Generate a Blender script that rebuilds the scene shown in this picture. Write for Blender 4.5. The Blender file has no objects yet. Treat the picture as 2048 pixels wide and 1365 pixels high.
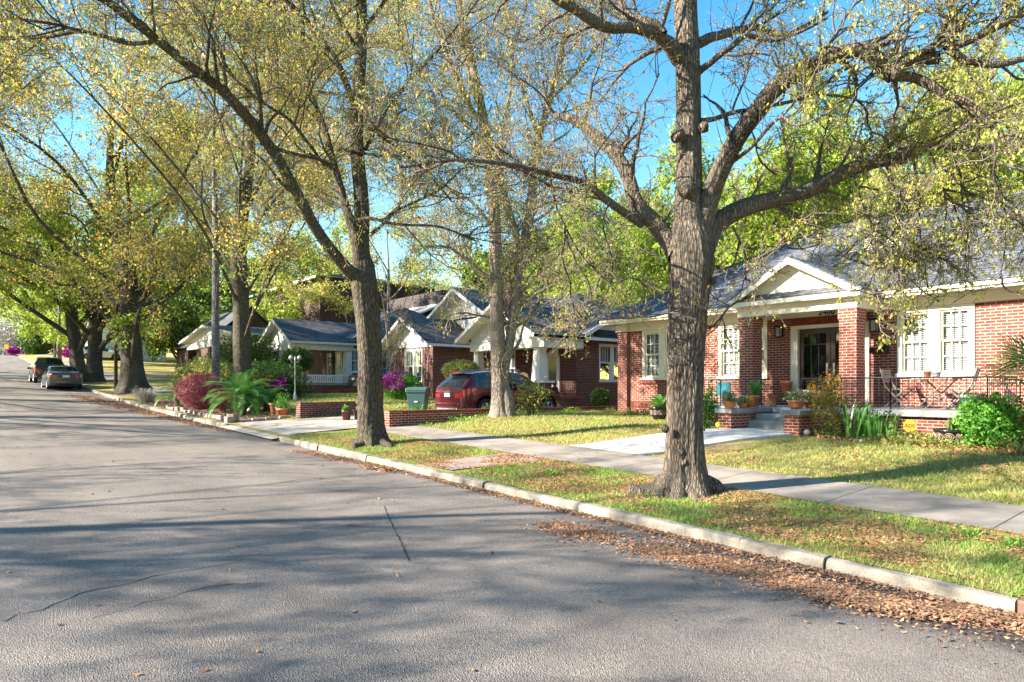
import bpy, bmesh, math, random
import numpy as np
from mathutils import Vector, Matrix
S = bpy.context.scene
COL = S.collection
rng = np.random.default_rng(7)
random.seed(7)
# ---------------------------------------------------------------- camera
# world axes: +x runs down the street (to the right), +y into the lots, z up
YAW = math.radians(50.8)
FW = (-math.sin(YAW), math.cos(YAW)); RT = (math.cos(YAW), math.sin(YAW))
F, CX, HY, EYE = 1365.33, 1024.0, 777.0, 1.75
cam = bpy.data.cameras.new('camera'); cam.lens = 24; cam.sensor_width = 36
cam.shift_y = (HY - 682.5) / 2048.0; cam.clip_end = 2000; cam.clip_start = 0.05
co = bpy.data.objects.new('camera', cam); COL.objects.link(co)
co.location = (0, 0, EYE); co.rotation_euler = (math.radians(90), 0, YAW); S.camera = co
# ---------------------------------------------------------------- sky, sun, exposure
SUN_EL = math.radians(28)
trav = Vector((0.41 * math.cos(SUN_EL), 0.913 * math.cos(SUN_EL), -math.sin(SUN_EL)))
w = bpy.data.worlds.new('World'); S.world = w; w.use_nodes = True
nt = w.node_tree; nt.nodes.clear()
sky = nt.nodes.new('ShaderNodeTexSky'); sky.sky_type = 'NISHITA'; sky.sun_disc = False
sky.sun_elevation = SUN_EL; sky.sun_rotation = math.atan2(-trav.x, -trav.y)
sky.air_density = 1.6; sky.dust_density = 0.2; sky.ozone_density = 3.0; sky.altitude = 0
bg = nt.nodes.new('ShaderNodeBackground'); bg.inputs[1].default_value = 0.078
out = nt.nodes.new('ShaderNodeOutputWorld')
hs = nt.nodes.new('ShaderNodeHueSaturation'); hs.inputs['Saturation'].default_value = 1.45; hs.inputs['Hue'].default_value = 0.502
nt.links.new(sky.outputs[0], hs.inputs['Color']); nt.links.new(hs.outputs[0], bg.inputs[0]); nt.links.new(bg.outputs[0], out.inputs[0])
sl = bpy.data.lights.new('sun', 'SUN'); sl.energy = 5.0; sl.angle = math.radians(0.55); sl.color = (1.0, 0.91, 0.79)
so = bpy.data.objects.new('sun', sl); COL.objects.link(so)
so.rotation_euler = trav.to_track_quat('-Z', 'Y').to_euler(); so.location = (-20, -40, 40)
S.view_settings.view_transform = 'Standard'; S.view_settings.look = 'None'
S.view_settings.exposure = 2.1; S.view_settings.gamma = 1.0; S.view_settings.use_curve_mapping = False
S.render.engine = 'CYCLES'
S.cycles.max_bounces = 6; S.cycles.diffuse_bounces = 3; S.cycles.transparent_max_bounces = 8
S.cycles.use_denoising = True
# ---------------------------------------------------------------- pixel helpers (photo pixels, 2048 wide)
def ray(px):
    k = (px - CX) / F
    return FW[0] + k * RT[0], FW[1] + k * RT[1]
def at(px, py, d):
    a, b = ray(px); return Vector((a * d, b * d, EYE - d * (py - HY) / F))
def aty(px, py, T): return at(px, py, T / ray(px)[1])
def atx(px, py, X): return at(px, py, X / ray(px)[0])
# ---------------------------------------------------------------- terrain
GS = [-60, -30, -10, 0, 25, 34, 49, 75, 111, 125, 150, 400]
GZ = [-1.6, -0.85, -0.3, -0.034, 0.644, 0.92, 1.62, 3.35, 6.0, 6.7, 6.95, 7.0]
KERB = 6.4
def G(x): return np.interp(-np.asarray(x, float), GS, GZ)
def hgt(x, y):
    x = np.asarray(x, float); y = np.asarray(y, float)
    t = y - KERB
    lot = np.interp(-x, [-30, 17.0, 17.4, 21.2, 21.9, 60, 400], [0.55, 0.52, 0.15, 0.15, 0.55, 0.4, 0.4])
    prof = np.where(t < 0, 0.0, np.interp(t, [0, 0.15, 2.2, 3.65], [0.09, 0.095, 0.19, 0.27]))
    f = np.clip((t - 3.65) / 3.4, 0, 1)
    f = f * f * (3 - 2 * f)
    prof = prof + f * (lot - 0.27) * (t > 0)
    far = np.clip((-t - 10.2), 0, 1) * 0.14
    return G(x) + prof + far
def H(x, y): return float(hgt(x, y))
def gnd(px, py):
    d = 1.0
    a, b = ray(px)
    for i in range(4000):
        z = EYE - d * (py - HY) / F
        if z <= H(a * d, b * d): break
        d += 0.03
    return Vector((a * d, b * d, H(a * d, b * d)))
def on(px, d, dz=0):
    a, b = ray(px); return Vector((a * d, b * d, H(a * d, b * d) + dz))
# ---------------------------------------------------------------- tagging
def tag(o, label=None, cat=None, group=None, kind=None):
    if label: o['label'] = label
    if cat: o['category'] = cat
    if group: o['group'] = group
    if kind: o['kind'] = kind
    return o
def thing(name, label, cat, loc=(0, 0, 0), group=None, rz=0.0):
    o = bpy.data.objects.new(name, None); COL.objects.link(o)
    o.empty_display_size = 0.2; o.location = loc; o.rotation_euler = (0, 0, rz)
    return tag(o, label, cat, group)
def copy_tree(o, parent=None):
    c = o.copy(); COL.objects.link(c)
    if parent is not None: c.parent = parent
    for ch in list(o.children): copy_tree(ch, c)
    return c
# ---------------------------------------------------------------- mesh builder (coords relative to parent's origin when parent given)
class MB:
    def __init__(s): s.v = []; s.f = []
    def add(s, vs, fs):
        n = len(s.v); s.v += [tuple(v) for v in vs]; s.f += [tuple(n + i for i in f) for f in fs]; return s
    def box(s, x0, x1, y0, y1, z0, z1):
        if x0 > x1: x0, x1 = x1, x0
        if y0 > y1: y0, y1 = y1, y0
        if z0 > z1: z0, z1 = z1, z0
        v = [(x0, y0, z0), (x1, y0, z0), (x1, y1, z0), (x0, y1, z0), (x0, y0, z1), (x1, y0, z1), (x1, y1, z1), (x0, y1, z1)]
        return s.add(v, [(0, 3, 2, 1), (4, 5, 6, 7), (0, 1, 5, 4), (1, 2, 6, 5), (2, 3, 7, 6), (3, 0, 4, 7)])
    def taper(s, cx, cy, z0, z1, a0, b0, a1, b1):
        v = [(cx + i * a, cy + j * b, z) for z, a, b in ((z0, a0, b0), (z1, a1, b1)) for i, j in ((-1, -1), (1, -1), (1, 1), (-1, 1))]
        return s.add(v, [(0, 3, 2, 1), (4, 5, 6, 7), (0, 1, 5, 4), (1, 2, 6, 5), (2, 3, 7, 6), (3, 0, 4, 7)])
    def prism(s, poly, d):     # polygon (3d pts) extruded along vector d
        n = len(poly); d = Vector(d)
        a = [Vector(p) for p in poly]; b = [p + d for p in a]
        fs = [tuple(range(n)), tuple(range(2 * n - 1, n - 1, -1))]
        fs += [(i, i + n, (i + 1) % n + n, (i + 1) % n) for i in range(n)]
        return s.add(a + b, fs)
    def lathe(s, prof, cx=0, cy=0, cz=0, n=20, sx=1, sy=1, ph=0):
        k = len(prof); vs = []
        for r, z in prof:
            for i in range(n):
                a = ph + 2 * math.pi * i / n
                vs.append((cx + sx * r * math.cos(a), cy + sy * r * math.sin(a), cz + z))
        fs = [(j * n + i, j * n + (i + 1) % n, (j + 1) * n + (i + 1) % n, (j + 1) * n + i) for j in range(k - 1) for i in range(n)]
        if prof[0][0] > 1e-4: fs.append(tuple(range(n - 1, -1, -1)))
        if prof[-1][0] > 1e-4: fs.append(tuple((k - 1) * n + i for i in range(n)))
        return s.add(vs, fs)
    def tube(s, pts, r, n=6, cap=True):
        pts = [Vector(p) for p in pts]; rs = r if isinstance(r, (list, tuple)) else [r] * len(pts)
        vs = []; up = Vector((0, 0, 1))
        for i, p in enumerate(pts):
            t = (pts[min(i + 1, len(pts) - 1)] - pts[max(i - 1, 0)]).normalized()
            ref = up if abs(t.z) < 0.95 else Vector((1, 0, 0))
            a = t.cross(ref).normalized(); b = t.cross(a)
            for j in range(n):
                q = 2 * math.pi * j / n
                vs.append(p + (a * math.cos(q) + b * math.sin(q)) * rs[i])
        fs = [(i * n + j, i * n + (j + 1) % n, (i + 1) * n + (j + 1) % n, (i + 1) * n + j) for i in range(len(pts) - 1) for j in range(n)]
        if cap: fs += [tuple(range(n - 1, -1, -1)), tuple((len(pts) - 1) * n + j for j in range(n))]
        return s.add(vs, fs)
    def build(s, name, m, parent=None, smooth=False, bevel=0, kind=None, label=None):
        me = bpy.data.meshes.new(name)
        if parent is not None:
            off = world_loc(parent)
            vs = [(v[0] - off[0], v[1] - off[1], v[2] - off[2]) for v in s.v]
        else: vs = s.v
        me.from_pydata(vs, [], s.f); me.update()
        bm = bmesh.new(); bm.from_mesh(me); bmesh.ops.recalc_face_normals(bm, faces=bm.faces); bm.to_mesh(me); bm.free()
        if smooth: me.polygons.foreach_set('use_smooth', [True] * len(me.polygons))
        return mesh_obj(name, me, m, parent, bevel, kind, label)
def world_loc(o):
    v = Vector((0, 0, 0))
    while o is not None: v = v + o.location; o = o.parent
    return v
def mesh_obj(name, me, m, parent=None, bevel=0, kind=None, label=None):
    o = bpy.data.objects.new(name, me); COL.objects.link(o)
    if m is not None: me.materials.append(m)
    if parent is not None: o.parent = parent
    if bevel:
        b = o.modifiers.new('bevel', 'BEVEL'); b.width = bevel; b.segments = 2; b.limit_method = 'ANGLE'
    if kind: o['kind'] = kind
    if label: o['label'] = label
    return o
def np_mesh(name, verts, quads=None, tris=None, smooth=False, parent=None):
    verts = np.asarray(verts, np.float32).reshape(-1, 3)
    if parent is not None: verts = verts - np.array(world_loc(parent), np.float32)
    me = bpy.data.meshes.new(name)
    q = np.zeros((0, 4), int) if quads is None else np.asarray(quads, int).reshape(-1, 4)
    t = np.zeros((0, 3), int) if tris is None else np.asarray(tris, int).reshape(-1, 3)
    me.vertices.add(len(verts)); me.vertices.foreach_set('co', verts.ravel())
    idx = np.concatenate([q.ravel(), t.ravel()]).astype(np.int32)
    tot = np.concatenate([np.full(len(q), 4), np.full(len(t), 3)]).astype(np.int32)
    st = np.concatenate([[0], np.cumsum(tot)[:-1]]).astype(np.int32) if len(tot) else np.zeros(0, np.int32)
    me.loops.add(len(idx)); me.loops.foreach_set('vertex_index', idx)
    me.polygons.add(len(tot)); me.polygons.foreach_set('loop_start', st)
    me.polygons.foreach_set('use_smooth', np.full(len(tot), smooth))
    me.update(calc_edges=True); me.validate()
    return me
# ---------------------------------------------------------------- materials
def nm(name):
    m = bpy.data.materials.new(name); m.use_nodes = True
    n = m.node_tree.nodes; n.clear()
    o = n.new('ShaderNodeOutputMaterial'); b = n.new('ShaderNodeBsdfPrincipled')
    m.node_tree.links.new(b.outputs[0], o.inputs[0])
    return m, n, m.node_tree.links, b, o
def N(n, t, **kw):
    x = n.new(t)
    for k, v in kw.items(): setattr(x, k, v)
    return x
def ramp(n, stops):
    r = n.new('ShaderNodeValToRGB'); e = r.color_ramp.elements
    while len(e) < len(stops): e.new(0.5)
    for i, (p, c) in enumerate(stops): e[i].position = p; e[i].color = (c[0], c[1], c[2], 1)
    return r
def sc(c, k): return tuple(max(0, min(1, a * k)) for a in c)
def simple(name, c, rough=0.6, var=0.15, vs=6.0, bs=0, bst=0.3, metal=0, stretch=(1, 1, 1), coat=0, spec=0.5, detail=5):
    m, n, l, b, o = nm(name)
    b.inputs['Roughness'].default_value = rough; b.inputs['Metallic'].default_value = metal
    b.inputs['Coat Weight'].default_value = coat; b.inputs['Specular IOR Level'].default_value = spec
    g = N(n, 'ShaderNodeTexCoord'); mp = N(n, 'ShaderNodeMapping'); mp.inputs['Scale'].default_value = stretch
    l.new(g.outputs['Object'], mp.inputs[0])
    no = N(n, 'ShaderNodeTexNoise'); no.inputs['Scale'].default_value = vs; no.inputs['Detail'].default_value = detail
    l.new(mp.outputs[0], no.inputs['Vector'])
    r = ramp(n, [(0.25, sc(c, 1 - var)), (0.75, sc(c, 1 + var))]); l.new(no.outputs[0], r.inputs[0]); l.new(r.outputs[0], b.inputs['Base Color'])
    if bs:
        n2 = N(n, 'ShaderNodeTexNoise'); n2.inputs['Scale'].default_value = bs; n2.inputs['Detail'].default_value = 4
        l.new(mp.outputs[0], n2.inputs['Vector'])
        bp = N(n, 'ShaderNodeBump'); bp.inputs['Strength'].default_value = bst; bp.inputs['Distance'].default_value = 0.02
        l.new(n2.outputs[0], bp.inputs['Height']); l.new(bp.outputs[0], b.inputs['Normal'])
    return m
def brick_mat(name, c1, c2, mortar, msize=0.010, dark=0.6):
    m, n, l, b, o = nm(name); b.inputs['Roughness'].default_value = 0.85; b.inputs['Specular IOR Level'].default_value = 0.25
    g = N(n, 'ShaderNodeNewGeometry'); sp = N(n, 'ShaderNodeSeparateXYZ'); l.new(g.outputs['Position'], sp.inputs[0])
    ad = N(n, 'ShaderNodeMath', operation='ADD'); l.new(sp.outputs[0], ad.inputs[0]); l.new(sp.outputs[1], ad.inputs[1])
    cb = N(n, 'ShaderNodeCombineXYZ'); l.new(ad.outputs[0], cb.inputs[0]); l.new(sp.outputs[2], cb.inputs[1])
    br = N(n, 'ShaderNodeTexBrick'); l.new(cb.outputs[0], br.inputs['Vector']); br.offset = 0.5
    br.inputs['Scale'].default_value = 1; br.inputs['Brick Width'].default_value = 0.2032; br.inputs['Row Height'].default_value = 0.0677
    br.inputs['Mortar Size'].default_value = msize; br.inputs['Mortar Smooth'].default_value = 0.1; br.inputs['Bias'].default_value = -0.1
    br.inputs['Color1'].default_value = (*c1, 1); br.inputs['Color2'].default_value = (*c2, 1); br.inputs['Mortar'].default_value = (*mortar, 1)
    no = N(n, 'ShaderNodeTexNoise'); no.inputs['Scale'].default_value = 2.2; no.inputs['Detail'].default_value = 6; l.new(g.outputs['Position'], no.inputs['Vector'])
    r = ramp(n, [(0.3, (dark,) * 3), (0.7, (1.15,) * 3)]); l.new(no.outputs[0], r.inputs[0])
    r.color_ramp.elements[1].color = (1, 1, 1, 1)
    mx = N(n, 'ShaderNodeMix', data_type='RGBA', blend_type='MULTIPLY'); mx.inputs[0].default_value = 0.6
    l.new(br.outputs['Color'], mx.inputs[6]); l.new(r.outputs[0], mx.inputs[7]); l.new(mx.outputs[2], b.inputs['Base Color'])
    bp = N(n, 'ShaderNodeBump'); bp.inputs['Strength'].default_value = 0.6; bp.inputs['Distance'].default_value = 0.01; bp.invert = True
    l.new(br.outputs['Fac'], bp.inputs['Height']); l.new(bp.outputs[0], b.inputs['Normal'])
    return m
def shingle_mat(name, c):
    m, n, l, b, o = nm(name); b.inputs['Roughness'].default_value = 0.8; b.inputs['Specular IOR Level'].default_value = 0.4
    g = N(n, 'ShaderNodeNewGeometry'); sp = N(n, 'ShaderNodeSeparateXYZ'); l.new(g.outputs['Position'], sp.inputs[0])
    sn = N(n, 'ShaderNodeSeparateXYZ'); l.new(g.outputs['True Normal'], sn.inputs[0])
    ax = N(n, 'ShaderNodeMath', operation='ABSOLUTE'); l.new(sn.outputs[0], ax.inputs[0])
    ay = N(n, 'ShaderNodeMath', operation='ABSOLUTE'); l.new(sn.outputs[1], ay.inputs[0])
    gt = N(n, 'ShaderNodeMath', operation='GREATER_THAN'); l.new(ax.outputs[0], gt.inputs[0]); l.new(ay.outputs[0], gt.inputs[1])
    mi = N(n, 'ShaderNodeMix'); l.new(gt.outputs[0], mi.inputs[0]); l.new(sp.outputs[0], mi.inputs[2]); l.new(sp.outputs[1], mi.inputs[3])
    cb = N(n, 'ShaderNodeCombineXYZ'); l.new(mi.outputs[0], cb.inputs[0]); l.new(sp.outputs[2], cb.inputs[1])
    br = N(n, 'ShaderNodeTexBrick'); l.new(cb.outputs[0], br.inputs['Vector']); br.offset = 0.37
    br.inputs['Scale'].default_value = 1; br.inputs['Brick Width'].default_value = 0.3; br.inputs['Row Height'].default_value = 0.07
    br.inputs['Mortar Size'].default_value = 0.008; br.inputs['Mortar Smooth'].default_value = 0.3
    br.inputs['Color1'].default_value = (*sc(c, 0.6), 1); br.inputs['Color2'].default_value = (*sc(c, 1.45), 1); br.inputs['Mortar'].default_value = (*sc(c, 0.4), 1)
    no = N(n, 'ShaderNodeTexNoise'); no.inputs['Scale'].default_value = 0.9; no.inputs['Detail'].default_value = 7; l.new(g.outputs['Position'], no.inputs['Vector'])
    r = ramp(n, [(0.3, (0.65,) * 3), (0.7, (1, 1, 1))]); l.new(no.outputs[0], r.inputs[0])
    mx = N(n, 'ShaderNodeMix', data_type='RGBA', blend_type='MULTIPLY'); mx.inputs[0].default_value = 0.7
    l.new(br.outputs['Color'], mx.inputs[6]); l.new(r.outputs[0], mx.inputs[7]); l.new(mx.outputs[2], b.inputs['Base Color'])
    bp = N(n, 'ShaderNodeBump'); bp.inputs['Strength'].default_value = 0.5; bp.inputs['Distance'].default_value = 0.01; bp.invert = True
    l.new(br.outputs['Fac'], bp.inputs['Height']); l.new(bp.outputs[0], b.inputs['Normal'])
    return m
def leaf_mat(name, cols, trans=0.56, rough=0.5):
    m, n, l, b, o = nm(name)
    g = N(n, 'ShaderNodeNewGeometry')
    r = ramp(n, [(i / max(1, len(cols) - 1), c) for i, c in enumerate(cols)]); l.new(g.outputs['Random Per Island'], r.inputs[0])
    b.inputs['Roughness'].default_value = rough; b.inputs['Specular IOR Level'].default_value = 0.3
    l.new(r.outputs[0], b.inputs['Base Color'])
    tr = N(n, 'ShaderNodeBsdfTranslucent'); l.new(r.outputs[0], tr.inputs[0])
    mx = N(n, 'ShaderNodeMixShader'); mx.inputs[0].default_value = trans
    l.new(b.outputs[0], mx.inputs[1]); l.new(tr.outputs[0], mx.inputs[2]); l.new(mx.outputs[0], o.inputs[0])
    return m
def bark_mat(name, ca, cb_, moss=None, sc_=(10, 10, 2.0), strg=1.0, bands=False):
    m, n, l, b, o = nm(name); b.inputs['Roughness'].default_value = 0.9; b.inputs['Specular IOR Level'].default_value = 0.2
    g = N(n, 'ShaderNodeTexCoord'); mp = N(n, 'ShaderNodeMapping'); mp.inputs['Scale'].default_value = sc_ if not bands else (1.5, 1.5, 9)
    l.new(g.outputs['Object'], mp.inputs[0])
    no = N(n, 'ShaderNodeTexNoise'); no.inputs['Scale'].default_value = 2.6; no.inputs['Detail'].default_value = 8; no.inputs['Roughness'].default_value = 0.65; no.inputs['Distortion'].default_value = 0.6
    l.new(mp.outputs[0], no.inputs['Vector'])
    vo = N(n, 'ShaderNodeTexVoronoi', feature='DISTANCE_TO_EDGE'); vo.inputs['Scale'].default_value = 3.0; l.new(mp.outputs[0], vo.inputs['Vector'])
    vr = ramp(n, [(0.0, (0, 0, 0)), (0.35, (1, 1, 1))]); l.new(vo.outputs['Distance'], vr.inputs[0])
    mm = N(n, 'ShaderNodeMath', operation='MULTIPLY'); l.new(no.outputs[0], mm.inputs[0])
    ma = N(n, 'ShaderNodeMath', operation='ADD'); ma.inputs[1].default_value = 0.45; l.new(vr.outputs[0], ma.inputs[0]); l.new(ma.outputs[0], mm.inputs[1])
    r = ramp(n, [(0.22, ca), (0.72, cb_)]); l.new(mm.outputs[0], r.inputs[0])
    n3 = N(n, 'ShaderNodeTexNoise'); n3.inputs['Scale'].default_value = 0.9; n3.inputs['Detail'].default_value = 4; l.new(g.outputs['Object'], n3.inputs['Vector'])
    r3 = ramp(n, [(0.35, (0, 0, 0)), (0.65, (1, 1, 1))]); l.new(n3.outputs[0], r3.inputs[0])
    mx = N(n, 'ShaderNodeMix', data_type='RGBA', blend_type='MIX')
    mf = N(n, 'ShaderNodeMath', operation='MULTIPLY'); mf.inputs[1].default_value = 0.35; l.new(r3.outputs[0], mf.inputs[0]); l.new(mf.outputs[0], mx.inputs[0])
    l.new(r.outputs[0], mx.inputs[6]); mx.inputs[7].default_value = (*(moss or sc(cb_, 1.2)), 1)
    l.new(mx.outputs[2], b.inputs['Base Color'])
    bp = N(n, 'ShaderNodeBump'); bp.inputs['Strength'].default_value = strg; bp.inputs['Distance'].default_value = 0.03
    l.new(mm.outputs[0], bp.inputs['Height']); l.new(bp.outputs[0], b.inputs['Normal'])
    return m
def pane_mat(name, tint=(0.02, 0.025, 0.03), op=0.35):
    m, n, l, b, o = nm(name)
    gl = N(n, 'ShaderNodeBsdfGlossy'); gl.inputs['Roughness'].default_value = 0.03; gl.inputs['Color'].default_value = (0.9, 0.95, 1, 1)
    tr = N(n, 'ShaderNodeBsdfTransparent'); tr.inputs[0].default_value = (0.85, 0.88, 0.9, 1)
    fr = N(n, 'ShaderNodeFresnel'); fr.inputs[0].default_value = 1.5
    ad = N(n, 'ShaderNodeMath', operation='ADD'); ad.inputs[1].default_value = 0.06; l.new(fr.outputs[0], ad.inputs[0])
    mx = N(n, 'ShaderNodeMixShader'); l.new(ad.outputs[0], mx.inputs[0]); l.new(tr.outputs[0], mx.inputs[1]); l.new(gl.outputs[0], mx.inputs[2])
    l.new(mx.outputs[0], o.inputs[0]); n.remove(b)
    return m
M = {}
M['brick'] = brick_mat('red_brick', (0.26, 0.066, 0.042), (0.14, 0.034, 0.027), (0.62, 0.44, 0.35), 0.0065, 0.75)
M['brick_dark'] = brick_mat('brown_brick', (0.16, 0.055, 0.045), (0.085, 0.03, 0.028), (0.42, 0.33, 0.28), 0.006)
M['brick_far'] = brick_mat('dull_brick', (0.10, 0.055, 0.046), (0.06, 0.034, 0.032), (0.18, 0.14, 0.12), 0.006)
M['soldier'] = simple('brick_course', (0.24, 0.06, 0.038), 0.85, 0.35, 5, 30, 0.5)
M['cream'] = simple('cream_paint', (0.72, 0.66, 0.52), 0.55, 0.05, 3)
M['white'] = simple('white_paint', (0.76, 0.76, 0.74), 0.5, 0.07, 3)
M['siding'] = simple('white_siding', (0.70, 0.70, 0.68), 0.6, 0.12, 4, stretch=(1, 1, 6))
M['weathered'] = simple('weathered_white_paint', (0.62, 0.61, 0.57), 0.7, 0.35, 7, 20, 0.3, stretch=(3, 3, 0.6))
M['shingle'] = shingle_mat('grey_shingle', (0.115, 0.122, 0.14))
M['shingle_dark'] = shingle_mat('dark_shingle', (0.085, 0.085, 0.09))
M['shingle_brown'] = shingle_mat('brown_shingle', (0.075, 0.058, 0.055))
M['shingle_pale'] = shingle_mat('pale_shingle', (0.26, 0.25, 0.235))
M['concrete'] = simple('weathered_concrete', (0.34, 0.32, 0.28), 0.85, 0.25, 4, 60, 0.3)
M['concrete_new'] = simple('new_concrete', (0.62, 0.60, 0.57), 0.8, 0.08, 3, 80, 0.2)
M['slab'] = simple('slate_slab', (0.26, 0.265, 0.26), 0.8, 0.3, 3, 40, 0.3)
M['iron'] = simple('black_iron', (0.025, 0.025, 0.028), 0.4, 0.2, 10, metal=0.3)
M['terracotta'] = simple('terracotta', (0.46, 0.17, 0.075), 0.75, 0.25, 9, 40, 0.2)
M['pot_red'] = simple('oxblood_glaze', (0.12, 0.035, 0.03), 0.3, 0.3, 5)
M['black_glaze'] = simple('black_glaze', (0.012, 0.012, 0.012), 0.2, 0.2, 5)
M['wood_dark'] = simple('mahogany', (0.035, 0.010, 0.008), 0.35, 0.3, 6, stretch=(6, 6, 1))
M['wood_grey'] = simple('weathered_teak', (0.23, 0.19, 0.155), 0.8, 0.25, 8)
M['blind'] = simple('blind_slats', (0.72, 0.72, 0.68), 0.6, 0.04)
M['unlit_interior'] = simple('unlit_interior_black', (0.02, 0.02, 0.022), 0.9, 0.3)  # painted-in shade: near-black for unlit rooms and the drain hollow
M['pane'] = pane_mat('window_glass')
M['steel'] = simple('brushed_steel', (0.5, 0.5, 0.5), 0.35, 0.1, metal=0.9)
M['mulch'] = simple('brown_mulch', (0.13, 0.085, 0.06), 0.95, 0.55, 12, 40, 1.0)
M['rock'] = simple('edging_stone', (0.32, 0.25, 0.2), 0.9, 0.4, 5, 30, 0.5)
M['bark1'] = bark_mat('oak_bark', (0.014, 0.011, 0.009), (0.23, 0.178, 0.13), (0.26, 0.22, 0.17))
M['bark2'] = bark_mat('dark_oak_bark', (0.018, 0.014, 0.012), (0.19, 0.155, 0.12), (0.15, 0.14, 0.07))
M['bark3'] = bark_mat('pale_peeling_bark', (0.05, 0.04, 0.032), (0.40, 0.34, 0.28))
M['bark_far'] = bark_mat('far_bark', (0.02, 0.017, 0.015), (0.14, 0.12, 0.10))
M['twig'] = simple('grey_brown_twigs', (0.17, 0.135, 0.10), .9, .25, 3)
M['twig_pale'] = simple('pale_grey_twigs', (0.30, 0.26, 0.21), .9, .25, 3)
M['birch'] = bark_mat('banded_grey_bark', (0.03, 0.03, 0.03), (0.27, 0.26, 0.25), bands=True, strg=0.3)
M['leaf_catkin'] = leaf_mat('yellow_catkins', [(0.540, 0.495, 0.090), (0.690, 0.600, 0.120), (0.450, 0.510, 0.090), (0.300, 0.390, 0.075), (0.750, 0.570, 0.150)])
M['leaf_olive'] = leaf_mat('olive_leaves', [(0.195, 0.285, 0.068), (0.360, 0.390, 0.090), (0.105, 0.195, 0.045), (0.450, 0.450, 0.135), (0.540, 0.300, 0.090)])
M['leaf_gold'] = leaf_mat('gold_green_leaves', [(0.78, 0.42, 0.09), (0.608, 0.528, 0.112), (0.416, 0.480, 0.096), (0.672, 0.352, 0.080), (0.240, 0.352, 0.064), (0.800, 0.576, 0.144)])
M['leaf_spring'] = leaf_mat('spring_green_leaves', [(0.30, 0.42, 0.04), (0.42, 0.52, 0.06), (0.18, 0.28, 0.03), (0.48, 0.54, 0.09)], .5)
M['leaf_deep'] = leaf_mat('deep_green_leaves', [(0.045, 0.11, 0.02), (0.10, 0.19, 0.03), (0.025, 0.06, 0.015), (0.17, 0.25, 0.04)], 0.3)
M['leaf_bright'] = leaf_mat('bright_shrub_leaves', [(0.08, 0.28, 0.03), (0.15, 0.42, 0.05), (0.05, 0.17, 0.02), (0.25, 0.5, 0.08)], 0.35)
M['leaf_red'] = leaf_mat('burgundy_leaves', [(0.34, 0.05, 0.09), (0.5, 0.16, 0.18), (0.2, 0.03, 0.06), (0.62, 0.3, 0.28)], 0.35)
M['leaf_nandina'] = leaf_mat('nandina_leaves', [(0.15, 0.22, 0.04), (0.3, 0.3, 0.05), (0.1, 0.16, 0.03), (0.4, 0.1, 0.05)], 0.35)
M['leaf_var'] = leaf_mat('variegated_leaves', [(0.12, 0.22, 0.06), (0.4, 0.45, 0.25), (0.06, 0.14, 0.04), (0.5, 0.5, 0.3)], 0.3)
M['frond'] = leaf_mat('frond_green', [(0.10, 0.27, 0.05), (0.18, 0.38, 0.08), (0.06, 0.18, 0.04)], 0.25, 0.25)
M['palm_leaf'] = leaf_mat('palmetto_green', [(0.10, 0.2, 0.05), (0.2, 0.3, 0.09), (0.06, 0.13, 0.03)], 0.3, 0.35)
M['magenta'] = leaf_mat('magenta_petals', [(0.5, 0.02, 0.3), (0.35, 0.01, 0.32), (0.6, 0.08, 0.4)], 0.3)
M['orange_fl'] = leaf_mat('coral_petals', [(0.7, 0.13, 0.05), (0.6, 0.2, 0.1)], 0.3)
M['yellow_fl'] = leaf_mat('yellow_petals', [(0.8, 0.5, 0.02), (0.7, 0.35, 0.02)], 0.3)
M['dead_leaf'] = leaf_mat('fallen_leaves', [(0.405, 0.203, 0.095), (0.270, 0.121, 0.054), (0.567, 0.324, 0.162), (0.176, 0.081, 0.041), (0.486, 0.230, 0.095)], 0.1, 0.7)
M['gutter_leaf'] = leaf_mat('crushed_gutter_leaves', [(0.32, 0.16, 0.085), (0.2, 0.10, 0.06), (0.42, 0.24, 0.13), (0.11, 0.055, 0.035), (0.5, 0.32, 0.18)], 0.05, 0.8)
M['grass'] = leaf_mat('grass_blades', [(0.182, 0.286, 0.052), (0.338, 0.390, 0.078), (0.546, 0.468, 0.195), (0.130, 0.247, 0.039), (0.442, 0.416, 0.156)], 0.35, 0.6)
M['weed'] = leaf_mat('clover_leaves', [(0.144, 0.312, 0.048), (0.240, 0.456, 0.060), (0.336, 0.504, 0.096), (0.120, 0.240, 0.036)], 0.35)
M['bluegrass'] = leaf_mat('grey_grass', [(0.4, 0.38, 0.34), (0.3, 0.28, 0.22), (0.5, 0.45, 0.4)], 0.3)
# ================================================================ THE SETTING
def grid_mesh(name, xs, ys, zf, m, kind='structure', dz=0.0):
    X, Y = np.meshgrid(xs, ys, indexing='ij'); Z = zf(X, Y) + dz
    nx, ny = X.shape; v = np.stack([X, Y, Z], -1).reshape(-1, 3)
    i, j = np.meshgrid(np.arange(nx - 1), np.arange(ny - 1), indexing='ij')
    a = (i * ny + j).ravel(); q = np.stack([a, a + ny, a + ny + 1, a + 1], -1)
    return mesh_obj(name, np_mesh(name, v, q, smooth=True), m, kind=kind)
def xs_range(a, b, fine=0.5):
    out = [a]
    while out[-1] < b:
        d = fine if -40 < out[-1] < 12 else 2.0
        out.append(min(b, out[-1] + d))
    return np.array(out)
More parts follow.
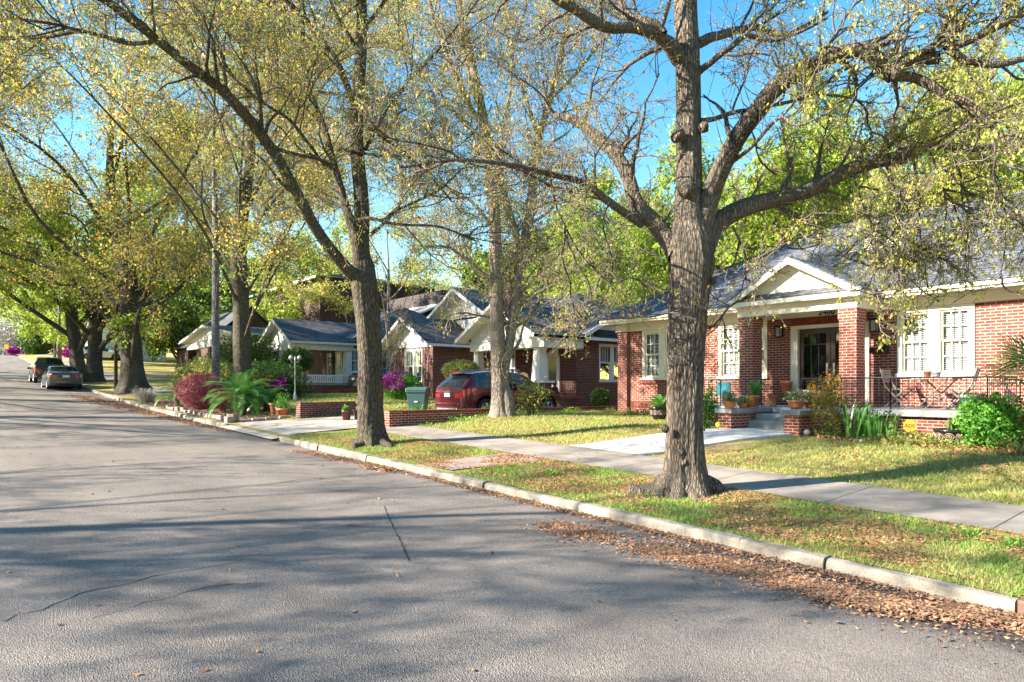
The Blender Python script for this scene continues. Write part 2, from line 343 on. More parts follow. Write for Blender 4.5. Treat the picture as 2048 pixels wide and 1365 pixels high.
# --- asphalt
def asphalt():
    m, n, l, b, o = nm('old_asphalt')
    b.inputs['Roughness'].default_value = 0.8; b.inputs['Specular IOR Level'].default_value = 0.35
    g = N(n, 'ShaderNodeNewGeometry')
    n1 = N(n, 'ShaderNodeTexNoise'); n1.inputs['Scale'].default_value = 42; n1.inputs['Detail'].default_value = 6; n1.inputs['Roughness'].default_value = 0.8
    n2 = N(n, 'ShaderNodeTexNoise'); n2.inputs['Scale'].default_value = 0.5; n2.inputs['Detail'].default_value = 9; n2.inputs['Roughness'].default_value = .7
    vo = N(n, 'ShaderNodeTexVoronoi'); vo.inputs['Scale'].default_value = 95
    for q in (n1, n2, vo): l.new(g.outputs['Position'], q.inputs['Vector'])
    r2 = ramp(n, [(0.3, (0.285, 0.243, 0.205)), (0.7, (0.39, 0.335, 0.285))]); l.new(n2.outputs[0], r2.inputs[0])
    r1 = ramp(n, [(0.38, (0.28, 0.28, 0.28)), (0.64, (1.0, 1.0, 1.0))]); l.new(n1.outputs[0], r1.inputs[0])
    mx = N(n, 'ShaderNodeMix', data_type='RGBA', blend_type='MULTIPLY'); mx.inputs[0].default_value = 0.75
    l.new(r2.outputs[0], mx.inputs[6]); l.new(r1.outputs[0], mx.inputs[7])
    # darker damp old strip by the kerb
    sp = N(n, 'ShaderNodeSeparateXYZ'); l.new(g.outputs['Position'], sp.inputs[0])
    n3 = N(n, 'ShaderNodeTexNoise'); n3.inputs['Scale'].default_value = 0.8; n3.inputs['Detail'].default_value = 3; l.new(g.outputs['Position'], n3.inputs['Vector'])
    a1 = N(n, 'ShaderNodeMath', operation='MULTIPLY_ADD'); a1.inputs[1].default_value = 1.6; l.new(n3.outputs[0], a1.inputs[0]); l.new(sp.outputs[1], a1.inputs[2])
    r3 = ramp(n, [(0.0, (0, 0, 0)), (1.0, (1, 1, 1))])
    mr = N(n, 'ShaderNodeMapRange'); mr.inputs[1].default_value = 6.15; mr.inputs[2].default_value = 6.35; l.new(a1.outputs[0], mr.inputs[0])
    mrx = N(n, 'ShaderNodeMapRange'); mrx.inputs[1].default_value = -6.5; mrx.inputs[2].default_value = -3.0; l.new(sp.outputs[0], mrx.inputs[0])
    mm = N(n, 'ShaderNodeMath', operation='MULTIPLY'); l.new(mr.outputs[0], mm.inputs[0]); l.new(mrx.outputs[0], mm.inputs[1])
    mx2 = N(n, 'ShaderNodeMix', data_type='RGBA'); l.new(mm.outputs[0], mx2.inputs[0]); l.new(mx.outputs[2], mx2.inputs[6]); mx2.inputs[7].default_value = (0.075, 0.06, 0.052, 1)
    l.new(mx2.outputs[2], b.inputs['Base Color'])
    n5 = N(n, 'ShaderNodeTexNoise'); n5.inputs['Scale'].default_value = 1.0; n5.inputs['Detail'].default_value = 6; mp5 = N(n, 'ShaderNodeMapping'); mp5.inputs['Scale'].default_value = (.12, 1.6, 1); l.new(g.outputs['Position'], mp5.inputs[0]); l.new(mp5.outputs[0], n5.inputs['Vector'])
    r5 = ramp(n, [(0.35, (.78, .78, .79)), (0.65, (1.08, 1.06, 1.03))]); r5.color_ramp.elements[1].color = (1, 1, 1, 1); l.new(n5.outputs[0], r5.inputs[0])
    n6 = N(n, 'ShaderNodeTexNoise'); n6.inputs['Scale'].default_value = 2.7; n6.inputs['Detail'].default_value = 2; l.new(g.outputs['Position'], n6.inputs['Vector'])
    r6 = ramp(n, [(0.70, (1, 1, 1)), (0.78, (.62, .6, .58))]); l.new(n6.outputs[0], r6.inputs[0])
    m5 = N(n, 'ShaderNodeMix', data_type='RGBA', blend_type='MULTIPLY'); m5.inputs[0].default_value = 1; l.new(mx2.outputs[2], m5.inputs[6]); l.new(r5.outputs[0], m5.inputs[7])
    m6 = N(n, 'ShaderNodeMix', data_type='RGBA', blend_type='MULTIPLY'); m6.inputs[0].default_value = 1; l.new(m5.outputs[2], m6.inputs[6]); l.new(r6.outputs[0], m6.inputs[7]); l.new(m6.outputs[2], b.inputs['Base Color'])
    bp = N(n, 'ShaderNodeBump'); bp.inputs['Strength'].default_value = 1.0; bp.inputs['Distance'].default_value = 0.012
    ad = N(n, 'ShaderNodeMath', operation='ADD'); l.new(n1.outputs[0], ad.inputs[0]); l.new(vo.outputs['Distance'], ad.inputs[1])
    l.new(ad.outputs[0], bp.inputs['Height']); l.new(bp.outputs[0], b.inputs['Normal'])
    return m
def lawn_mat():
    m, n, l, b, o = nm('patchy_lawn'); b.inputs['Roughness'].default_value = 0.95; b.inputs['Specular IOR Level'].default_value = 0.1
    g = N(n, 'ShaderNodeNewGeometry')
    n1 = N(n, 'ShaderNodeTexNoise'); n1.inputs['Scale'].default_value = 0.8; n1.inputs['Detail'].default_value = 8; n1.inputs['Roughness'].default_value = 0.7
    n2 = N(n, 'ShaderNodeTexNoise'); n2.inputs['Scale'].default_value = 22; n2.inputs['Detail'].default_value = 5; n2.inputs['Roughness'].default_value = 0.8
    l.new(g.outputs['Position'], n1.inputs['Vector']); l.new(g.outputs['Position'], n2.inputs['Vector'])
    r1 = ramp(n, [(0.32, (0.19, 0.23, 0.05)), (0.46, (0.38, 0.35, 0.11)), (0.6, (0.5, 0.38, 0.18))]); l.new(n1.outputs[0], r1.inputs[0])
    r2 = ramp(n, [(0.36, (0.35, 0.28, 0.2)), (0.6, (1, 1, 1))]); l.new(n2.outputs[0], r2.inputs[0])
    mx = N(n, 'ShaderNodeMix', data_type='RGBA', blend_type='MULTIPLY'); mx.inputs[0].default_value = 0.8
    l.new(r1.outputs[0], mx.inputs[6]); l.new(r2.outputs[0], mx.inputs[7]); l.new(mx.outputs[2], b.inputs['Base Color'])
    bp = N(n, 'ShaderNodeBump'); bp.inputs['Strength'].default_value = 1; bp.inputs['Distance'].default_value = 0.03
    l.new(n2.outputs[0], bp.inputs['Height']); l.new(bp.outputs[0], b.inputs['Normal'])
    return m
M['asphalt'] = asphalt(); M['lawn'] = lawn_mat()
XR = xs_range(-170, 40)
roadz = lambda X, Y: G(X) - 0.006 * np.maximum(0, np.abs(Y - 1.2) - 1) ** 1.2
grid_mesh('road', XR, np.linspace(-3.9, KERB, 14), roadz, M['asphalt'])
grid_mesh('far_verge_ground', XR, np.array([-60, -30, -12, -6, -4.0]), lambda X, Y: G(X) + 0.12, M['lawn'])
def lawnz(X, Y):
    bump = 0.03 * np.sin(X * 1.7 + Y) * np.sin(Y * 2.3 + 0.6 * X) * np.clip((Y - 6.7) / 0.6, 0, 1) * np.clip((8.5 - Y) / .3, 0, 1)
    return hgt(X, Y) + bump
ys = np.concatenate([np.arange(KERB + 0.10, 20, 0.25), np.arange(20, 60, 2.0), [80, 120, 200]])
xl = np.unique(np.concatenate([XR, [-17.0, -17.2, -17.4, -21.2, -21.5, -21.9]]))
def lawn_cut(X, Y): return lawnz(X, Y)
grid_mesh('lawn', xl, ys, lawn_cut, M['lawn'])
# far ground to the horizon
far_g = MB(); far_g.add([(-1500, -1500, -2.2), (1500, -1500, -2.2), (1500, 1500, -2.2), (-1500, 1500, -2.2)], [(0, 1, 2, 3)])
M['far_ground'] = simple('dull_far_ground', (.07, .09, .04), .95, .3, .05)
far_g.build('far_ground', M['far_ground'], kind='structure')
# street beyond the crest
def strip(name, pts, m, dz, th=0.0, kind='structure', seg=0.5, dz1=None):
    # pts: list of (x0,y0,x1,y1) cross sections; draped
    V = []; Fq = []
    secs = []
    for a, b in zip(pts[:-1], pts[1:]):
        L = max(abs(b[0] - a[0]), abs(b[1] - a[1]), abs(b[2] - a[2]), abs(b[3] - a[3])); k = max(1, int(L / seg))
        for i in range(k): secs.append([a[q] + (b[q] - a[q]) * i / k for q in range(4)])
    secs.append(list(pts[-1]))
    W = 5
    for s in secs:
        for j in range(W):
            f = j / (W - 1); x = s[0] + (s[2] - s[0]) * f; y = s[1] + (s[3] - s[1]) * f
            V.append((x, y, H(x, y) + (dz if dz1 is None else dz + (dz1 - dz) * len(V) / (W * len(secs)))))
    for i in range(len(secs) - 1):
        for j in range(W - 1):
            Fq.append((i * W + j, i * W + j + 1, (i + 1) * W + j + 1, (i + 1) * W + j))
    mb = MB(); mb.add(V, Fq)
    if th:
        for side in (0, W - 1):
            for i in range(len(secs) - 1):
                a = V[i * W + side]; b = V[(i + 1) * W + side]
                mb.add([a, b, (b[0], b[1], b[2] - th), (a[0], a[1], a[2] - th)], [(0, 1, 2, 3)])
    return mb.build(name, m, kind=kind)
def slabmat(name, c, joint=1.5, axis=0, off=0.0, var=0.14):
    m, n, l, b, o = nm(name); b.inputs['Roughness'].default_value = 0.85; b.inputs['Specular IOR Level'].default_value = 0.25
    g = N(n, 'ShaderNodeNewGeometry'); sp = N(n, 'ShaderNodeSeparateXYZ'); l.new(g.outputs['Position'], sp.inputs[0])
    a = N(n, 'ShaderNodeMath', operation='ADD'); a.inputs[1].default_value = 500 * joint + off; l.new(sp.outputs[axis], a.inputs[0])
    f = N(n, 'ShaderNodeMath', operation='MODULO'); f.inputs[1].default_value = joint; l.new(a.outputs[0], f.inputs[0])
    c1 = N(n, 'ShaderNodeMath', operation='LESS_THAN'); c1.inputs[1].default_value = 0.02; l.new(f.outputs[0], c1.inputs[0])
    n1 = N(n, 'ShaderNodeTexNoise'); n1.inputs['Scale'].default_value = 1.4; n1.inputs['Detail'].default_value = 8; n1.inputs['Roughness'].default_value = 0.65; l.new(g.outputs['Position'], n1.inputs['Vector'])
    n2 = N(n, 'ShaderNodeTexNoise'); n2.inputs['Scale'].default_value = 60; n2.inputs['Detail'].default_value = 3; l.new(g.outputs['Position'], n2.inputs['Vector'])
    r = ramp(n, [(0.3, sc(c, 1 - var * 1.6)), (0.7, sc(c, 1 + var))]); l.new(n1.outputs[0], r.inputs[0])
    mx = N(n, 'ShaderNodeMix', data_type='RGBA'); l.new(c1.outputs[0], mx.inputs[0]); l.new(r.outputs[0], mx.inputs[6]); mx.inputs[7].default_value = (*sc(c, 0.3), 1)
    l.new(mx.outputs[2], b.inputs['Base Color'])
    bp = N(n, 'ShaderNodeBump'); bp.inputs['Strength'].default_value = 0.35; bp.inputs['Distance'].default_value = 0.01; l.new(n2.outputs[0], bp.inputs['Height']); l.new(bp.outputs[0], b.inputs['Normal'])
    return m
M['walk'] = slabmat('sidewalk_concrete', (0.27, 0.235, 0.195), 1.83, 0, 0.6, .25)
M['walk_new'] = slabmat('white_concrete', (0.52, 0.50, 0.46), 1.5, 1, 0.3, 0.14)
M['drive'] = slabmat('driveway_concrete', (0.42, 0.375, 0.32), 3.1, 1, 0.3, .25)
strip('sidewalk', [(12, 8.6, 12, 10.05), (-17.2, 8.6, -17.2, 10.05)], M['walk'], 0.018)
strip('sidewalk_beyond_drive', [(-37, 8.6, -37, 10.05), (-120, 8.6, -120, 10.05)], M['walk'], 0.018, seg=1.5)
strip('front_walk', [(-10.45, 10.03, -8.5, 10.03), (-10.15, 11.4, -8.25, 11.4), (-9.5, 13.2, -7.7, 13.2), (-9.5, 15.4, -7.35, 15.4)], M['walk_new'], 0.024, 0.16, dz1=0.09)
strip('driveway', [(-17.25, 6.2, -21.9, 6.2), (-17.4, 7.6, -21.6, 7.6), (-17.4, 9, -21.1, 9), (-17.4, 26, -21.0, 26)], M['drive'], 0.022)
# brick path across the verge
M['path_brick'] = simple('worn_path_brick', (0.30, 0.22, 0.175), 0.9, 0.35, 9, 30, 0.6)
strip('brick_path', [(-10.75, 6.6, -9.75, 6.6), (-10.6, 8.58, -9.4, 8.58)], M['path_brick'], 0.02)
# planting bed ground
strip('planting_bed', [(-22.0, 6.62, -22.6, 8.6), (-26, 6.62, -26, 10.4), (-36, 6.62, -36, 9.5), (-37, 6.62, -37, 8.0)], M['mulch'], 0.02)
strip('foundation_bed', [(-3.0, 14.2, -3.0, 15.8), (-5.2, 13.9, -5.2, 15.8), (-7.3, 14.0, -7.3, 15.8)], M['mulch'], 0.02)
strip('foundation_bed_side', [(-11.9, 16.4, -11.9, 17.6), (-15.6, 16.7, -15.6, 17.6)], M['mulch'], 0.02)
# side street sidewalks at the far crest
strip('far_driveway', [(-58, 6.7, -62, 6.7), (-58, 24, -62, 24)], M['drive'], 0.02)
# kerb: real step, in cast segments with joints and wobble
kb = MB()
def kerb_run(x_from, x_to, seed):
    r = random.Random(seed); x = x_from
    while x > x_to:
        L = min(r.choice([0.9, 1.5, 2.1, 2.4]), x - x_to); xe = x - L
        if xe - x_to < 0.4: xe = x_to
        dy = r.uniform(-0.03, 0.03); dz = r.uniform(-0.018, 0.012)
        k = max(2, int((x - xe) / 0.4)); prof = [(0.0, -0.05), (0.010, 0.06), (0.022, 0.082), (0.045, 0.094), (0.14, 0.098), (0.145, -0.05)]
        vs = []; fs = []
        for i in range(k + 1):
            xx = (x - 0.008) + (xe - x + 0.016) * i / k
            g = float(G(xx))
            for (py, pz) in prof:
                vs.append((xx + r.uniform(-.003, .003), KERB + dy + py - 0.02 + r.uniform(-.004, .004), g + pz + dz + r.uniform(-.003, .003)))
        n = len(prof)
        for i in range(k):
            for j in range(n - 1): fs.append((i * n + j, i * n + j + 1, (i + 1) * n + j + 1, (i + 1) * n + j))
        fs.append(tuple(range(n))); fs.append(tuple(k * n + j for j in range(n - 1, -1, -1)))
        kb.add(vs, fs); x = xe
kerb_run(-1.64, -17.6, 3); kerb_run(-21.7, -56, 5); kerb_run(-63, -110, 6); kerb_run(12, -0.40, 8)
M['kerb'] = simple('kerb_concrete', (0.27, 0.235, 0.185), 0.95, 0.75, 3.0, 50, 0.7, detail=12)
tag(kb.build('kerb', M['kerb']), kind='structure')
fk = MB()
for i in range(0, 60): fk.box(-170 + i * 3.5, -166.52 + i * 3.5, -4.1, -3.9, float(G(-168 + i * 3.5)) - .1, float(G(-168 + i * 3.5)) + 0.14)
tag(fk.build('kerb_opposite', M['kerb']), kind='structure')
# cracks in the asphalt (thin sunk strips)
M['crack'] = simple('crack_tar', (0.03, 0.027, 0.025), 0.9, 0.2)
ck = MB()
def crack(pix, wd, seed, jit=0.03):
    r = random.Random(seed)
    pts = [gnd(*p) for p in pix]; P = []
    for a, b in zip(pts[:-1], pts[1:]):
        k = max(2, int((b - a).length / 0.10))
        P += [a.lerp(b, i / k) for i in range(k)]
    P.append(pts[-1]); P = [Vector((p.x + r.uniform(-jit, jit), p.y + r.uniform(-jit, jit), 0)) for p in P]
    vs = []
    for i, p in enumerate(P):
        t = (P[min(i + 1, len(P) - 1)] - P[max(0, i - 1)]).normalized(); nn = Vector((-t.y, t.x, 0)); ww = wd * r.uniform(0.3, 1.2)
        for s_ in (-1, 1):
            q = p + nn * ww * s_; vs.append((q.x, q.y, float(roadz(np.array(q.x), np.array(q.y))) + 0.004))
    ck.add(vs, [(2 * i, 2 * i + 1, 2 * i + 3, 2 * i + 2) for i in range(len(P) - 1)])
crack([(768, 1010), (780, 1040), (798, 1075), (818, 1122)], 0.009, 1, 0.008)
crack([(0, 1245), (80, 1222), (165, 1188), (285, 1162), (350, 1148), (480, 1125)], 0.006, 2)
crack([(560, 965), (620, 955), (700, 960)], 0.007, 3)
crack([(180, 1240), (260, 1215), (400, 1180), (520, 1165)], 0.005, 5)
ck.build('road_crack', M['crack'], kind='structure')
# storm drain in the kerb at the right edge
dr = thing('storm_drain', 'rusty iron storm drain inlet set into the pale kerb beside a heap of brown leaves', 'drain', (-1.02, 6.35, float(G(-1.02))))
mb = MB(); g0 = float(G(-1.0))
mb.box(-1.62, -0.42, 6.36, 6.60, g0 + 0.085, g0 + 0.12); mb.box(-1.62, -1.54, 6.36, 6.6, g0 - 0.1, g0 + 0.085); mb.box(-.5, -.42, 6.36, 6.6, g0 - .1, g0 + .085)
M['rust'] = simple('rusty_iron', (0.16, 0.09, 0.06), 0.8, 0.4, 15, 40, 0.4)
mb.build('drain_frame', M['rust'], dr, bevel=0.005)
mb = MB(); mb.box(-1.54, -.5, 6.42, 6.58, g0 - 0.1, g0 + 0.085); mb.build('drain_dark_block', M['unlit_interior'], dr)  # solid near-black block, its colour stands in for the shaded hollow
# ================================================================ WOOD AND LEAVES (vectorised)
def vnorm(a): return a / np.maximum(np.linalg.norm(a, axis=-1, keepdims=True), 1e-9)
class Wood:
    def __init__(s): s.V = []; s.Q = []; s.n = 0
    def add(s, P, R, sides):
        P = np.asarray(P, float); R = np.asarray(R, float)
        if P.ndim == 2: P = P[None]; R = R[None]
        Nn, K, _ = P.shape
        T = np.gradient(P, axis=1); T = vnorm(T)
        ref = np.where(np.abs(T[..., 2:3]) < 0.9, np.array([0, 0, 1.0]), np.array([1.0, 0, 0]))
        # keep one reference per polyline to avoid twisting
        ref = np.broadcast_to(np.where(np.abs(T[:, :, 2:3]).max(1, keepdims=True) < 0.9, np.array([0, 0, 1.0]), np.array([0.93, 0.37, 0])), T.shape)
        A = vnorm(np.cross(T, ref)); B = np.cross(T, A)
        th = np.arange(sides) * 2 * np.pi / sides
        C = P[:, :, None, :] + (A[:, :, None, :] * np.cos(th)[None, None, :, None] + B[:, :, None, :] * np.sin(th)[None, None, :, None]) * R[:, :, None, None]
        s.V.append(C.reshape(-1, 3))
        i, k, j = np.meshgrid(np.arange(Nn), np.arange(K - 1), np.arange(sides), indexing='ij')
        a = (i * K + k) * sides + j; b = (i * K + k) * sides + (j + 1) % sides
        s.Q.append(np.stack([a, b, b + sides, a + sides], -1).reshape(-1, 4) + s.n); s.n += Nn * K * sides
    def raw(s, V, Q): s.V.append(np.asarray(V, float)); s.Q.append(np.asarray(Q, int) + s.n); s.n += len(V)
    def build(s, name, m, parent=None):
        return mesh_obj(name, np_mesh(name, np.concatenate(s.V), np.concatenate(s.Q), smooth=True, parent=parent), m, parent)
def resample(pts, rad, K):
    pts = np.array([tuple(p) for p in pts], float); rad = np.array(rad, float)
    # Catmull-Rom smoothing through the points
    n = len(pts); t = np.linspace(0, n - 1, K); i = np.clip(t.astype(int), 0, n - 2); f = (t - i)[:, None]
    p0 = pts[np.maximum(i - 1, 0)]; p1 = pts[i]; p2 = pts[i + 1]; p3 = pts[np.minimum(i + 2, n - 1)]
    P = 0.5 * ((2 * p1) + (-p0 + p2) * f + (2 * p0 - 5 * p1 + 4 * p2 - p3) * f ** 2 + (-p0 + 3 * p1 - 3 * p2 + p3) * f ** 3)
    return P, np.interp(t, np.arange(n), rad)
def wiggle(rg, P, amp):
    K = len(P); off = np.zeros((K, 3))
    for fq in (1, 2, 4):
        ph = rg.uniform(0, 6.28, 3); off += amp / fq * np.sin(np.linspace(0, 6.28 * fq, K)[:, None] + ph)
    off *= np.minimum(1, np.arange(K) / 3)[:, None]
    return P + off
def grow(rg, P, R, n, K, L, ang=(0.6, 1.2), tmin=0.25, up=0.15, droop=0.0, wig=0.25, rk=0.5, rmin=0.003, outward=None, lfall=0.45, rmax=None):
    """n children on polylines P (N,K0,3); returns (n,K,3),(n,K)"""
    Nn, K0, _ = P.shape
    seg = np.linalg.norm(np.diff(P, axis=1), axis=2).sum(1); pr = seg / seg.sum()
    par = rg.choice(Nn, n, p=pr); t = tmin + (1 - tmin) * rg.random(n) ** 0.85
    u = t * (K0 - 1); i = np.minimum(u.astype(int), K0 - 2); f = (u - i)[:, None]
    p = P[par, i] * (1 - f) + P[par, i + 1] * f; tg = vnorm(P[par, i + 1] - P[par, i]); r = R[par, i]
    q = vnorm(rg.normal(size=(n, 3))); q = vnorm(q - tg * (q * tg).sum(1, keepdims=True))
    if outward is not None:
        ov = vnorm(p - outward); q = vnorm(q + 0.7 * (ov - tg * (ov * tg).sum(1, keepdims=True)))
    a = rg.uniform(ang[0], ang[1], n)[:, None]
    d = vnorm(tg * np.cos(a) + q * np.sin(a) + np.array([0, 0, up]))
    ln = rg.uniform(L[0], L[1], n) * (1 - lfall * t)
    st = (ln / (K - 1))[:, None]; out = np.zeros((n, K, 3)); out[:, 0] = p
    for k in range(1, K):
        d = vnorm(d + rg.normal(size=(n, 3)) * wig + np.array([0, 0, up * 0.5 - droop * k / K]))
        out[:, k] = out[:, k - 1] + d * st
    r0 = np.clip(r * rk, rmin * 1.5, rmax or 9)[:, None]
    rad = r0 * (1 - np.linspace(0, 0.85, K)[None]) ; rad = np.maximum(rad, rmin)
    return out, rad
def leaf_quads(rg, C, size, droop=0.0, aspect=0.55, fold=0.25):
    """diamond leaves at points C"""
    n = len(C); d = rg.normal(size=(n, 3)); d[:, 2] -= droop * 2.2; d = vnorm(d)
    q = rg.normal(size=(n, 3)); q = vnorm(q - d * (q * d).sum(1, keepdims=True)); nn = np.cross(d, q)
    s = (size * np.clip(np.exp(rg.normal(size=n) * .38), .4, 2.2))[:, None]
    v0 = C; v2 = C + d * s; m = C + d * s * 0.45
    v1 = m + q * s * aspect * 0.5 + nn * s * fold * 0.3; v3 = m - q * s * aspect * 0.5 + nn * s * fold * 0.3
    V = np.stack([v0, v1, v2, v3], 1).reshape(-1, 3); Q = np.arange(4 * n).reshape(-1, 4)
    return V, Q
def leaves_on(rg, P, per, spread):
    n, K, _ = P.shape
    wt = rg.random(n) ** 2.2 + .02; idx = rg.choice(n, n * per, p=wt / wt.sum()); t = rg.uniform(0.1, 1, len(idx)) ** .6 * (K - 1); i = np.minimum(t.astype(int), K - 2); f = (t - i)[:, None]
    return P[idx, i] * (1 - f) + P[idx, i + 1] * f + rg.normal(size=(len(idx), 3)) * spread
def crown_part(name, parent, parts):
    Vs = []; Qs = []; n = 0
    for V, Q in parts: Vs.append(V); Qs.append(Q + n); n += len(V)
    return np.concatenate(Vs), np.concatenate(Qs)
def trunk_mesh(rg, wood, P, R, sides, ridge=0.05, flare=None, lobes=6, rootlen=0.0):
    """displaced trunk: P (K,3), R (K)"""
    K = len(P); T = vnorm(np.gradient(P, axis=0)); ref = np.array([0.93, 0.37, 0.0])
    A = vnorm(np.cross(T, ref)); B = np.cross(T, A); th = np.arange(sides) * 2 * np.pi / sides
    ph = rg.uniform(0, 6.28, 8); zz = P[:, 2] - P[0, 2]
    rr = np.ones((K, sides))
    lob = 0.5 + 0.5 * np.cos(th[None] * lobes + ph[0] + 0.4 * np.sin(zz[:, None] * 0.8)) * (0.7 + 0.3 * np.cos(th[None] * 2 + ph[5]))
    rr += 0.05 * np.cos(2 * th[None] + ph[1] + 0.3 * zz[:, None]) + 0.035 * np.cos(5 * th[None] + ph[2] + 0.5 * zz[:, None])
    rr += ridge * np.cos(19 * th[None] + 2.2 * np.sin(zz[:, None] * 2.1 + ph[3])) * 0.5 + ridge * 0.5 * np.cos(31 * th[None] + 3 * np.sin(zz[:, None] * 3.3 + ph[4]))
    rr += rg.normal(size=(K, sides)) * ridge * 0.16
    if flare:
        fl = np.exp(-np.maximum(zz, 0) / flare[1])[:, None]
        rr = rr + fl * (flare[0] * 0.35 + flare[0] * lob)
    C = P[:, None] + (A[:, None] * np.cos(th)[None, :, None] + B[:, None] * np.sin(th)[None, :, None]) * (R[:, None] * rr)[..., None]
    k, j = np.meshgrid(np.arange(K - 1), np.arange(sides), indexing='ij'); a = k * sides + j; b = k * sides + (j + 1) % sides
    wood.raw(C.reshape(-1, 3), np.stack([a, b, b + sides, a + sides], -1).reshape(-1, 4))
def knob(rg, wood, c, r, n=10):
    th = np.linspace(0, np.pi, n); ph = np.arange(2 * n) * np.pi / n
    V = []; 
    for t in th:
        for p in ph:
            k = r * (1 + 0.12 * math.sin(3 * p + 2 * t) + rg.normal() * 0.03)
            V.append((c[0] + k * math.sin(t) * math.cos(p), c[1] + k * math.sin(t) * math.sin(p), c[2] + k * math.cos(t)))
    m = 2 * n
    Q = [(i * m + j, i * m + (j + 1) % m, (i + 1) * m + (j + 1) % m, (i + 1) * m + j) for i in range(n - 1) for j in range(m)]
    wood.raw(V, Q)
def pixline(pl, D):
    """limb given as (px,py,radius_m,extra_depth)"""
    return [at(p[0], p[1], D + p[3]) for p in pl], [p[2] for p in pl]
def street_tree(name, label, base_px, D, trunk, limbs, bark, leafsets, seed, n1=60, n2=260, n3=1500, L1=(1.2, 2.8), L2=(.6, 1.3), L3=(.3, .7), flare=(0.9, .28), sides=56, ridge=.05, group=None, knobs=(), droop=0.05, up=0.12, tl=(0.2, 1.0), roots=(), tw=0.0035, twig='twig', tk=1.0):
    rg = np.random.default_rng(seed); b = at(base_px[0], base_px[1], D)
    z0 = H(b.x, b.y); t = thing(name, label, 'tree', (b.x, b.y, z0), group)
    W = Wood()
    tp, tr = pixline(trunk, D); tr = [q * tk for q in tr]; tp[0] = Vector((tp[0].x, tp[0].y, z0 - 0.12))
    P, R = resample(tp, tr, 90); trunk_mesh(rg, W, P, R, sides, ridge, flare)
    LP = []; LR = []
    for lm in limbs:
        lp, lr = pixline(lm, D); P_, R_ = resample(lp, lr, 26); P_ = wiggle(rg, P_, R_[0] * 0.45)
        if R_[0] > 0.09:
            P2, R2 = resample([Vector(q) for q in P_], R_, 60); trunk_mesh(rg, W, P2, R2, 20, ridge * 0.9)
        else: W.add(P_, R_, 9)
        LP.append(P_); LR.append(R_)
    LP = np.array(LP); LR = np.array(LR); ctr = np.array([b.x, b.y, z0 + 4.0])
    for (dx, dy, rr, ln) in roots:
        pts = [Vector((b.x + dx * q * ln, b.y + dy * q * ln, H(b.x + dx * q * ln, b.y + dy * q * ln) + 0.16 * (1 - q) ** 2 - 0.03 * q)) for q in (0.12, .35, .6, .8, 1.0)]
        P_, R_ = resample(pts, [rr * 1.5, rr, rr * .7, rr * .45, rr * .2], 14); trunk_mesh(rg, W, wiggle(rg, P_, 0.04), R_, 12, 0.08)
    for (px, py, r) in knobs:
        k = at(px, py, D - 0.2); knob(rg, W, k, r)
    P1, R1 = grow(rg, LP, LR, n1, 9, L1, (0.5, 1.1), tl[0], up, droop, 0.22, 0.42, 0.012, ctr, 0.35, 0.06); W.add(P1, R1, 6)
    W1 = W; W = Wood()
    P2, R2 = grow(rg, P1, R1, n2, 7, L2, (0.5, 1.2), 0.15, up * .8, droop, 0.28, 0.5, 0.006, None, 0.4); W.add(P2, R2, 4)
    P3, R3 = grow(rg, np.concatenate([P2]), R2, n3, 5, L3, (0.4, 1.2), 0.1, up * .5, droop * 1.5, 0.3, 0.5, tw, None, 0.3); W.add(P3, R3, 3)
    # twigs straight off the limbs too
    P4, R4 = grow(rg, LP, LR, n3 // 8, 6, L2, (0.7, 1.4), 0.1, up, droop, 0.3, 0.12, 0.004, None, 0.3, 0.012); W.add(P4, R4, 3)
    W1.build('trunk', bark, t); W.build('twigs', M[twig], t)
    for (mn, per, size, dr, asp, spread, filt) in leafsets:
        src = np.concatenate([P3, P4[:, :5]])
        if filt is not None: src = src[filt(src[:, -1])]
        if len(src) == 0: continue
        V, Q = leaf_quads(rg, leaves_on(rg, src, per, spread), size, dr, asp)
        mesh_obj('crown', np_mesh('crown', V, Q, parent=t), M[mn], t)
    return t
G1 = 'big street trees on the kerbside verge'
def cam_px(P):   # photo column of points, to split a crown's look by side of the tree
    d = P[:, 0] * FW[0] + P[:, 1] * FW[1]; xx = P[:, 0] * RT[0] + P[:, 1] * RT[1]
    return xx
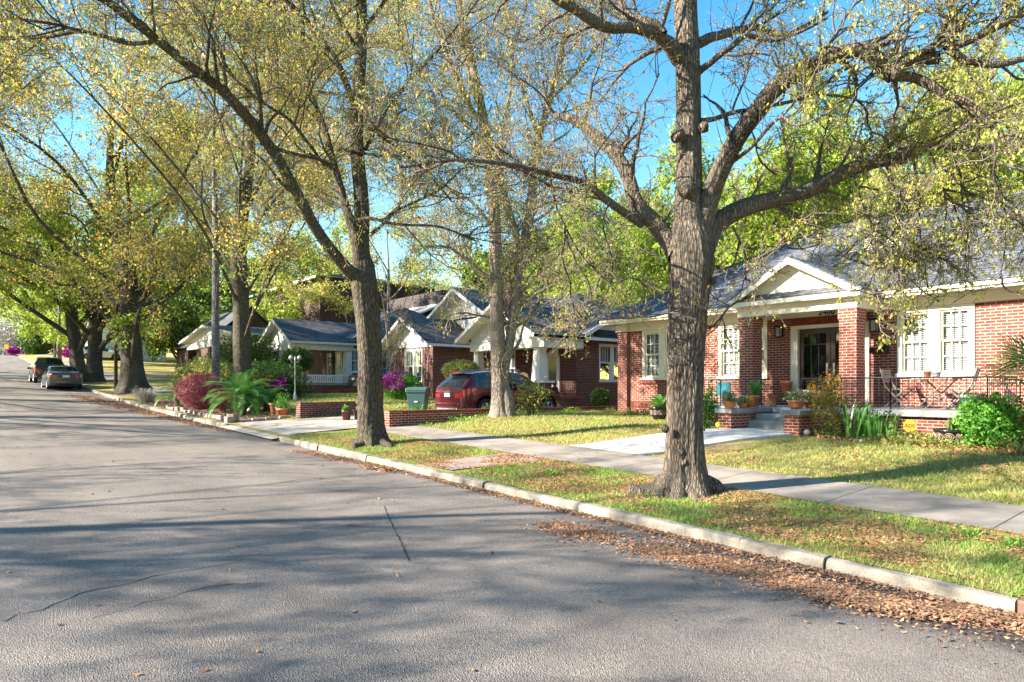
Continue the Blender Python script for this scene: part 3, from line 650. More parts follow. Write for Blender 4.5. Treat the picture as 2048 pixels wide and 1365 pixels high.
# ---- tree 1: the big oak in front of house 2400
T1 = [(1372, 992, .33, 0), (1371, 945, .285, 0), (1370, 860, .262, 0), (1371, 760, .262, 0), (1374, 660, .28, 0), (1378, 585, .30, 0), (1382, 530, .34, 0), (1380, 485, .33, 0), (1376, 440, .23, 0), (1378, 380, .20, 0), (1377, 300, .19, 0), (1376, 200, .19, 0), (1374, 100, .185, 0), (1370, 0, .18, 0.1), (1372, -140, .16, .2), (1365, -330, .12, .3), (1372, -560, .05, .4)]
L1_ = [
 [(1392, 500, .20, 0), (1424, 403, .155, -.1), (1452, 330, .145, -.2), (1481, 271, .14, -.3), (1521, 220, .135, -.4), (1561, 172, .13, -.5), (1620, 141, .12, -.6), (1685, 123, .115, -.7), (1735, 132, .11, -.8), (1780, 150, .105, -.9), (1808, 119, .10, -1), (1853, 98, .09, -1.1), (1899, 95, .085, -1.2)],
 [(1896, 97, .07, -1.2), (1905, 55, .06, -1.2), (1903, 0, .05, -1.3), (1920, -80, .03, -1.4)],
 [(1896, 95, .065, -1.2), (1950, 70, .055, -1.3), (2050, 28, .045, -1.5), (2160, 0, .03, -1.6)],
 [(1899, 100, .06, -1.2), (1930, 122, .055, -1.3), (2000, 125, .05, -1.4), (2080, 112, .04, -1.5), (2200, 130, .025, -1.6)],
 [(1790, 148, .075, -.9), (1830, 165, .07, -.9), (1880, 190, .06, -1), (1930, 203, .05, -1.1), (1975, 238, .04, -1.2), (2040, 300, .02, -1.4)],
 [(1400, 510, .21, 0), (1440, 470, .16, .1), (1490, 437, .15, .2), (1550, 406, .14, .3), (1613, 377, .13, .4), (1700, 337, .125, .5), (1760, 313, .11, .6), (1830, 288, .09, .7), (1900, 283, .07, .8), (1980, 285, .05, .9), (2080, 262, .04, 1)],
 [(1840, 283, .05, .7), (1852, 245, .045, .7), (1885, 220, .04, .8), (1930, 205, .03, .9), (1990, 150, .02, 1)],
 [(1358, 510, .19, 0), (1325, 470, .15, .1), (1283, 425, .13, .2), (1261, 385, .12, .3), (1221, 319, .10, .5), (1166, 256, .08, .7), (1120, 215, .05, .9), (1080, 150, .03, 1)],
 [(1285, 450, .07, .2), (1221, 403, .065, 0), (1173, 366, .055, -.2), (1100, 350, .045, -.4), (1010, 335, .035, -.6), (900, 318, .025, -.9), (800, 330, .015, -1)],
 [(1362, 120, .15, 0), (1340, 85, .12, -.2), (1320, 62, .10, -.3), (1265, 55, .085, -.5), (1203, 48, .08, -.7), (1137, 22, .07, -.9), (1085, 0, .06, -1), (1000, -10, .04, -1.2)],
 [(1325, 70, .09, -.3), (1280, 40, .08, -.2), (1250, 10, .07, 0), (1225, -40, .05, .2), (1180, -120, .03, .4)],
 [(1392, 150, .06, 0), (1425, 120, .05, -.2), (1460, 95, .045, -.3), (1500, 72, .04, -.4), (1560, 80, .03, -.5), (1650, 40, .02, -.6)],
 [(1392, 245, .05, 0), (1430, 235, .04, -.2), (1480, 222, .035, -.3), (1540, 212, .03, -.4), (1640, 195, .02, -.5), (1740, 210, .012, -.6)],
 [(1392, 88, .09, 0), (1440, 70, .075, .3), (1500, 60, .06, .6), (1570, 70, .04, .9), (1650, 20, .03, 1.2)],
 [(1372, -60, .09, 0), (1440, -120, .07, .2), (1540, -180, .05, .4), (1650, -200, .03, .5)],
 [(1370, -120, .09, 0), (1300, -180, .07, .2), (1200, -220, .05, .4)],
 [(1850, 286, .022, .7), (1880, 350, .018, .5), (1892, 430, .013, .3), (1870, 530, .007, .2)],
 [(1950, 286, .022, .8), (1990, 360, .018, .6), (2012, 450, .013, .4), (2000, 560, .007, .2)],
 [(1760, 313, .022, .6), (1790, 380, .018, .8), (1800, 450, .013, 1), (1770, 540, .007, 1.1)],
 [(1700, 337, .022, .5), (1722, 400, .018, .2), (1750, 470, .013, 0), (1745, 590, .006, 0)],
 [(2040, 270, .022, 1), (2075, 380, .018, .7), (2050, 520, .008, .4)],
 [(1900, 283, .022, .8), (1935, 400, .016, 1.1), (1930, 520, .007, 1.3)],
 [(1820, 290, .022, .7), (1840, 400, .016, 1.2), (1825, 520, .007, 1.4)],
 [(1466, 452, .018, .2), (1492, 520, .012, .1), (1478, 600, .006, 0)],
 [(1221, 403, .018, 0), (1205, 450, .014, -.1), (1225, 540, .010, -.2), (1195, 640, .005, -.3)],
 [(1100, 350, .018, -.4), (1120, 430, .014, -.4), (1170, 520, .009, -.3), (1260, 600, .005, -.2)],
 [(1455, 330, .035, -.2), (1500, 300, .03, -.5), (1560, 235, .025, -.8), (1600, 250, .02, -1), (1700, 200, .012, -1.3)],
]
right_side = lambda P: (cam_px(P) > 3.6)
left_side = lambda P: (cam_px(P) <= 3.6)
L1_ = [[(a_, b_, c_ * .86, d_) for a_, b_, c_, d_ in q_] for q_ in L1_]
street_tree('oak_tree', 'thick grey oak with forking limbs on the verge before the house numbered 2400', (1372, 975), 9.6, T1, L1_, M['bark1'],
    [('leaf_catkin', 5, .036, 1.2, .6, .03, right_side), ('leaf_gold', 2, .036, .7, .45, .03, left_side), ('leaf_olive', 3, .034, .7, .45, .03, left_side), ('leaf_olive', 2, .036, .5, .45, .03, right_side)],
    11, 160, 1000, 7200, (0.8, 2.0), (.45, 1.0), (.22, .55), group=G1, sides=96, ridge=.045, knobs=[(1358, 270, .085), (1408, 255, .07), (1374, 378, .12), (1362, 905, .05), (1367, 925, .06), (1371, 940, .045), (1331, 858, .055), (1352, 275, .07), (1408, 860, .02), (1428, 562, .045)], flare=(.75, .24),
    roots=[(-.63, -.78, .19, .95), (-.1, -.99, .13, .6), (.75, -.6, .12, .6), (.7, .7, .14, .75), (-.5, .85, .12, .8), (-.95, -.1, .14, .8)], tl=(.15, 1), tk=.9)
# hanging catkin sprays at the right, off the same tree's lower limb: belong to this oak
# ---- tree 2
T2 = [(744, 905, .38, 0), (743, 868, .33, 0), (741, 810, .30, 0), (741, 740, .285, 0), (738, 670, .28, 0), (733, 610, .29, 0), (728, 570, .30, 0), (726, 535, .27, .1), (722, 500, .19, .2), (723, 410, .17, .3), (716, 330, .16, .3), (712, 250, .155, .3), (718, 160, .14, .3), (724, 60, .13, .3), (722, -60, .11, .3), (730, -220, .08, .3), (726, -380, .04, .3)]
L2_ = [
 [(716, 560, .19, 0), (690, 530, .16, -.3), (671, 505, .15, -.6), (630, 447, .14, -1), (580, 373, .135, -1.4), (519, 283, .125, -1.9), (449, 197, .115, -2.5), (377, 135, .10, -3), (287, 53, .09, -3.5), (221, 0, .08, -4), (130, -60, .06, -4.4), (20, -140, .03, -5)],
 [(725, 545, .16, 0), (710, 500, .14, 0), (692, 440, .125, .1), (675, 370, .11, .2), (662, 320, .105, .2), (646, 254, .10, .3), (621, 185, .09, .4), (601, 100, .08, .5), (565, 40, .07, .6), (530, -20, .06, .7), (480, -90, .03, .8)],
 [(602, 105, .06, .5), (607, 50, .055, .3), (600, -10, .05, 0), (620, -80, .03, 0)],
 [(714, 215, .11, .3), (695, 176, .10, 0), (663, 111, .09, -.3), (609, 45, .075, -.6), (572, 0, .06, -.8), (520, -80, .03, -1)],
 [(318 + 0, 80, .05, -3.2), (250, 85, .05, -3), (170, 62, .045, -2.8), (90, 78, .04, -2.6), (0, 80, .035, -2.4), (-120, 60, .02, -2.2)],
 [(250, 82, .04, -3), (150, 60, .035, -3.3), (60, 40, .03, -3.6), (-60, 20, .02, -4)],
 [(523, 288, .05, -1.8), (560, 298, .05, -1.3), (610, 312, .05, -.8), (648, 325, .05, -.3), (668, 335, .05, .1)],
 [(735, 255, .05, .3), (786, 287, .05, .5), (825, 320, .045, .7), (851, 345, .04, .9), (900, 400, .03, 1.2)],
 [(648, 330, .045, .1), (620, 290, .045, -.4), (575, 235, .04, -.9), (520, 205, .035, -1.4), (440, 130, .03, -2)],
 [(675, 268 + 30, .04, .2), (760, 313, .04, .1), (830, 312, .038, 0), (900, 318, .035, -.2), (1000, 345, .02, -.3)],
 [(634, 183, .04, .4), (680, 190, .035, .2), (740, 204, .03, 0), (790, 200, .02, -.3)],
 [(700, 440, .05, .1), (740, 438, .045, -.3), (790, 450, .04, -.7), (880, 455, .03, -1), (950, 480, .02, -1.2)],
 [(740, 470, .05, .2), (800, 420, .045, .6), (880, 380, .035, 1), (960, 300, .02, 1.4)],
 [(730, 300, .06, .3), (790, 200, .05, .6), (860, 120, .04, .9), (930, 30, .03, 1.2), (990, -40, .02, 1.4)],
 [(722, 60, .06, .3), (790, -20, .05, .3), (860, -90, .03, .3)],
 [(722, 120, .06, .3), (670, 20, .05, .8), (640, -60, .03, 1)],
]
L2_ = [[(a_, b_, c_ * .8, d_) for a_, b_, c_, d_ in q_] for q_ in L2_]
street_tree('oak_tree', 'dark trunked street oak with one long limb slanting up to the left over the road', (743, 885), 15.4, T2, L2_, M['bark2'],
    [('leaf_olive', 5, .056, .6, .45, .07, None), ('leaf_gold', 4, .054, .5, .45, .08, None)], 12, 150, 800, 5600, (1.4, 3.4), (.8, 1.6), (.35, .8), group=G1, sides=72, ridge=.05,
    roots=[(-.9, -.4, .12, .9), (.5, -.85, .12, .9), (.95, .1, .12, 1.1), (-.3, .9, .1, .8)], flare=(.7, .25), tw=.0045, tk=.92)
# ---- tree 3: twin stemmed
T3 = [(999, 850, .32, 0), (999, 815, .27, 0), (998, 760, .235, 0), (996, 700, .225, 0), (994, 640, .215, 0), (994, 590, .21, 0), (991, 520, .18, 0), (990, 440, .17, 0), (980, 350, .16, 0), (972, 280, .15, 0), (963, 220, .13, 0), (945, 130, .11, 0), (928, 50, .10, 0), (910, -40, .08, 0), (895, -140, .04, 0)]
L3_ = [
 [(1018, 850, .24, -.1), (1018, 800, .20, -.1), (1021, 740, .16, -.05), (1032, 670, .145, 0), (1038, 600, .14, .1), (1040, 540, .135, .2), (1050, 430, .15, .3), (1058, 350, .13, .3), (1072, 280, .12, .4), (1092, 205, .10, .4), (1120, 110, .08, .5), (1140, 0, .06, .5), (1160, -100, .03, .5)],
 [(1000, 585, .13, 0), (1012, 545, .11, .3), (1035, 500, .12, .6), (1010, 400, .09, .8), (1005, 300, .07, 1)],
 [(968, 260, .10, 0), (945, 213, .09, -.2), (905, 140, .08, -.4), (870, 60, .06, -.6), (850, -40, .04, -.8)],
 [(972, 300, .09, 0), (930, 250, .08, .4), (880, 190, .06, .8), (820, 110, .04, 1.2), (760, 40, .02, 1.4)],
 [(960, 210, .08, 0), (930, 110, .07, .3), (915, 20, .06, .5), (900, -60, .04, .6)],
 [(985, 390, .07, 0), (1000, 300, .06, -.3), (1020, 200, .05, -.5), (1030, 90, .04, -.6), (1060, -20, .02, -.8)],
 [(1090, 210, .06, .4), (1150, 150, .05, .6), (1200, 90, .04, .8), (1250, 40, .02, 1)],
 [(1050, 430, .06, .3), (1100, 400, .05, 0), (1160, 410, .04, -.3), (1240, 450, .03, -.5)],
 [(1075, 270, .06, .4), (1040, 170, .05, .8), (1010, 60, .03, 1.2)],
 [(1000, 600, .06, 0), (960, 540, .05, -.3), (900, 500, .04, -.5), (850, 490, .02, -.7)],
 [(992, 470, .06, 0), (940, 400, .05, .2), (870, 370, .04, .3), (800, 370, .02, .4)],
]
street_tree('twin_stem_tree', 'pale barked twin stemmed tree on the lawn edge in front of the parked maroon car', (1010, 838), 20.6, T3, L3_, M['bark3'],
    [('leaf_gold', 5, .064, .6, .42, .09, None), ('leaf_olive', 4, .062, .6, .42, .08, None)], 13, 120, 620, 4200, (1.6, 3.6), (.8, 1.7), (.4, .9), sides=48, ridge=.05, tw=.0055, flare=(.5, .2), twig='twig_pale')
# ---- generic crowned trees -------------------------------------------------
def crown_tree(name, label, x, y, h, tr, cr, bark, leaf, seed, lean=(0, 0), fork=0.35, n0=9, n1=70, n2=420, n3=2200, per=5, size=.16, group=None, leaf2=None, zb=None, sides=20, flare=(.6, .3), spread=0.15, droop=.05, tw=.008, up=.15, uplimb=.5, lr=.5):
    rg = np.random.default_rng(seed); z0 = H(x, y) if zb is None else zb
    t = thing(name, label, 'tree', (x, y, z0), group); W = Wood(); fz = h * fork
    top = np.array([x + lean[0] * h, y + lean[1] * h, z0 + h * .95])
    base = np.array([x, y, z0 - .15]); mid = base + (top - base) * fork
    pts = [base, base + (mid - base) * .15, base + (mid - base) * .6, mid, mid + (top - mid) * .45 + rg.normal(size=3) * h * .02, top]
    P, R = resample([Vector(p) for p in pts], [tr * 1.25, tr * 1.05, tr * .9, tr * .85, tr * .4, .03], 40); trunk_mesh(rg, W, P, R, sides, .06, flare)
    LP = []; LR = []
    for i in range(n0):
        f = fork * .75 + (0.85 - fork * .75) * (i / max(1, n0 - 1)); s = P[int(f * 39)]
        a = i * 2.4 + rg.uniform(-.4, .4); ln = cr * (1.15 - .5 * abs(f - .5)) * rg.uniform(.8, 1.15)
        ux = uplimb + .5 * f; d = np.array([math.cos(a), math.sin(a), ux])
        e = s + d * ln * .95; m1 = s + d * ln * .35 + np.array([0, 0, ln * .06]) + rg.normal(size=3) * ln * .04; m2 = s + d * ln * .7 + np.array([0, 0, ln * .08]) + rg.normal(size=3) * ln * .06
        r0 = max(.03, tr * lr * (1 - f * .6)); P_, R_ = resample([Vector(q) for q in (s, m1, m2, e)], [r0, r0 * .7, r0 * .45, .02], 16)
        W.add(P_, R_, 9); LP.append(P_); LR.append(R_)
    LP = np.array(LP); LR = np.array(LR); ctr = np.array([x, y, z0 + h * .45])
    P1, R1 = grow(rg, LP, LR, n1, 8, (cr * .25, cr * .6), (.5, 1.1), .2, up, droop, .2, .45, .012, ctr, .3, .07); W.add(P1, R1, 5)
    W1 = W; W = Wood()
    P2, R2 = grow(rg, P1, R1, n2, 6, (cr * .12, cr * .3), (.5, 1.2), .15, up * .7, droop, .25, .5, .009, None, .3); W.add(P2, R2, 3)
    P3, R3 = grow(rg, P2, R2, n3, 4, (cr * .06, cr * .16), (.4, 1.2), .1, 0, droop, .3, .5, tw, None, .3); W.add(P3, R3, 3)
    W1.build('trunk', bark, t); W.build('twigs', M['twig'], t)
    for k, (mn, pr) in enumerate(((leaf, per), (leaf2, max(1, per // 2)))):
        if mn is None: continue
        V, Q = leaf_quads(rg, leaves_on(rg, P3, pr, spread), size, .3, .6)
        mesh_obj('crown', np_mesh('crown', V, Q, parent=t), M[mn], t)
    return t
def copy_tree_to(src, x, y, label, scale, rz, group=None, zb=None, name=None):
    c = copy_tree(src); c.location = (x, y, H(x, y) if zb is None else zb); c.rotation_euler = (0, 0, rz); c.scale = (scale[0], scale[0], scale[1])
    tag(c, label, 'tree', group)
    if name: c.name = name
    return c
# tree 4: gold-green street tree behind the sago palm
crown_tree('street_tree', 'mid sized street tree rising behind the sago palm with the red shrub at its left', on(488, 25.2).x, on(488, 25.2).y, 17, .33, 5.6, M['bark2'], 'leaf_gold', 21, (-.02, -.02), .42, 15, 130, 800, 5200, 8, .085, G1, 'leaf_olive', flare=(.5, .25), uplimb=.9, spread=.22, lr=.26)
# tree 5: big oak left
crown_tree('street_tree', 'huge dark oak forking low beside the kerb, with a mossy foot and sapling', -42.6, 7.7, 19, .55, 9.0, M['bark_far'], 'leaf_gold', 22, (0, -.05), .36, 15, 150, 1100, 7500, 9, .105, G1, 'leaf_olive', flare=(.9, .5), sides=40, uplimb=.6, spread=.28, lr=.36)
crown_tree('street_tree', 'stout flared tree trunk just right of the two parked cars', -56.0, 7.6, 12, .50, 6.5, M['bark_far'], 'leaf_spring', 23, (0, 0.02), .42, 12, 90, 700, 3800, 11, .15, G1, None, flare=(.8, .45))
crown_tree('street_tree', 'wide trunk directly behind the parked black pickup with a limb leaning out over the street', -62.5, 7.5, 15, .52, 8.5, M['bark_far'], 'leaf_spring', 24, (0, -.10), .38, 12, 110, 760, 4400, 10, .16, G1, 'leaf_gold', flare=(.7, .45))
crown_tree('slim_street_tree', 'slim grey street tree on the grass well beyond the parked cars', -80, 7.9, 9, .22, 4.2, M['bark3'], 'leaf_spring', 25, (0, 0), .4, 8, 50, 260, 1400, 6, .2, None, None)
crown_tree('slim_street_tree', 'slim brown trunk further back, just left of the slim grey street tree', -90, 8.6, 9, .25, 4.0, M['bark_far'], 'leaf_spring', 26, (0, 0), .5, 7, 40, 220, 1000, 6, .22, None, None)
crown_tree('sapling', 'thin straight sapling close to the left side of the huge mossy footed oak', -43.5, 6.95, 9, .09, 2.6, M['bark_far'], 'leaf_spring', 27, (0, 0), .5, 7, 30, 150, 700, 5, .14, None, None, flare=(.2, .2))
crown_tree('birch_tree', 'slim white trunked tree with dark bands rising behind the red shrub', -31.6, 8.9, 17, .16, 3.6, M['birch'], 'leaf_gold', 28, (0.0, 0), .5, 11, 60, 320, 1500, 4, .07, None, None, flare=(.2, .2), uplimb=1.0, lr=.22)
# multi-stemmed bare crape myrtle beside house with white porch
crown_tree('bare_small_tree', 'leafless grey small tree with many thin upright stems just right of the big dark oak', on(776, 33).x, on(776, 33).y, 6.5, .07, 1.5, M['bark3'], 'leaf_olive', 29, (0, 0), .12, 12, 60, 320, 1100, 1, .05, None, None, flare=(.2, .2), uplimb=2.6)
# background trees
GB = 'green trees rising behind the houses'
pA = crown_tree('shade_tree', 'bright green tree between the gabled middle house and the right hand house', -13, 34, 14, .35, 6.5, M['bark_far'], 'leaf_spring', 31, (0, 0), .25, 13, 100, 760, 4600, 8, .22, GB, None, spread=.25)
pB = crown_tree('shade_tree', 'deep green tree behind the left hip of the grey shingle roof', -20, 37, 12, .35, 6.0, M['bark_far'], 'leaf_deep', 32, (0, 0), .22, 12, 90, 620, 3400, 8, .26, GB, 'leaf_spring', spread=.28)
pC = crown_tree('shade_tree', 'loose yellow green tree over the top right corner of the grey shingle roof', -3, 31, 17, .35, 7.0, M['bark3'], 'leaf_catkin', 33, (0, 0), .3, 13, 110, 700, 4200, 6, .16, GB, None, spread=.2)
bgs = [
 (pA, -27, 40, 1.0, 1.05, 1.1, 'round green tree over the dark roof of the gabled middle house'), (pB, -33, 44, 1.1, 1.2, 2.0, 'dark green tree in the gap between the middle house and the porch house'),
 (pA, -8, 44, 1.15, 1.15, 2.9, 'tall light green tree behind the ridge of the right hand house'), (pC, -13, 50, 1.0, .95, 4.0, 'feathery yellow green tree far behind the big oak fork'),
 (pA, -42, 46, 1.2, 1.15, 4.4, 'light green tree behind the brown brick building, right part'), (pB, -52, 45, 1.1, 1.2, .5, 'dark green tree behind the brown brick building, left part'),
 (pC, -60, 33, 1.0, .9, 1.5, 'yellowish tree standing behind the small dark roofed house on the left'), (pA, -72, 30, 1.1, 1.05, 3.3, 'green tree beside the small dark roofed house on the left'),
 (pB, -84, 20, 1.0, 1.0, 5.2, 'dense green tree on the lawn beyond the white car'), (pA, -104, 12, 1.0, .95, 2.2, 'leafy green tree near the crest of the street'),
 (pC, -125, 10, 1.2, 1.0, 0.2, 'pale yellow tree at the far end of the street'), (pB, -98, 30, 1.2, 1.1, 1.0, 'dark mass of a tree far behind the slim street trees'),
 (pA, -21, 33, .9, .85, .9, 'bright green tree filling the gap behind the porch roof of the gabled house'), (pA, -16.5, 41, 1.1, 1.1, 5.5, 'tall bright green tree seen right of the pale twin trunk'), (pA, -31, 36, .95, .95, 2.4, 'bright green tree behind the upper white gable'),
 (pC, 6, 33, 1.0, 1.0, 2.6, 'yellow green tree above the right edge of the shingle roof'), (pA, -18, 56, 1.3, 1.15, 1.7, 'tall green tree farthest back in the middle'),
 (pC, -36, 58, 1.3, 1.2, 5.0, 'thin leaved pale tree farthest back above the gabled house'), (pC, -70, 50, 1.3, 1.1, 3.0, 'thin leaved pale tree farthest back on the left'),
 (pA, -120, 30, 1.3, 1.1, 3.8, 'green tree on the hill farthest left'), (pC, -135, -8, 1.1, 1.0, 3.1, 'yellow leaved tree on the opposite side at the end of the street'),
]
for s_, x, y, a, b, rz, lab in bgs: copy_tree_to(s_, x, y, lab, (a, b), rz, GB)
# trees over the road on its far side: their limbs reach in at the left edge and their shade falls on the road
GO = 'trees lining the opposite side of the street'
oA = crown_tree('roadside_tree', 'gold leaved tree on the opposite kerb whose twigs hang in at the top left', -33, -7.5, 17, .40, 8.0, M['bark2'], 'leaf_gold', 41, (0, 0), .38, 14, 140, 800, 5000, 5, .085, GO, 'leaf_olive', spread=.2, lr=.32)
oB = crown_tree('roadside_tree', 'thin crowned tree in the opposite front garden, shading the near road', -14.5, -11.5, 13.5, .26, 6.3, M['bark2'], 'leaf_olive', 43, (0, 0), (.4), 16, 190, 900, 2800, 3, .09, GO, None, spread=.25, lr=.24)
for x, y, a, b, rz, lab in [(-44, -6.8, 1.0, 1.05, 1.0, 'second gold leaved tree up the opposite kerb'), (-55, -6, 1.1, 1.1, 2.1, 'third gold leaved tree up the opposite kerb'),
     (-70, -6, 1.1, 1.1, 3.4, 'fourth gold leaved tree up the opposite kerb'), (-66, -4.8, .9, 1.0, 0.4, 'gold leaved tree on the opposite kerb near the crest'),     ]:
    copy_tree_to(oA if y > -10 else oB, x, y, lab, (a, b), rz, GO)

for i, x in enumerate(range(-75, 30, 13)):  # unseen row, added so the windows reflect foliage instead of bright ground
    copy_tree_to(pB if i % 2 else pA, x, -38 - (i % 3) * 4, 'unseen green tree added opposite for the window reflections, number %s from the near end' % ['eight', 'seven', 'six', 'five', 'four', 'three', 'two', 'one', 'nil'][i], (1.1, .9), i * 1.1, 'unseen green trees added opposite for the window reflections')
# ================================================================ HOUSES
class Face:
    """maps (a, out, z) to world: 'f' front wall facing -y at y=p; 'r' side wall facing +x at x=p (a = y)"""
    def __init__(s, kind, p): s.k = kind; s.p = p
    def pt(s, a, o, z): return (a, s.p - o, z) if s.k == 'f' else (s.p + o, a, z)
    def box(s, mb, a0, a1, o0, o1, z0, z1):
        p = s.pt(a0, o0, z0); q = s.pt(a1, o1, z1); mb.box(p[0], q[0], p[1], q[1], p[2], q[2])
def wall_quads(mb, fc, a0, a1, z0, z1, holes, depth=0.12):
    A = sorted(set([a0, a1] + [h[0] for h in holes] + [h[1] for h in holes])); Z = sorted(set([z0, z1] + [h[2] for h in holes] + [h[3] for h in holes]))
    for i in range(len(A) - 1):
        for j in range(len(Z) - 1):
            am = (A[i] + A[i + 1]) / 2; zm = (Z[j] + Z[j + 1]) / 2
            if any(h[0] < am < h[1] and h[2] < zm < h[3] for h in holes): continue
            mb.add([fc.pt(A[i], 0, Z[j]), fc.pt(A[i + 1], 0, Z[j]), fc.pt(A[i + 1], 0, Z[j + 1]), fc.pt(A[i], 0, Z[j + 1])], [(0, 1, 2, 3)])
    for h in holes:
        c = [(h[0], h[2]), (h[1], h[2]), (h[1], h[3]), (h[0], h[3])]
        for k in range(4):
            p, q = c[k], c[(k + 1) % 4]
            mb.add([fc.pt(p[0], 0, p[1]), fc.pt(q[0], 0, q[1]), fc.pt(q[0], -depth, q[1]), fc.pt(p[0], -depth, p[1])], [(0, 1, 2, 3)])
def window(parent, fc, a0, a1, z0, z1, n=2, mun=(3, 2), casing=0.10, mull=0.12, m=None, blinds=True, sill=True, curtain=None, mw=0.022, lower_mun=True, out=0.02):
    m = m or M['cream']; mb = MB()
    fc.box(mb, a0, a0 + casing, -0.1, out, z0, z1); fc.box(mb, a1 - casing, a1, -0.1, out, z0, z1)
    fc.box(mb, a0 + casing, a1 - casing, -0.1, out, z1 - casing, z1)
    if sill: fc.box(mb, a0 - 0.03, a1 + 0.03, -0.1, out + 0.05, z0 - 0.03, z0 + 0.06)
    wi = (a1 - a0 - 2 * casing - (n - 1) * mull) / n; A = [a0 + casing + k * (wi + mull) for k in range(n)]
    for k in range(n - 1): fc.box(mb, A[k] + wi, A[k + 1], -0.1, out + 0.003, z0 + 0.06, z1 - casing)
    wn = mb.build('window', m, parent, bevel=0.004)
    zb = z0 + 0.06; zt = z1 - casing; zm = (zb + zt) / 2
    sm = MB(); pm = MB(); bms = []; bk = MB()
    for a in A:
        for (p, q, o) in ((zm, zt, -0.02), (zb, zm + 0.03, -0.045)):
            fc.box(sm, a, a + 0.045, o - .03, o, p, q); fc.box(sm, a + wi - 0.045, a + wi, o - .03, o, p, q)
            fc.box(sm, a + .045, a + wi - .045, o - .03, o, q - 0.045, q); fc.box(sm, a + .045, a + wi - .045, o - .03, o, p, p + 0.05)
            if p == zb and not lower_mun: mu = (1, 1)
            else: mu = mun
            for i in range(1, mu[0]):
                x = a + .045 + (wi - .09) * i / mu[0]; fc.box(sm, x - mw / 2, x + mw / 2, o - .02, o - .004, p + .05, q - .045)
            for j in range(1, mu[1]):
                z = p + .05 + (q - p - .095) * j / mu[1]; fc.box(sm, a + .045, a + wi - .045, o - .021, o - .005, z - mw / 2, z + mw / 2)
            pm.add([fc.pt(a + .04, o - .024, p + .04), fc.pt(a + wi - .04, o - .024, p + .04), fc.pt(a + wi - .04, o - .024, q - .04), fc.pt(a + .04, o - .024, q - .04)], [(0, 1, 2, 3)])
        bm_ = MB()
        if blinds:
            z = zb + 0.04
            while z < zt - 0.02:
                bm_.add([fc.pt(a + .03, -.10, z), fc.pt(a + wi - .03, -.10, z), fc.pt(a + wi - .03, -.135, z + .036), fc.pt(a + .03, -.135, z + .036)], [(0, 1, 2, 3)]); z += 0.048
        bms.append(bm_)
        bk.add([fc.pt(a, -.20, zb), fc.pt(a + wi, -.20, zb), fc.pt(a + wi, -.20, zt), fc.pt(a, -.20, zt)], [(0, 1, 2, 3)])
        fc.box(bk, a, a + .01, -.2, -.1, zb, zt); fc.box(bk, a + wi - .01, a + wi, -.2, -.1, zb, zt)
        if curtain:
            k = 14
            for cs in ((a + .04, a + wi * .36), (a + wi * .64, a + wi - .04)):
                vs = []
                for i in range(k):
                    x = cs[0] + (cs[1] - cs[0]) * i / (k - 1); o = -.15 + .018 * math.sin(i * 1.7)
                    vs += [fc.pt(x, o, zb + .03), fc.pt(x, o, zt - .02)]
                bm_.add(vs, [(2 * i, 2 * i + 2, 2 * i + 3, 2 * i + 1) for i in range(k - 1)])
    sm.build('sash', m, wn); pm.build('pane', M['pane'], wn); bk.build('window_dark_backing', M['unlit_interior'], wn)  # near-black backing panels paint the rooms behind as unlit
    for q_ in bms:
        if q_.v: q_.build('blind' if not curtain else 'curtain', M['blind'], wn)
    return wn
def sconce(parent, fc, a, z, s=1.0):
    mb = MB(); fc.box(mb, a - .07 * s, a + .07 * s, 0, .03, z - .16 * s, z + .14 * s); fc.box(mb, a - .10 * s, a + .10 * s, .03, .24 * s, z + .13 * s, z + .17 * s); fc.box(mb, a - .08 * s, a + .08 * s, .05, .21 * s, z - .18 * s, z - .155 * s)
    for i in (-1, 1):
        for o in (.06, .20 * s): fc.box(mb, a + i * .075 * s - .008, a + i * .075 * s + .008, o - .008, o + .008, z - .16 * s, z + .13 * s)
    w_ = mb.build('wall_lantern', M['iron'], parent)
    g = MB(); fc.box(g, a - .06 * s, a + .06 * s, .07, .19 * s, z - .15 * s, z + .12 * s); g.build('lantern_glass', M['frost'], w_)
M['frost'] = simple('frosted_glass', (0.42, 0.42, 0.42), 0.2, 0.1)
M['ceiling'] = simple('porch_ceiling_paint', (0.60, 0.56, 0.47), 0.7, 0.05)
def slab_roof(mb, pts, th=0.06):
    mb.prism(pts, (0, 0, -th))
def hip(x0, x1, y0, y1, z, pitch):
    r = (y1 - y0) / 2; zr = z + r * pitch
    a, b, c, d = (x0, y0, z), (x1, y0, z), (x1, y1, z), (x0, y1, z); e, f = (x0 + r, y0 + r, zr), (x1 - r, y0 + r, zr)
    return a, b, c, d, e, f
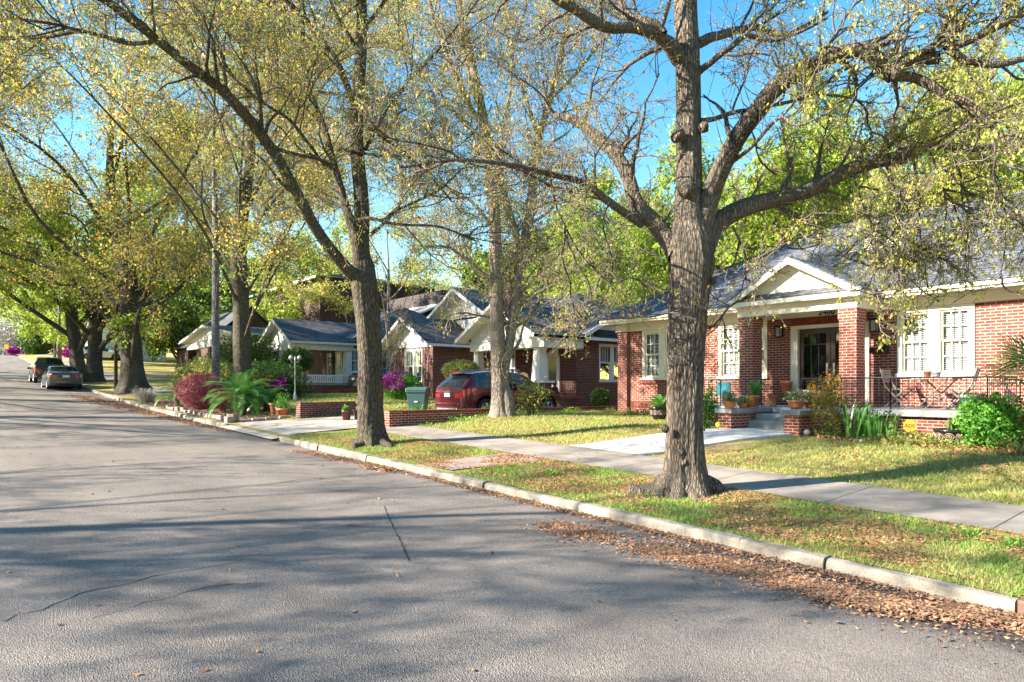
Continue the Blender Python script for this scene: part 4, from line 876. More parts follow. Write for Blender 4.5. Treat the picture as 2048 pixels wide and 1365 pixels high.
# ---------------- house 2400
def house_2400():
    h = thing('brick_house', 'red brick bungalow with cream trim, grey hipped roof and the number 2400 over its door', 'house', (-9, 17.7, 0.85))
    Y = 17.7; zb = 0.3; zt = 3.70; fc = Face('f', Y); XL = aty(1240, 700, Y).x; XR_ = 1.0
    Lw = (aty(1285, 0, Y).x, aty(1285, 0, Y).x + 1.64); Mw = (aty(1437, 0, Y).x, aty(1536, 0, Y).x); Rw = (aty(1794, 0, Y).x, aty(1951, 0, Y).x)
    D0, D1 = aty(1583, 0, Y).x, -7.56; zw0, zw1 = 2.04, 3.66; FL = 1.29
    mb = MB(); wall_quads(mb, fc, XL, XR_, zb, 3.90, [(Lw[0], Lw[1], zw0, zw1), (Mw[0], Mw[1], zw0, zw1), (Rw[0], Rw[1], zw0, zw1), (D0, D1, FL, 3.44)], .2)
    s = Face('r', XR_); wall_quads(mb, s, Y, 28, zb, 3.9, [])
    mb.add([(XL, Y, zb), (XL, 27.4, zb), (XL, 27.4, 3.9), (XL, Y, 3.9)], [(0, 1, 2, 3)])
    mb.add([(XL, 27.4, zb), (XR_, 27.4, zb), (XR_, 27.4, 3.9), (XL, 27.4, 3.9)], [(0, 1, 2, 3)])
    mb.box(XL + 0.02, XL + .42, Y - .14, Y - 0.002, zb, 3.665)             # end pilaster
    mb.build('wall', M['brick'], h)
    sc_ = MB()
    for a, b in (Lw, ): sc_.box(a - .15, b + .15, Y - .05, Y - .003, zw0 - .13, zw0 - .032)
    x = XL + .5
    while x < -12.0: sc_.box(x, x + .055, Y - .022, Y - .002, 1.12, 1.32); x += .068
    sc_.build('soldier_course', M['soldier'], h); sc_ = MB()
    x = D0 + .01
    while x < D1 - .02: sc_.box(x, x + .055, Y - .024, Y - .002, 3.445, 3.63); x += .068
    sc_.build('soldier_course', M['soldier'], h)
    for wn in (Lw, Mw, Rw): window(h, fc, wn[0] + .01, wn[1] - .01, zw0 + .01, zw1, 2, (3, 2), .10, .24, out=.03)
    # trim
    tr = MB()
    tr.box(XL - .03, XR_, Y - .05, Y - .003, 3.665, 3.93)                  # frieze
    tr.box(XL - .03, XL + .45, Y - .19, Y - .05, 3.665, 3.93)
    tr.box(XL - .35, XR_, 17.22, Y - .003, 3.93, 3.965)                    # soffit
    tr.box(XL - .42, XR_, 17.13, 17.22, 3.90, 4.06); tr.box(XL - .38, XR_, 17.08, 17.13, 3.965, 4.06)
    tr.box(XL - .42, XL - .3, 17.22, 27.6, 3.9, 4.06)
    tr.build('fascia', M['cream'], h, bevel=.004)
    # roof
    pit = 0.56; X0 = XL - .45; X1 = XR_ + .5
    a, b, c, d, e, f = hip(X0, X1, 17.05, 27.6, 4.065, pit)
    rf = MB(); rf.add([a, b, c, d, e, f], [(0, 1, 5, 4), (1, 2, 5), (2, 3, 4, 5), (3, 0, 4), (0, 3, 2, 1)])
    roof = rf.build('roof', M['shingle'], h)
    cap = MB(); cap.tube([Vector(a) + Vector((0, 0, .01)), Vector(e) + Vector((0, 0, .01))], .05, 5); cap.tube([Vector(e) + Vector((0, 0, .01)), Vector(f) + Vector((0, 0, .01))], .05, 5)
    cap.build('ridge_cap', M['shingle'], roof)
    vz = 5.6; gab = MB(); gv = 19.8; x0, x1, xp = -9.29, -7.39, -8.28; z0 = 4.065 + (gv - 17.05) * pit - .02; zp = 6.10
    bk = 17.05 + (zp - 4.065) / pit
    rr = MB(); rr.prism([(x0 - .12, gv - .12, z0), (xp, gv - .12, zp + .06), (xp, bk, zp + .06)], (0, 0, -.05)); rr.prism([(x1 + .12, gv - .12, z0), (xp, gv - .12, zp + .06), (xp, bk, zp + .06)], (0, 0, -.05)); rr.build('gablet_roof', M['shingle'], roof)
    g_ = MB(); g_.add([(x0, gv, z0 - .1), (x1, gv, z0 - .1), (xp, gv, zp)], [(0, 1, 2)])
    for k in range(9):
        z = z0 + .06 + k * .055; t_ = (zp - z) / (zp - z0); 
        if t_ <= .05: break
        g_.add([(xp + (x0 - xp) * t_ * .86, gv - .045, z - .02), (xp + (x1 - xp) * t_ * .86, gv - .045, z - .02), (xp + (x1 - xp) * t_ * .8, gv - .005, z + .03), (xp + (x0 - xp) * t_ * .8, gv - .005, z + .03)], [(0, 1, 2, 3)])
    g_.prism([(x0 - .1, gv - .05, z0 - .02), (x0 + .08, gv - .05, z0 - .02), (xp, gv - .05, zp - .06), (xp, gv - .05, zp + .02)], (0, .04, 0)); g_.prism([(x1 + .1, gv - .05, z0 - .02), (x1 - .08, gv - .05, z0 - .02), (xp, gv - .05, zp - .06), (xp, gv - .05, zp + .02)], (0, .04, 0))
    g_.build('louvred_gablet', M['cream'], roof)
    # flue
    fl = MB(); fl.lathe([(.12, 5.2), (.12, 6.9), (.17, 6.92), (.17, 7.15), (.12, 7.17)], -14.4 + 1.9, 22.6, 0, 12); fl.build('flue_pipe', M['iron'], roof)
    # porch: piers, beam, gable
    py = 16.55; PL = (-10.5, -10.09); PR = (-7.79, -7.375)
    pr = MB()
    for p in (PL, PR):
        pr = MB(); pr.box(p[0], p[1], py, py + .45, FL, 3.40); pr.box(p[0] - .02, p[1] + .02, py - .02, py + .47, 3.40, 3.665)
        pr.build('porch_pier', M['brick'], h)
    bm = MB(); bm.box(-10.53, -7.34, 16.5, 16.85, 3.668, 3.92); bm.box(-10.53, -10.1, 16.85, Y - .06, 3.668, 3.92); bm.box(-7.77, -7.34, 16.85, Y - .06, 3.668, 3.92)
    bm.box(-10.6, -7.2, 16.36, Y - .4, 3.92, 3.95); bm.box(-10.62, -7.18, 16.27, 16.36, 3.92, 4.08); bm.box(-10.62, -10.53, 16.36, 17.0, 3.92, 4.08); bm.box(-7.27, -7.18, 16.36, 17.0, 3.92, 4.08)
    bm.build('porch_beam', M['cream'], h, bevel=.004)
    cl = MB(); cl.box(-10.09, -7.78, 16.855, Y - .055, 3.90, 3.92); cl.build('porch_ceiling', M['ceiling'], h)
    xc = -8.92; zpk = 5.08; ze = 4.10; yb = 17.05 + (zpk - 4.065) / pit + .2
    gr = MB()
    for sx, xe in ((-1, -10.68), (1, -7.12)):
        gr.prism([(xe, 16.24, ze), (xc, 16.24, zpk), (xc, yb, zpk), (xe, 17.4, ze)], (0, 0, -.05))
    gr.prism([(-10.6, 16.25, 4.085), (-7.2, 16.25, 4.085), (-7.4, 16.515, 4.22), (-10.4, 16.515, 4.22)], (0, 0, -.04))
    gr.build('porch_gable_roof', M['shingle'], h)
    gg = MB(); gg.prism([(-10.5, 16.52, 4.0), (-7.3, 16.52, 4.0), (-7.3, 16.52, 4.12), (xc, 16.52, 5.0), (-10.5, 16.52, 4.12)], (0, .1, 0))
    for xe in (-10.68, -7.12):
        i = 1 if xe < xc else -1
        gg.prism([(xe, 16.20, ze - .06), (xe + .30 * i, 16.20, ze - .06), (xc, 16.20, zpk - .20), (xc, 16.20, zpk - .03)], (0, .05, 0))
        gg.prism([(xe + .1 * i, 16.25, ze - .08 + .03), (xc, 16.25, zpk - .09), (xc, 16.515, zpk - .09), (xe + .1 * i, 16.515, ze - .05)], (0, 0, -.02))
    gg.box(xc - .02, xc + .02, 16.51, 16.519, 4.3, 4.6)
    gg.build('porch_gable', M['cream'], h)
    # door
    dr = MB(); z1 = 3.34
    dr.box(D0, D0 + .2, Y - .06, Y + .1, FL, z1); dr.box(D1 - .16, D1, Y - .06, Y + .1, FL, z1); dr.box(D0, D1, Y - .06, Y + .1, z1, 3.44)
    dr.box(D0 + .06, D0 + .14, Y - .075, Y - .06, FL, z1 + .04); dr.box(D0 + .06, D1 - .04, Y - .075, Y - .06, z1 + .03, z1 + .09)
    dr.build('door_frame', M['cream'], h, bevel=.006)
    xa, xb = D0 + .2, D1 - .16; xm = (xa + xb) / 2
    for p, q, hx in ((xa, xm - .004, xm - .09), (xm + .004, xb, xm + .09)):
        lf = MB(); st = .12
        lf.box(p, p + st, Y + .05, Y + .095, FL, z1); lf.box(q - st, q, Y + .05, Y + .095, FL, z1); lf.box(p + st, q - st, Y + .05, Y + .095, z1 - .14, z1); lf.box(p + st, q - st, Y + .05, Y + .095, FL, FL + .32)
        gx = (q - p - 2 * st) / 3
        for i in (1, 2): lf.box(p + st + gx * i - .014, p + st + gx * i + .014, Y + .055, Y + .09, FL + .32, z1 - .14)
        for z in (z1 - .42, FL + .32 + .34): lf.box(p + st, q - st, Y + .056, Y + .088, z - .014, z + .014)
        L = lf.build('door', M['wood_dark'], h, bevel=.004)
        g = MB(); g.add([(p + st, Y + .075, FL + .3), (q - st, Y + .075, FL + .3), (q - st, Y + .075, z1 - .12), (p + st, Y + .075, z1 - .12)], [(0, 1, 2, 3)]); g.build('pane', M['pane'], L)
        hd = MB(); hd.box(hx - .025, hx + .025, Y + .035, Y + .05, FL + .82, FL + 1.12); hd.tube([(hx, Y + .04, FL + .85), (hx, Y - .01, FL + .87), (hx, Y - .01, FL + 1.0), (hx, Y + .04, FL + 1.02)], .009, 6); hd.build('door_handle', M['steel'], L)
    bk = MB(); bk.box(xa, xb, Y + .5, Y + .52, FL, z1); bk.box(xa, xb, Y + .2, Y + .5, FL - .01, FL); bk.build('door_dark_backing', M['unlit_interior'], h)  # near-black panel, the unlit hall is put into its colour
    # number
    cu = bpy.data.curves.new('house_number', 'FONT'); cu.body = '2400'; cu.size = .22; cu.extrude = .008; cu.align_x = 'CENTER'
    no = bpy.data.objects.new('house_number', cu); COL.objects.link(no); cu.materials.append(M['iron']); no.parent = h
    no.rotation_euler = (math.radians(90), 0, 0); p = aty(1651, 628, Y - .08); no.location = Vector((p.x + .02, Y - .06, 3.70)) - h.location
    nb = MB(); nb.box(D0 - .1, D1 + .1, Y - .045, Y - .03, 3.66, 3.93); nb.build('number_board', M['cream'], h)
    sconce(h, fc, aty(1562, 0, Y).x, aty(1562, 664, Y).z, .9); sconce(h, fc, aty(1753, 0, Y).x, aty(1753, 651, Y).z, .95)
    # slab, base, steps, stair piers
    sb = MB(); sb.box(-11.9, -4.33, 15.6, Y - .003, 1.15, FL); sb.build('porch_slab', M['slab'], h, bevel=.012)
    bs = MB(); bs.box(-11.8, -4.43, 15.72, Y - .01, .2, 1.15)
    bs.box(-9.42, -9.08, 13.98, 15.72, .2, 1.17); bs.box(-7.77, -7.43, 13.98, 15.72, .2, 1.17); bs.build('porch_base', M['brick'], h)
    cp = MB(); cp.box(-9.48, -9.02, 13.9, 15.598, 1.17, 1.275); cp.build('stair_coping', M['slab'], h, bevel=.01); cp = MB(); cp.box(-7.83, -7.37, 13.9, 15.598, 1.17, 1.275); cp.build('stair_coping', M['slab'], h, bevel=.01)
    st = MB(); st.box(-9.08, -7.77, 15.0, 15.6, .3, 1.14); st.box(-9.08, -7.77, 14.7, 15.0, .3, .99); st.build('steps', M['concrete'], h, bevel=.01)
    # railings (iron)
    def rail(pts, name='porch_railing', top=1.98, gap=.115, post=True):
        mb = MB()
        for p, q in zip(pts[:-1], pts[1:]):
            p = Vector(p); q = Vector(q); L = (q - p).length; k = max(1, int(L / gap))
            for z, r in ((top, .018), (1.36, .011)): mb.tube([(p.x, p.y, z), (q.x, q.y, z)], r, 6)
            for i in range(k + 1):
                x = p.lerp(q, i / k); mb.tube([(x.x, x.y, 1.29 if i in (0, k) else 1.36), (x.x, x.y, top)], .013 if i in (0, k) else .007, 5, False)
        return mb.build(name, M['iron'], h)
    rail([(-7.36, 15.75, 0), (-6.3, 15.75, 0), (-4.5, 15.75, 0), (-4.5, 17.6, 0)]); rail([(-11.8, 15.75, 0), (-10.55, 15.75, 0)])
    rail([(-9.9, 15.9, 0), (-9.35, 15.75, 0)]); rail([(-8.3, 15.72, 0), (-7.82, 15.75, 0)])
    sc2 = MB(); pts = []
    for i in range(26): a_ = i / 25 * 5.5; r_ = .11 * (1 - i / 32); pts.append((-9.3 + r_ * math.cos(a_) - .02, 15.65, 1.47 + r_ * math.sin(a_)))
    sc2.tube(pts, .012, 5); sc2.tube([(-9.35, 15.75, 1.98), (-9.33, 15.6, 1.65), (-9.35, 15.55, 1.32)], .014, 5); sc2.build('scroll_bracket', M['iron'], h)
    mbx = MB(); p = aty(1760, 701, Y); mbx.box(p.x - .2, p.x + .2, Y - .16, Y - .003, p.z - .07, p.z + .06); mbx.prism([(p.x - .21, Y - .18, p.z + .04), (p.x - .21, Y - .003, p.z + .1), (p.x - .21, Y - .003, p.z + .04)], (.42, 0, 0)); mbx.build('mailbox', M['iron'], h, bevel=.005)
    return h
house_2400()
# ---------------- middle house (gabled, white porch)
def gable_front(mb_r, mb_t, mb_s, xl, xr, yf, zl, zp, ye, over=.35, rake=.16, th=.06, yw=None, xp=None):
    """roof planes with overhang from yf back to ye, rakes at yf, siding triangle at yw"""
    xp = (xl + xr) / 2 if xp is None else xp; yw = yf + .45 if yw is None else yw
    for xe in (xl, xr): mb_r.prism([(xe, yf, zl), (xp, yf, zp), (xp, ye, zp), (xe, ye, zl)], (0, 0, -th))
    for xe, i in ((xl, 1), (xr, -1)):
        mb_t.prism([(xe, yf - .04, zl - .03), (xe, yf - .04, zl - .03 - rake), (xp, yf - .04, zp - .03 - rake), (xp, yf - .04, zp - .03)], (0, .04, 0))
        mb_t.box(xe - .03 * i, xe + .03 * i, yf, ye, zl - .16, zl - .04)
        mb_t.prism([(xe + .04 * i, yf, zl - th - .03), (xp, yf, zp - th - .03), (xp, yw, zp - th - .03), (xe + .04 * i, yw, zl - th - .03)], (0, 0, -.02))
    sl1 = (zp - zl) / (xp - xl); sl2 = (zp - zl) / (xr - xp)
    mb_s.prism([(xl + over, yw, zl - .14), (xr - over, yw, zl - .14), (xr - over, yw, zl - .06 + sl2 * over), (xp, yw, zp - .06), (xl + over, yw, zl - .06 + sl1 * over)], (0, .1, 0))
def house_mid():
    h = thing('gabled_house', 'brown brick bungalow with white gables and square white porch columns behind the maroon car', 'house', (-25, 21, 1.0))
    b = M['brick_dark']; zb = .3; R = MB(); T_ = MB(); Sd = MB(); Wl = MB()
    # left wing
    fcL = Face('f', 17.9); fsL = Face('r', -28.0); lw = (aty(810, 0, 17.9).x, aty(845, 0, 17.9).x)
    wall_quads(Wl, fcL, -31.9, -28.0, zb, 4.05, [(lw[0], lw[1], 2.0, 3.72)]); wall_quads(Wl, fsL, 17.9, 20.9, zb, 4.0, [])
    gable_front(R, T_, Sd, -32.45, -27.5, 17.25, 3.92, 5.36, 24, over=.55, yw=17.86)
    # main body
    fcM = Face('f', 20.9); wx = aty(625 + 355, 0, 20.9).x
    dx0, dx1 = aty(1093, 0, 20.9).x, aty(1120, 0, 20.9).x
    mw = (aty(1010, 0, 20.9).x, aty(1031, 0, 20.9).x); m0 = (aty(957, 0, 20.9).x - .5, aty(957, 0, 20.9).x)
    FLr = 1.42
    wall_quads(Wl, fcM, -28.0, -21.2, zb, 4.2, [(dx0, dx1, FLr, 3.55), (mw[0], mw[1], 1.9, 3.5), (m0[0], m0[1], 2.0, 3.5)])
    fsR = Face('r', -21.2); sw = (aty(0, 0, 1) and atx(1198, 0, -21.2).y, atx(1251, 0, -21.2).y)
    wall_quads(Wl, fsR, 20.9, 27.5, zb, 4.12, [(sw[0], sw[1], 2.05, 3.75)])
    Wl.add([(-21.2, 27.5, zb), (-31.9, 27.5, zb), (-31.9, 27.5, 4.1), (-21.2, 27.5, 4.1)], [(0, 1, 2, 3)]); Wl.add([(-31.9, 17.9, zb), (-31.9, 27.5, zb), (-31.9, 27.5, 4.1), (-31.9, 17.9, 4.1)], [(0, 1, 2, 3)])
    Wl.box(-21.9, -21.15, 18.75, 19.4, zb, 2.0)             # brick pier of right column
    Wl.box(-26.2, -25.5, 18.75, 19.4, zb, 1.9)
    Wl.box(-26.2, -21.1, 18.8, 20.9, zb, FLr - .1)
    Wl.build('wall', b, h)
    # porch gable
    gable_front(R, T_, Sd, -26.1, -20.55, 17.9, 3.98, 5.47, 24, over=.35, yw=18.55)
    T_.box(-25.9, -20.75, 18.6, 19.2, 3.45, 3.86); T_.box(-21.35, -20.75, 19.2, 20.88, 3.45, 3.86); T_.box(-25.9, -25.5, 19.2, 20.88, 3.45, 3.86)
    T_.taper(-21.45, 19.0, 2.06, 3.46, .26, .26, .18, .18); T_.box(-21.95, -20.95, 18.7, 19.4, 1.98, 2.07); T_.taper(-25.75, 19.0, 1.9, 3.46, .2, .2, .16, .16)
    # upper gable behind
    gable_front(R, T_, Sd, -32.0, -26.5, 19.9, 5.45, 6.98, 26, over=.5, yw=20.5, rake=.18)
    Sd.box(-31.2, -27.2, 20.5, 20.6, 4.0, 5.4)
    # main hip
    a, b_, c, d, e, f = (-32.3, 20.5, 4.1), (-20.7, 20.5, 4.1), (-20.7, 27.9, 4.1), (-32.3, 27.9, 4.1), (-30.5, 24.2, 6.55), (-24.4, 24.2, 6.55)
    R.add([a, b_, c, d, e, f], [(0, 1, 5, 4), (1, 2, 5), (2, 3, 4, 5), (3, 0, 4), (0, 3, 2, 1)])
    # side gable over the right wall (faces +x)
    ys0, ysp, ys1 = 20.75, 23.65, 26.6
    for ye in (ys0, ys1): R.prism([(-20.55, ye, 4.12), (-20.55, ysp, 5.52), (-24.5, ysp, 5.52), (-24.5, ye, 4.12)], (0, 0, -.06))
    for ye, i in ((ys0, 1), (ys1, -1)): T_.prism([(-20.52, ye, 4.1), (-20.52, ye, 3.92), (-20.52, ysp, 5.32), (-20.52, ysp, 5.5)], (.04, 0, 0))
    Sd.prism([(-21.1, 21.1, 4.08), (-21.1, 26.2, 4.08), (-21.1, ysp, 5.4)], (-.1, 0, 0))
    T_.box(-20.6, -20.52, 17.9, 20.75, 3.8, 3.96)
    R.build('roof', M['shingle_dark'], h); T_.build('trim', M['white'], h); Sd.build('gable_siding', M['siding'], h)
    window(h, fcL, lw[0], lw[1], 2.0, 3.72, 2, (3, 1), .08, .12, M['white'], False, curtain=True, lower_mun=False)
    window(h, fcM, mw[0], mw[1], 1.9, 3.5, 1, (3, 1), .08, .1, M['white'], False, curtain=True, lower_mun=False)
    window(h, fcM, m0[0], m0[1], 2.0, 3.5, 1, (3, 1), .08, .1, M['white'], False, lower_mun=False)
    window(h, fsR, sw[0], sw[1], 2.05, 3.75, 2, (4, 1), .08, .16, M['white'], True, lower_mun=False)
    window(h, Face('f', 20.5), aty(931, 0, 20.5).x, aty(954, 0, 20.5).x, 5.55, 6.15, 1, (3, 1), .07, .1, M['white'], False, lower_mun=True)
    sl_ = MB(); sl_.box(-26.2, -20.95, 18.6, 20.88, FLr - .1, FLr); sl_.build('porch_floor', M['soldier'], h)
    cl = MB(); cl.box(-25.5, -21.0, 18.6, 20.88, 3.86, 3.88); cl.build('porch_ceiling', M['ceiling'], h)
    # arched door
    xc = (dx0 + dx1) / 2; w2 = (dx1 - dx0) / 2
    dm = MB(); pr = [(xc - w2, FLr)] + [(xc - w2 * math.cos(t), 3.1 + .38 * math.sin(t)) for t in np.linspace(0, math.pi, 14)] + [(xc + w2, FLr)]
    dm.prism([(x, 20.86, z) for x, z in pr], (0, .08, 0)); dd = dm.build('door', M['white'], h)
    gm = MB(); w3 = w2 * .55; pr = [(xc - w3, FLr + .5)] + [(xc - w3 * math.cos(t), 2.95 + .25 * math.sin(t)) for t in np.linspace(0, math.pi, 12)] + [(xc + w3, FLr + .5)]
    gm.prism([(x, 20.85, z) for x, z in pr], (0, .008, 0)); gm.build('door_glass', M['dim_glass'], dd)
    bd = MB(); bd.box(dx0 - .02, dx1 + .02, 20.87, 20.95, 3.4, 3.56); bd.build('arch_infill', M['brick_dark'], h)
    ar = MB()
    for t in np.linspace(0.05, math.pi - .05, 17):
        cx_, cz_ = xc - (w2 + .1) * math.cos(t), 3.1 + .48 * math.sin(t); ar.box(cx_ - .03, cx_ + .03, 20.84, 20.86, cz_ - .05, cz_ + .05)
    ar.build('door_arch', M['soldier'], h)
    sconce(h, fcM, aty(1138, 0, 20.9).x, aty(1138, 688, 20.9).z, 1.1); sconce(h, fcM, aty(1056, 0, 20.9).x, aty(1056, 692, 20.9).z, 1.1)
    rl = MB(); zt = 1.98 + .1
    for p, q in (((-20.98, 19.45), (-20.98, 20.8)),):
        rl.tube([(p[0], p[1], zt), (q[0], q[1], zt)], .02, 6); rl.tube([(p[0], p[1], FLr + .08), (q[0], q[1], FLr + .08)], .012, 6)
        for i in range(12): y = p[1] + (q[1] - p[1]) * i / 11; rl.tube([(p[0], y, FLr), (p[0], y, zt)], .009, 5)
    rl.build('porch_railing', M['iron'], h)
    ch = MB(); p = aty(957, 618, 22.0); ch.box(-27.6, -26.9, 21.9, 22.6, 5.0, 7.0); ch.build('chimney', M['brick_dark'], h)
M['dim_glass'] = simple('dim_glass', (0.16, 0.16, 0.15), 0.15, 0.3, 3)
house_mid()
# ---------------- white porch house
def house_porch():
    h = thing('porch_house', 'house with tapered white porch columns and white balustrade behind the round clipped bush', 'house', (-43, 18, 1.5))
    R = MB(); T_ = MB(); Sd = MB(); Wl = MB(); zb = .6; xr = -38.0; y0 = 14.9; FLr = 2.05
    gx0, gx1 = aty(529, 0, y0).x, aty(589, 0, y0).x
    # porch gable: front face
    zE = 4.43
    gable_front(R, T_, Sd, gx0 - .2, xr + .35, y0 - .35, zE + .05, aty(556, 637, y0).z, 23, over=.3, yw=y0 + .1, rake=.2, xp=(gx0 + xr) / 2)
    T_.box(gx0, xr + .1, y0, y0 + .45, zE - .45, zE - .08); T_.box(xr - .35, xr + .1, y0 + .45, 18.6, zE - .45, zE - .08)
    T_.box(xr - .3, xr + .36, y0 - .3, 27, zE - .1, zE - .02)
    for px in (549, 568, 604):
        p = aty(px, 0, y0 + .25) if px < 600 else Vector((xr - .15, y0 + .25, 0)); 
        T_.taper(p.x, y0 + .25, FLr + .0, zE - .44, .32, .32, .2, .2)
    T_.taper(xr - .15, 18.3, FLr + .5, zE - .44, .22, .22, .17, .17)
    Wl.box(gx0, xr, y0, 18.6, zb, FLr - .12)
    Wl.box(xr - .5, xr + .12, y0 - .0, y0 + .7, zb, FLr + .45); Wl.box(gx0, gx0 + .6, y0 - .05, y0 + .6, zb, FLr)
    fcM = Face('f', 18.6); fsR = Face('r', xr)
    dx = (-40.35, -39.4); w0 = (-41.7, -41.0)
    wall_quads(Wl, fcM, -46.5, xr, zb, 4.4, [(dx[0], dx[1], FLr, 4.05), (w0[0], w0[1], FLr + .4, 4.0)])
    wa = (atx(700, 0, xr).y, atx(716, 0, xr).y + .35); wb = (atx(776, 0, xr).y, atx(790, 0, xr).y)
    wall_quads(Wl, fsR, 18.6, 30, zb, 4.4, [(wa[0], wa[1], 2.7, 4.15), (wb[0], wb[1], 2.7, 4.15)])
    Wl.add([(xr, 30, zb), (-46.5, 30, zb), (-46.5, 30, 4.4), (xr, 30, 4.4)], [(0, 1, 2, 3)]); Wl.add([(-46.5, 18.6, zb), (-46.5, 30, zb), (-46.5, 30, 4.4), (-46.5, 18.6, 4.4)], [(0, 1, 2, 3)])
    Wl.build('wall', M['brick_dark'], h)
    # main roof, higher behind
    a, b_, c, d, e, f = (-47, 18.0, 4.5), (xr + .4, 18.0, 4.5), (xr + .4, 30.5, 4.5), (-47, 30.5, 4.5), (-44, 24, 7.3), (-41, 24, 7.3)
    R.add([a, b_, c, d, e, f], [(0, 1, 5, 4), (1, 2, 5), (2, 3, 4, 5), (3, 0, 4), (0, 3, 2, 1)])
    R.build('roof', M['shingle_dark'], h); T_.build('trim', M['weathered'], h); Sd.build('gable_siding', M['weathered'], h)
    fl = MB(); fl.box(gx0 - .05, xr + .05, y0 - .05, 18.58, FLr - .12, FLr); fl.build('porch_floor', M['concrete'], h)
    cl = MB(); cl.box(gx0 + .1, xr - .1, y0 + .45, 18.58, zE - .12, zE - .1); cl.build('porch_ceiling', M['ceiling'], h)
    window(h, fsR, wa[0], wa[1], 2.7, 4.15, 1, (3, 2), .1, .1, M['white'], True); window(h, fsR, wb[0], wb[1], 2.7, 4.15, 1, (3, 2), .1, .1, M['white'], True)
    window(h, fcM, w0[0], w0[1], FLr + .4, 4.0, 1, (2, 1), .1, .1, M['white'], True)
    dm = MB(); dm.box(dx[0], dx[1], 18.55, 18.6, FLr, 4.05); dd = dm.build('door', M['white'], h)
    gm = MB(); gm.box(dx[0] + .22, dx[1] - .22, 18.54, 18.552, FLr + .9, 3.9); gm.build('door_glass', M['dim_glass'], dd)
    sconce(h, fcM, -40.75, 3.55, 1.1)
    # balustrade facing the drive
    bl = MB(); bx = xr + .06; p0, p1 = y0 + .75, 18.4
    bl.box(bx - .04, bx + .04, p0, p1, FLr + .42, FLr + .49); bl.box(bx - .03, bx + .03, p0, p1, FLr + .03, FLr + .09)
    k = 24
    for i in range(k): y = p0 + (p1 - p0) * (i + .5) / k; bl.box(bx - .02, bx + .02, y - .03, y + .03, FLr + .09, FLr + .42)
    bl.build('balustrade', M['white'], h)
    cp = MB(); cp.box(xr - .55, xr + .18, y0 - .06, y0 + .76, FLr + .45, FLr + .53); cp.build('pier_cap', M['slab'], h)
house_porch()
# ---------------- long brown building behind, two storeys at its left part
def house_back():
    h = thing('brick_building', 'large two storey brown brick building behind the white columned porch house', 'building', (-62, 31, 1.5))
    Wl = MB(); R = MB(); yb = 27.0
    fb = Face('f', yb); X0 = aty(462, 0, yb).x; X1 = aty(640, 0, yb).x
    def zz(px, py): return aty(px, py, yb).z
    wl = (aty(516, 0, yb).x, aty(530, 0, yb).x); ws = (aty(564, 0, yb).x, aty(586, 0, yb).x); wq = (aty(515, 0, yb).x, aty(532, 0, yb).x); wr = (aty(466, 0, yb).x, aty(476, 0, yb).x)
    hol = [(wl[0], wl[1], zz(520, 664), zz(520, 620)), (ws[0], ws[1], zz(575, 636), zz(575, 618)), (wq[0], wq[1], 2.8, zz(520, 700)), (wr[0], wr[1], zz(470, 673), zz(470, 648))]
    wall_quads(Wl, fb, X0, X1, .3, zz(560, 578), hol); wall_quads(Wl, Face('r', X1), yb, 40, .3, zz(560, 578), [])
    Wl.box(aty(536, 0, yb).x, aty(544, 0, yb).x, yb - .6, yb - .01, .3, zz(540, 545))                     # buttress chimney
    Wl.build('wall', M['brick_far'], h)
    zt_ = zz(560, 578); R.add([(X0 - .5, yb - .6, zt_), (X1 + .5, yb - .6, zt_), (X1 + .5, yb + 12, zt_), (X0 - .5, yb + 12, zt_), (X0 + 5, yb + 5.5, zt_ + 1.5), (X1 - 5, yb + 5.5, zt_ + 1.5)], [(0, 1, 5, 4), (1, 2, 5), (2, 3, 4, 5), (3, 0, 4), (0, 3, 2, 1)])
    # long wing
    y2 = 33.0; xa, xb = aty(640, 0, y2).x, aty(884, 0, y2).x; zt = aty(800, 597, y2).z; zm = aty(800, 624, y2).z
    W2 = MB(); W2.box(xa, xb, y2, y2 + 6, zm, zt); W2.build('upper_roof', M['shingle_brown'], h)
    P_ = MB(); P_.prism([(xa, y2 - 5.5, zm - 2.2), (xb + .5, y2 - 5.5, zm - 2.2), (xb + .2, y2, zm), (xa, y2, zm)], (0, 0, -.1)); P_.build('lower_roof', M['shingle_pale'], h)
    W3 = MB(); W3.box(xa, xb, y2 - 5.2, y2 + 6, .5, zm - 2.28); W3.build('lower_wall', M['brick_far'], h)
    T_ = MB(); T_.box(xa, xb, y2 - .12, y2 - .003, zm - .05, zm + .12); T_.box(X0 - .5, X1 + .5, yb - .68, yb - .6, zz(560, 578) - .2, zz(560, 578) + .02); T_.build('trim', M['white'], h)
    R.build('roof', M['shingle_dark'], h)
    for q, mu in ((hol[0], (3, 2)), (hol[1], (3, 1)), (hol[2], (3, 2)), (hol[3], (2, 2))): window(h, fb, q[0], q[1], q[2], q[3], 1, mu, .14, .1, M['white'], True, mw=.04)
house_back()
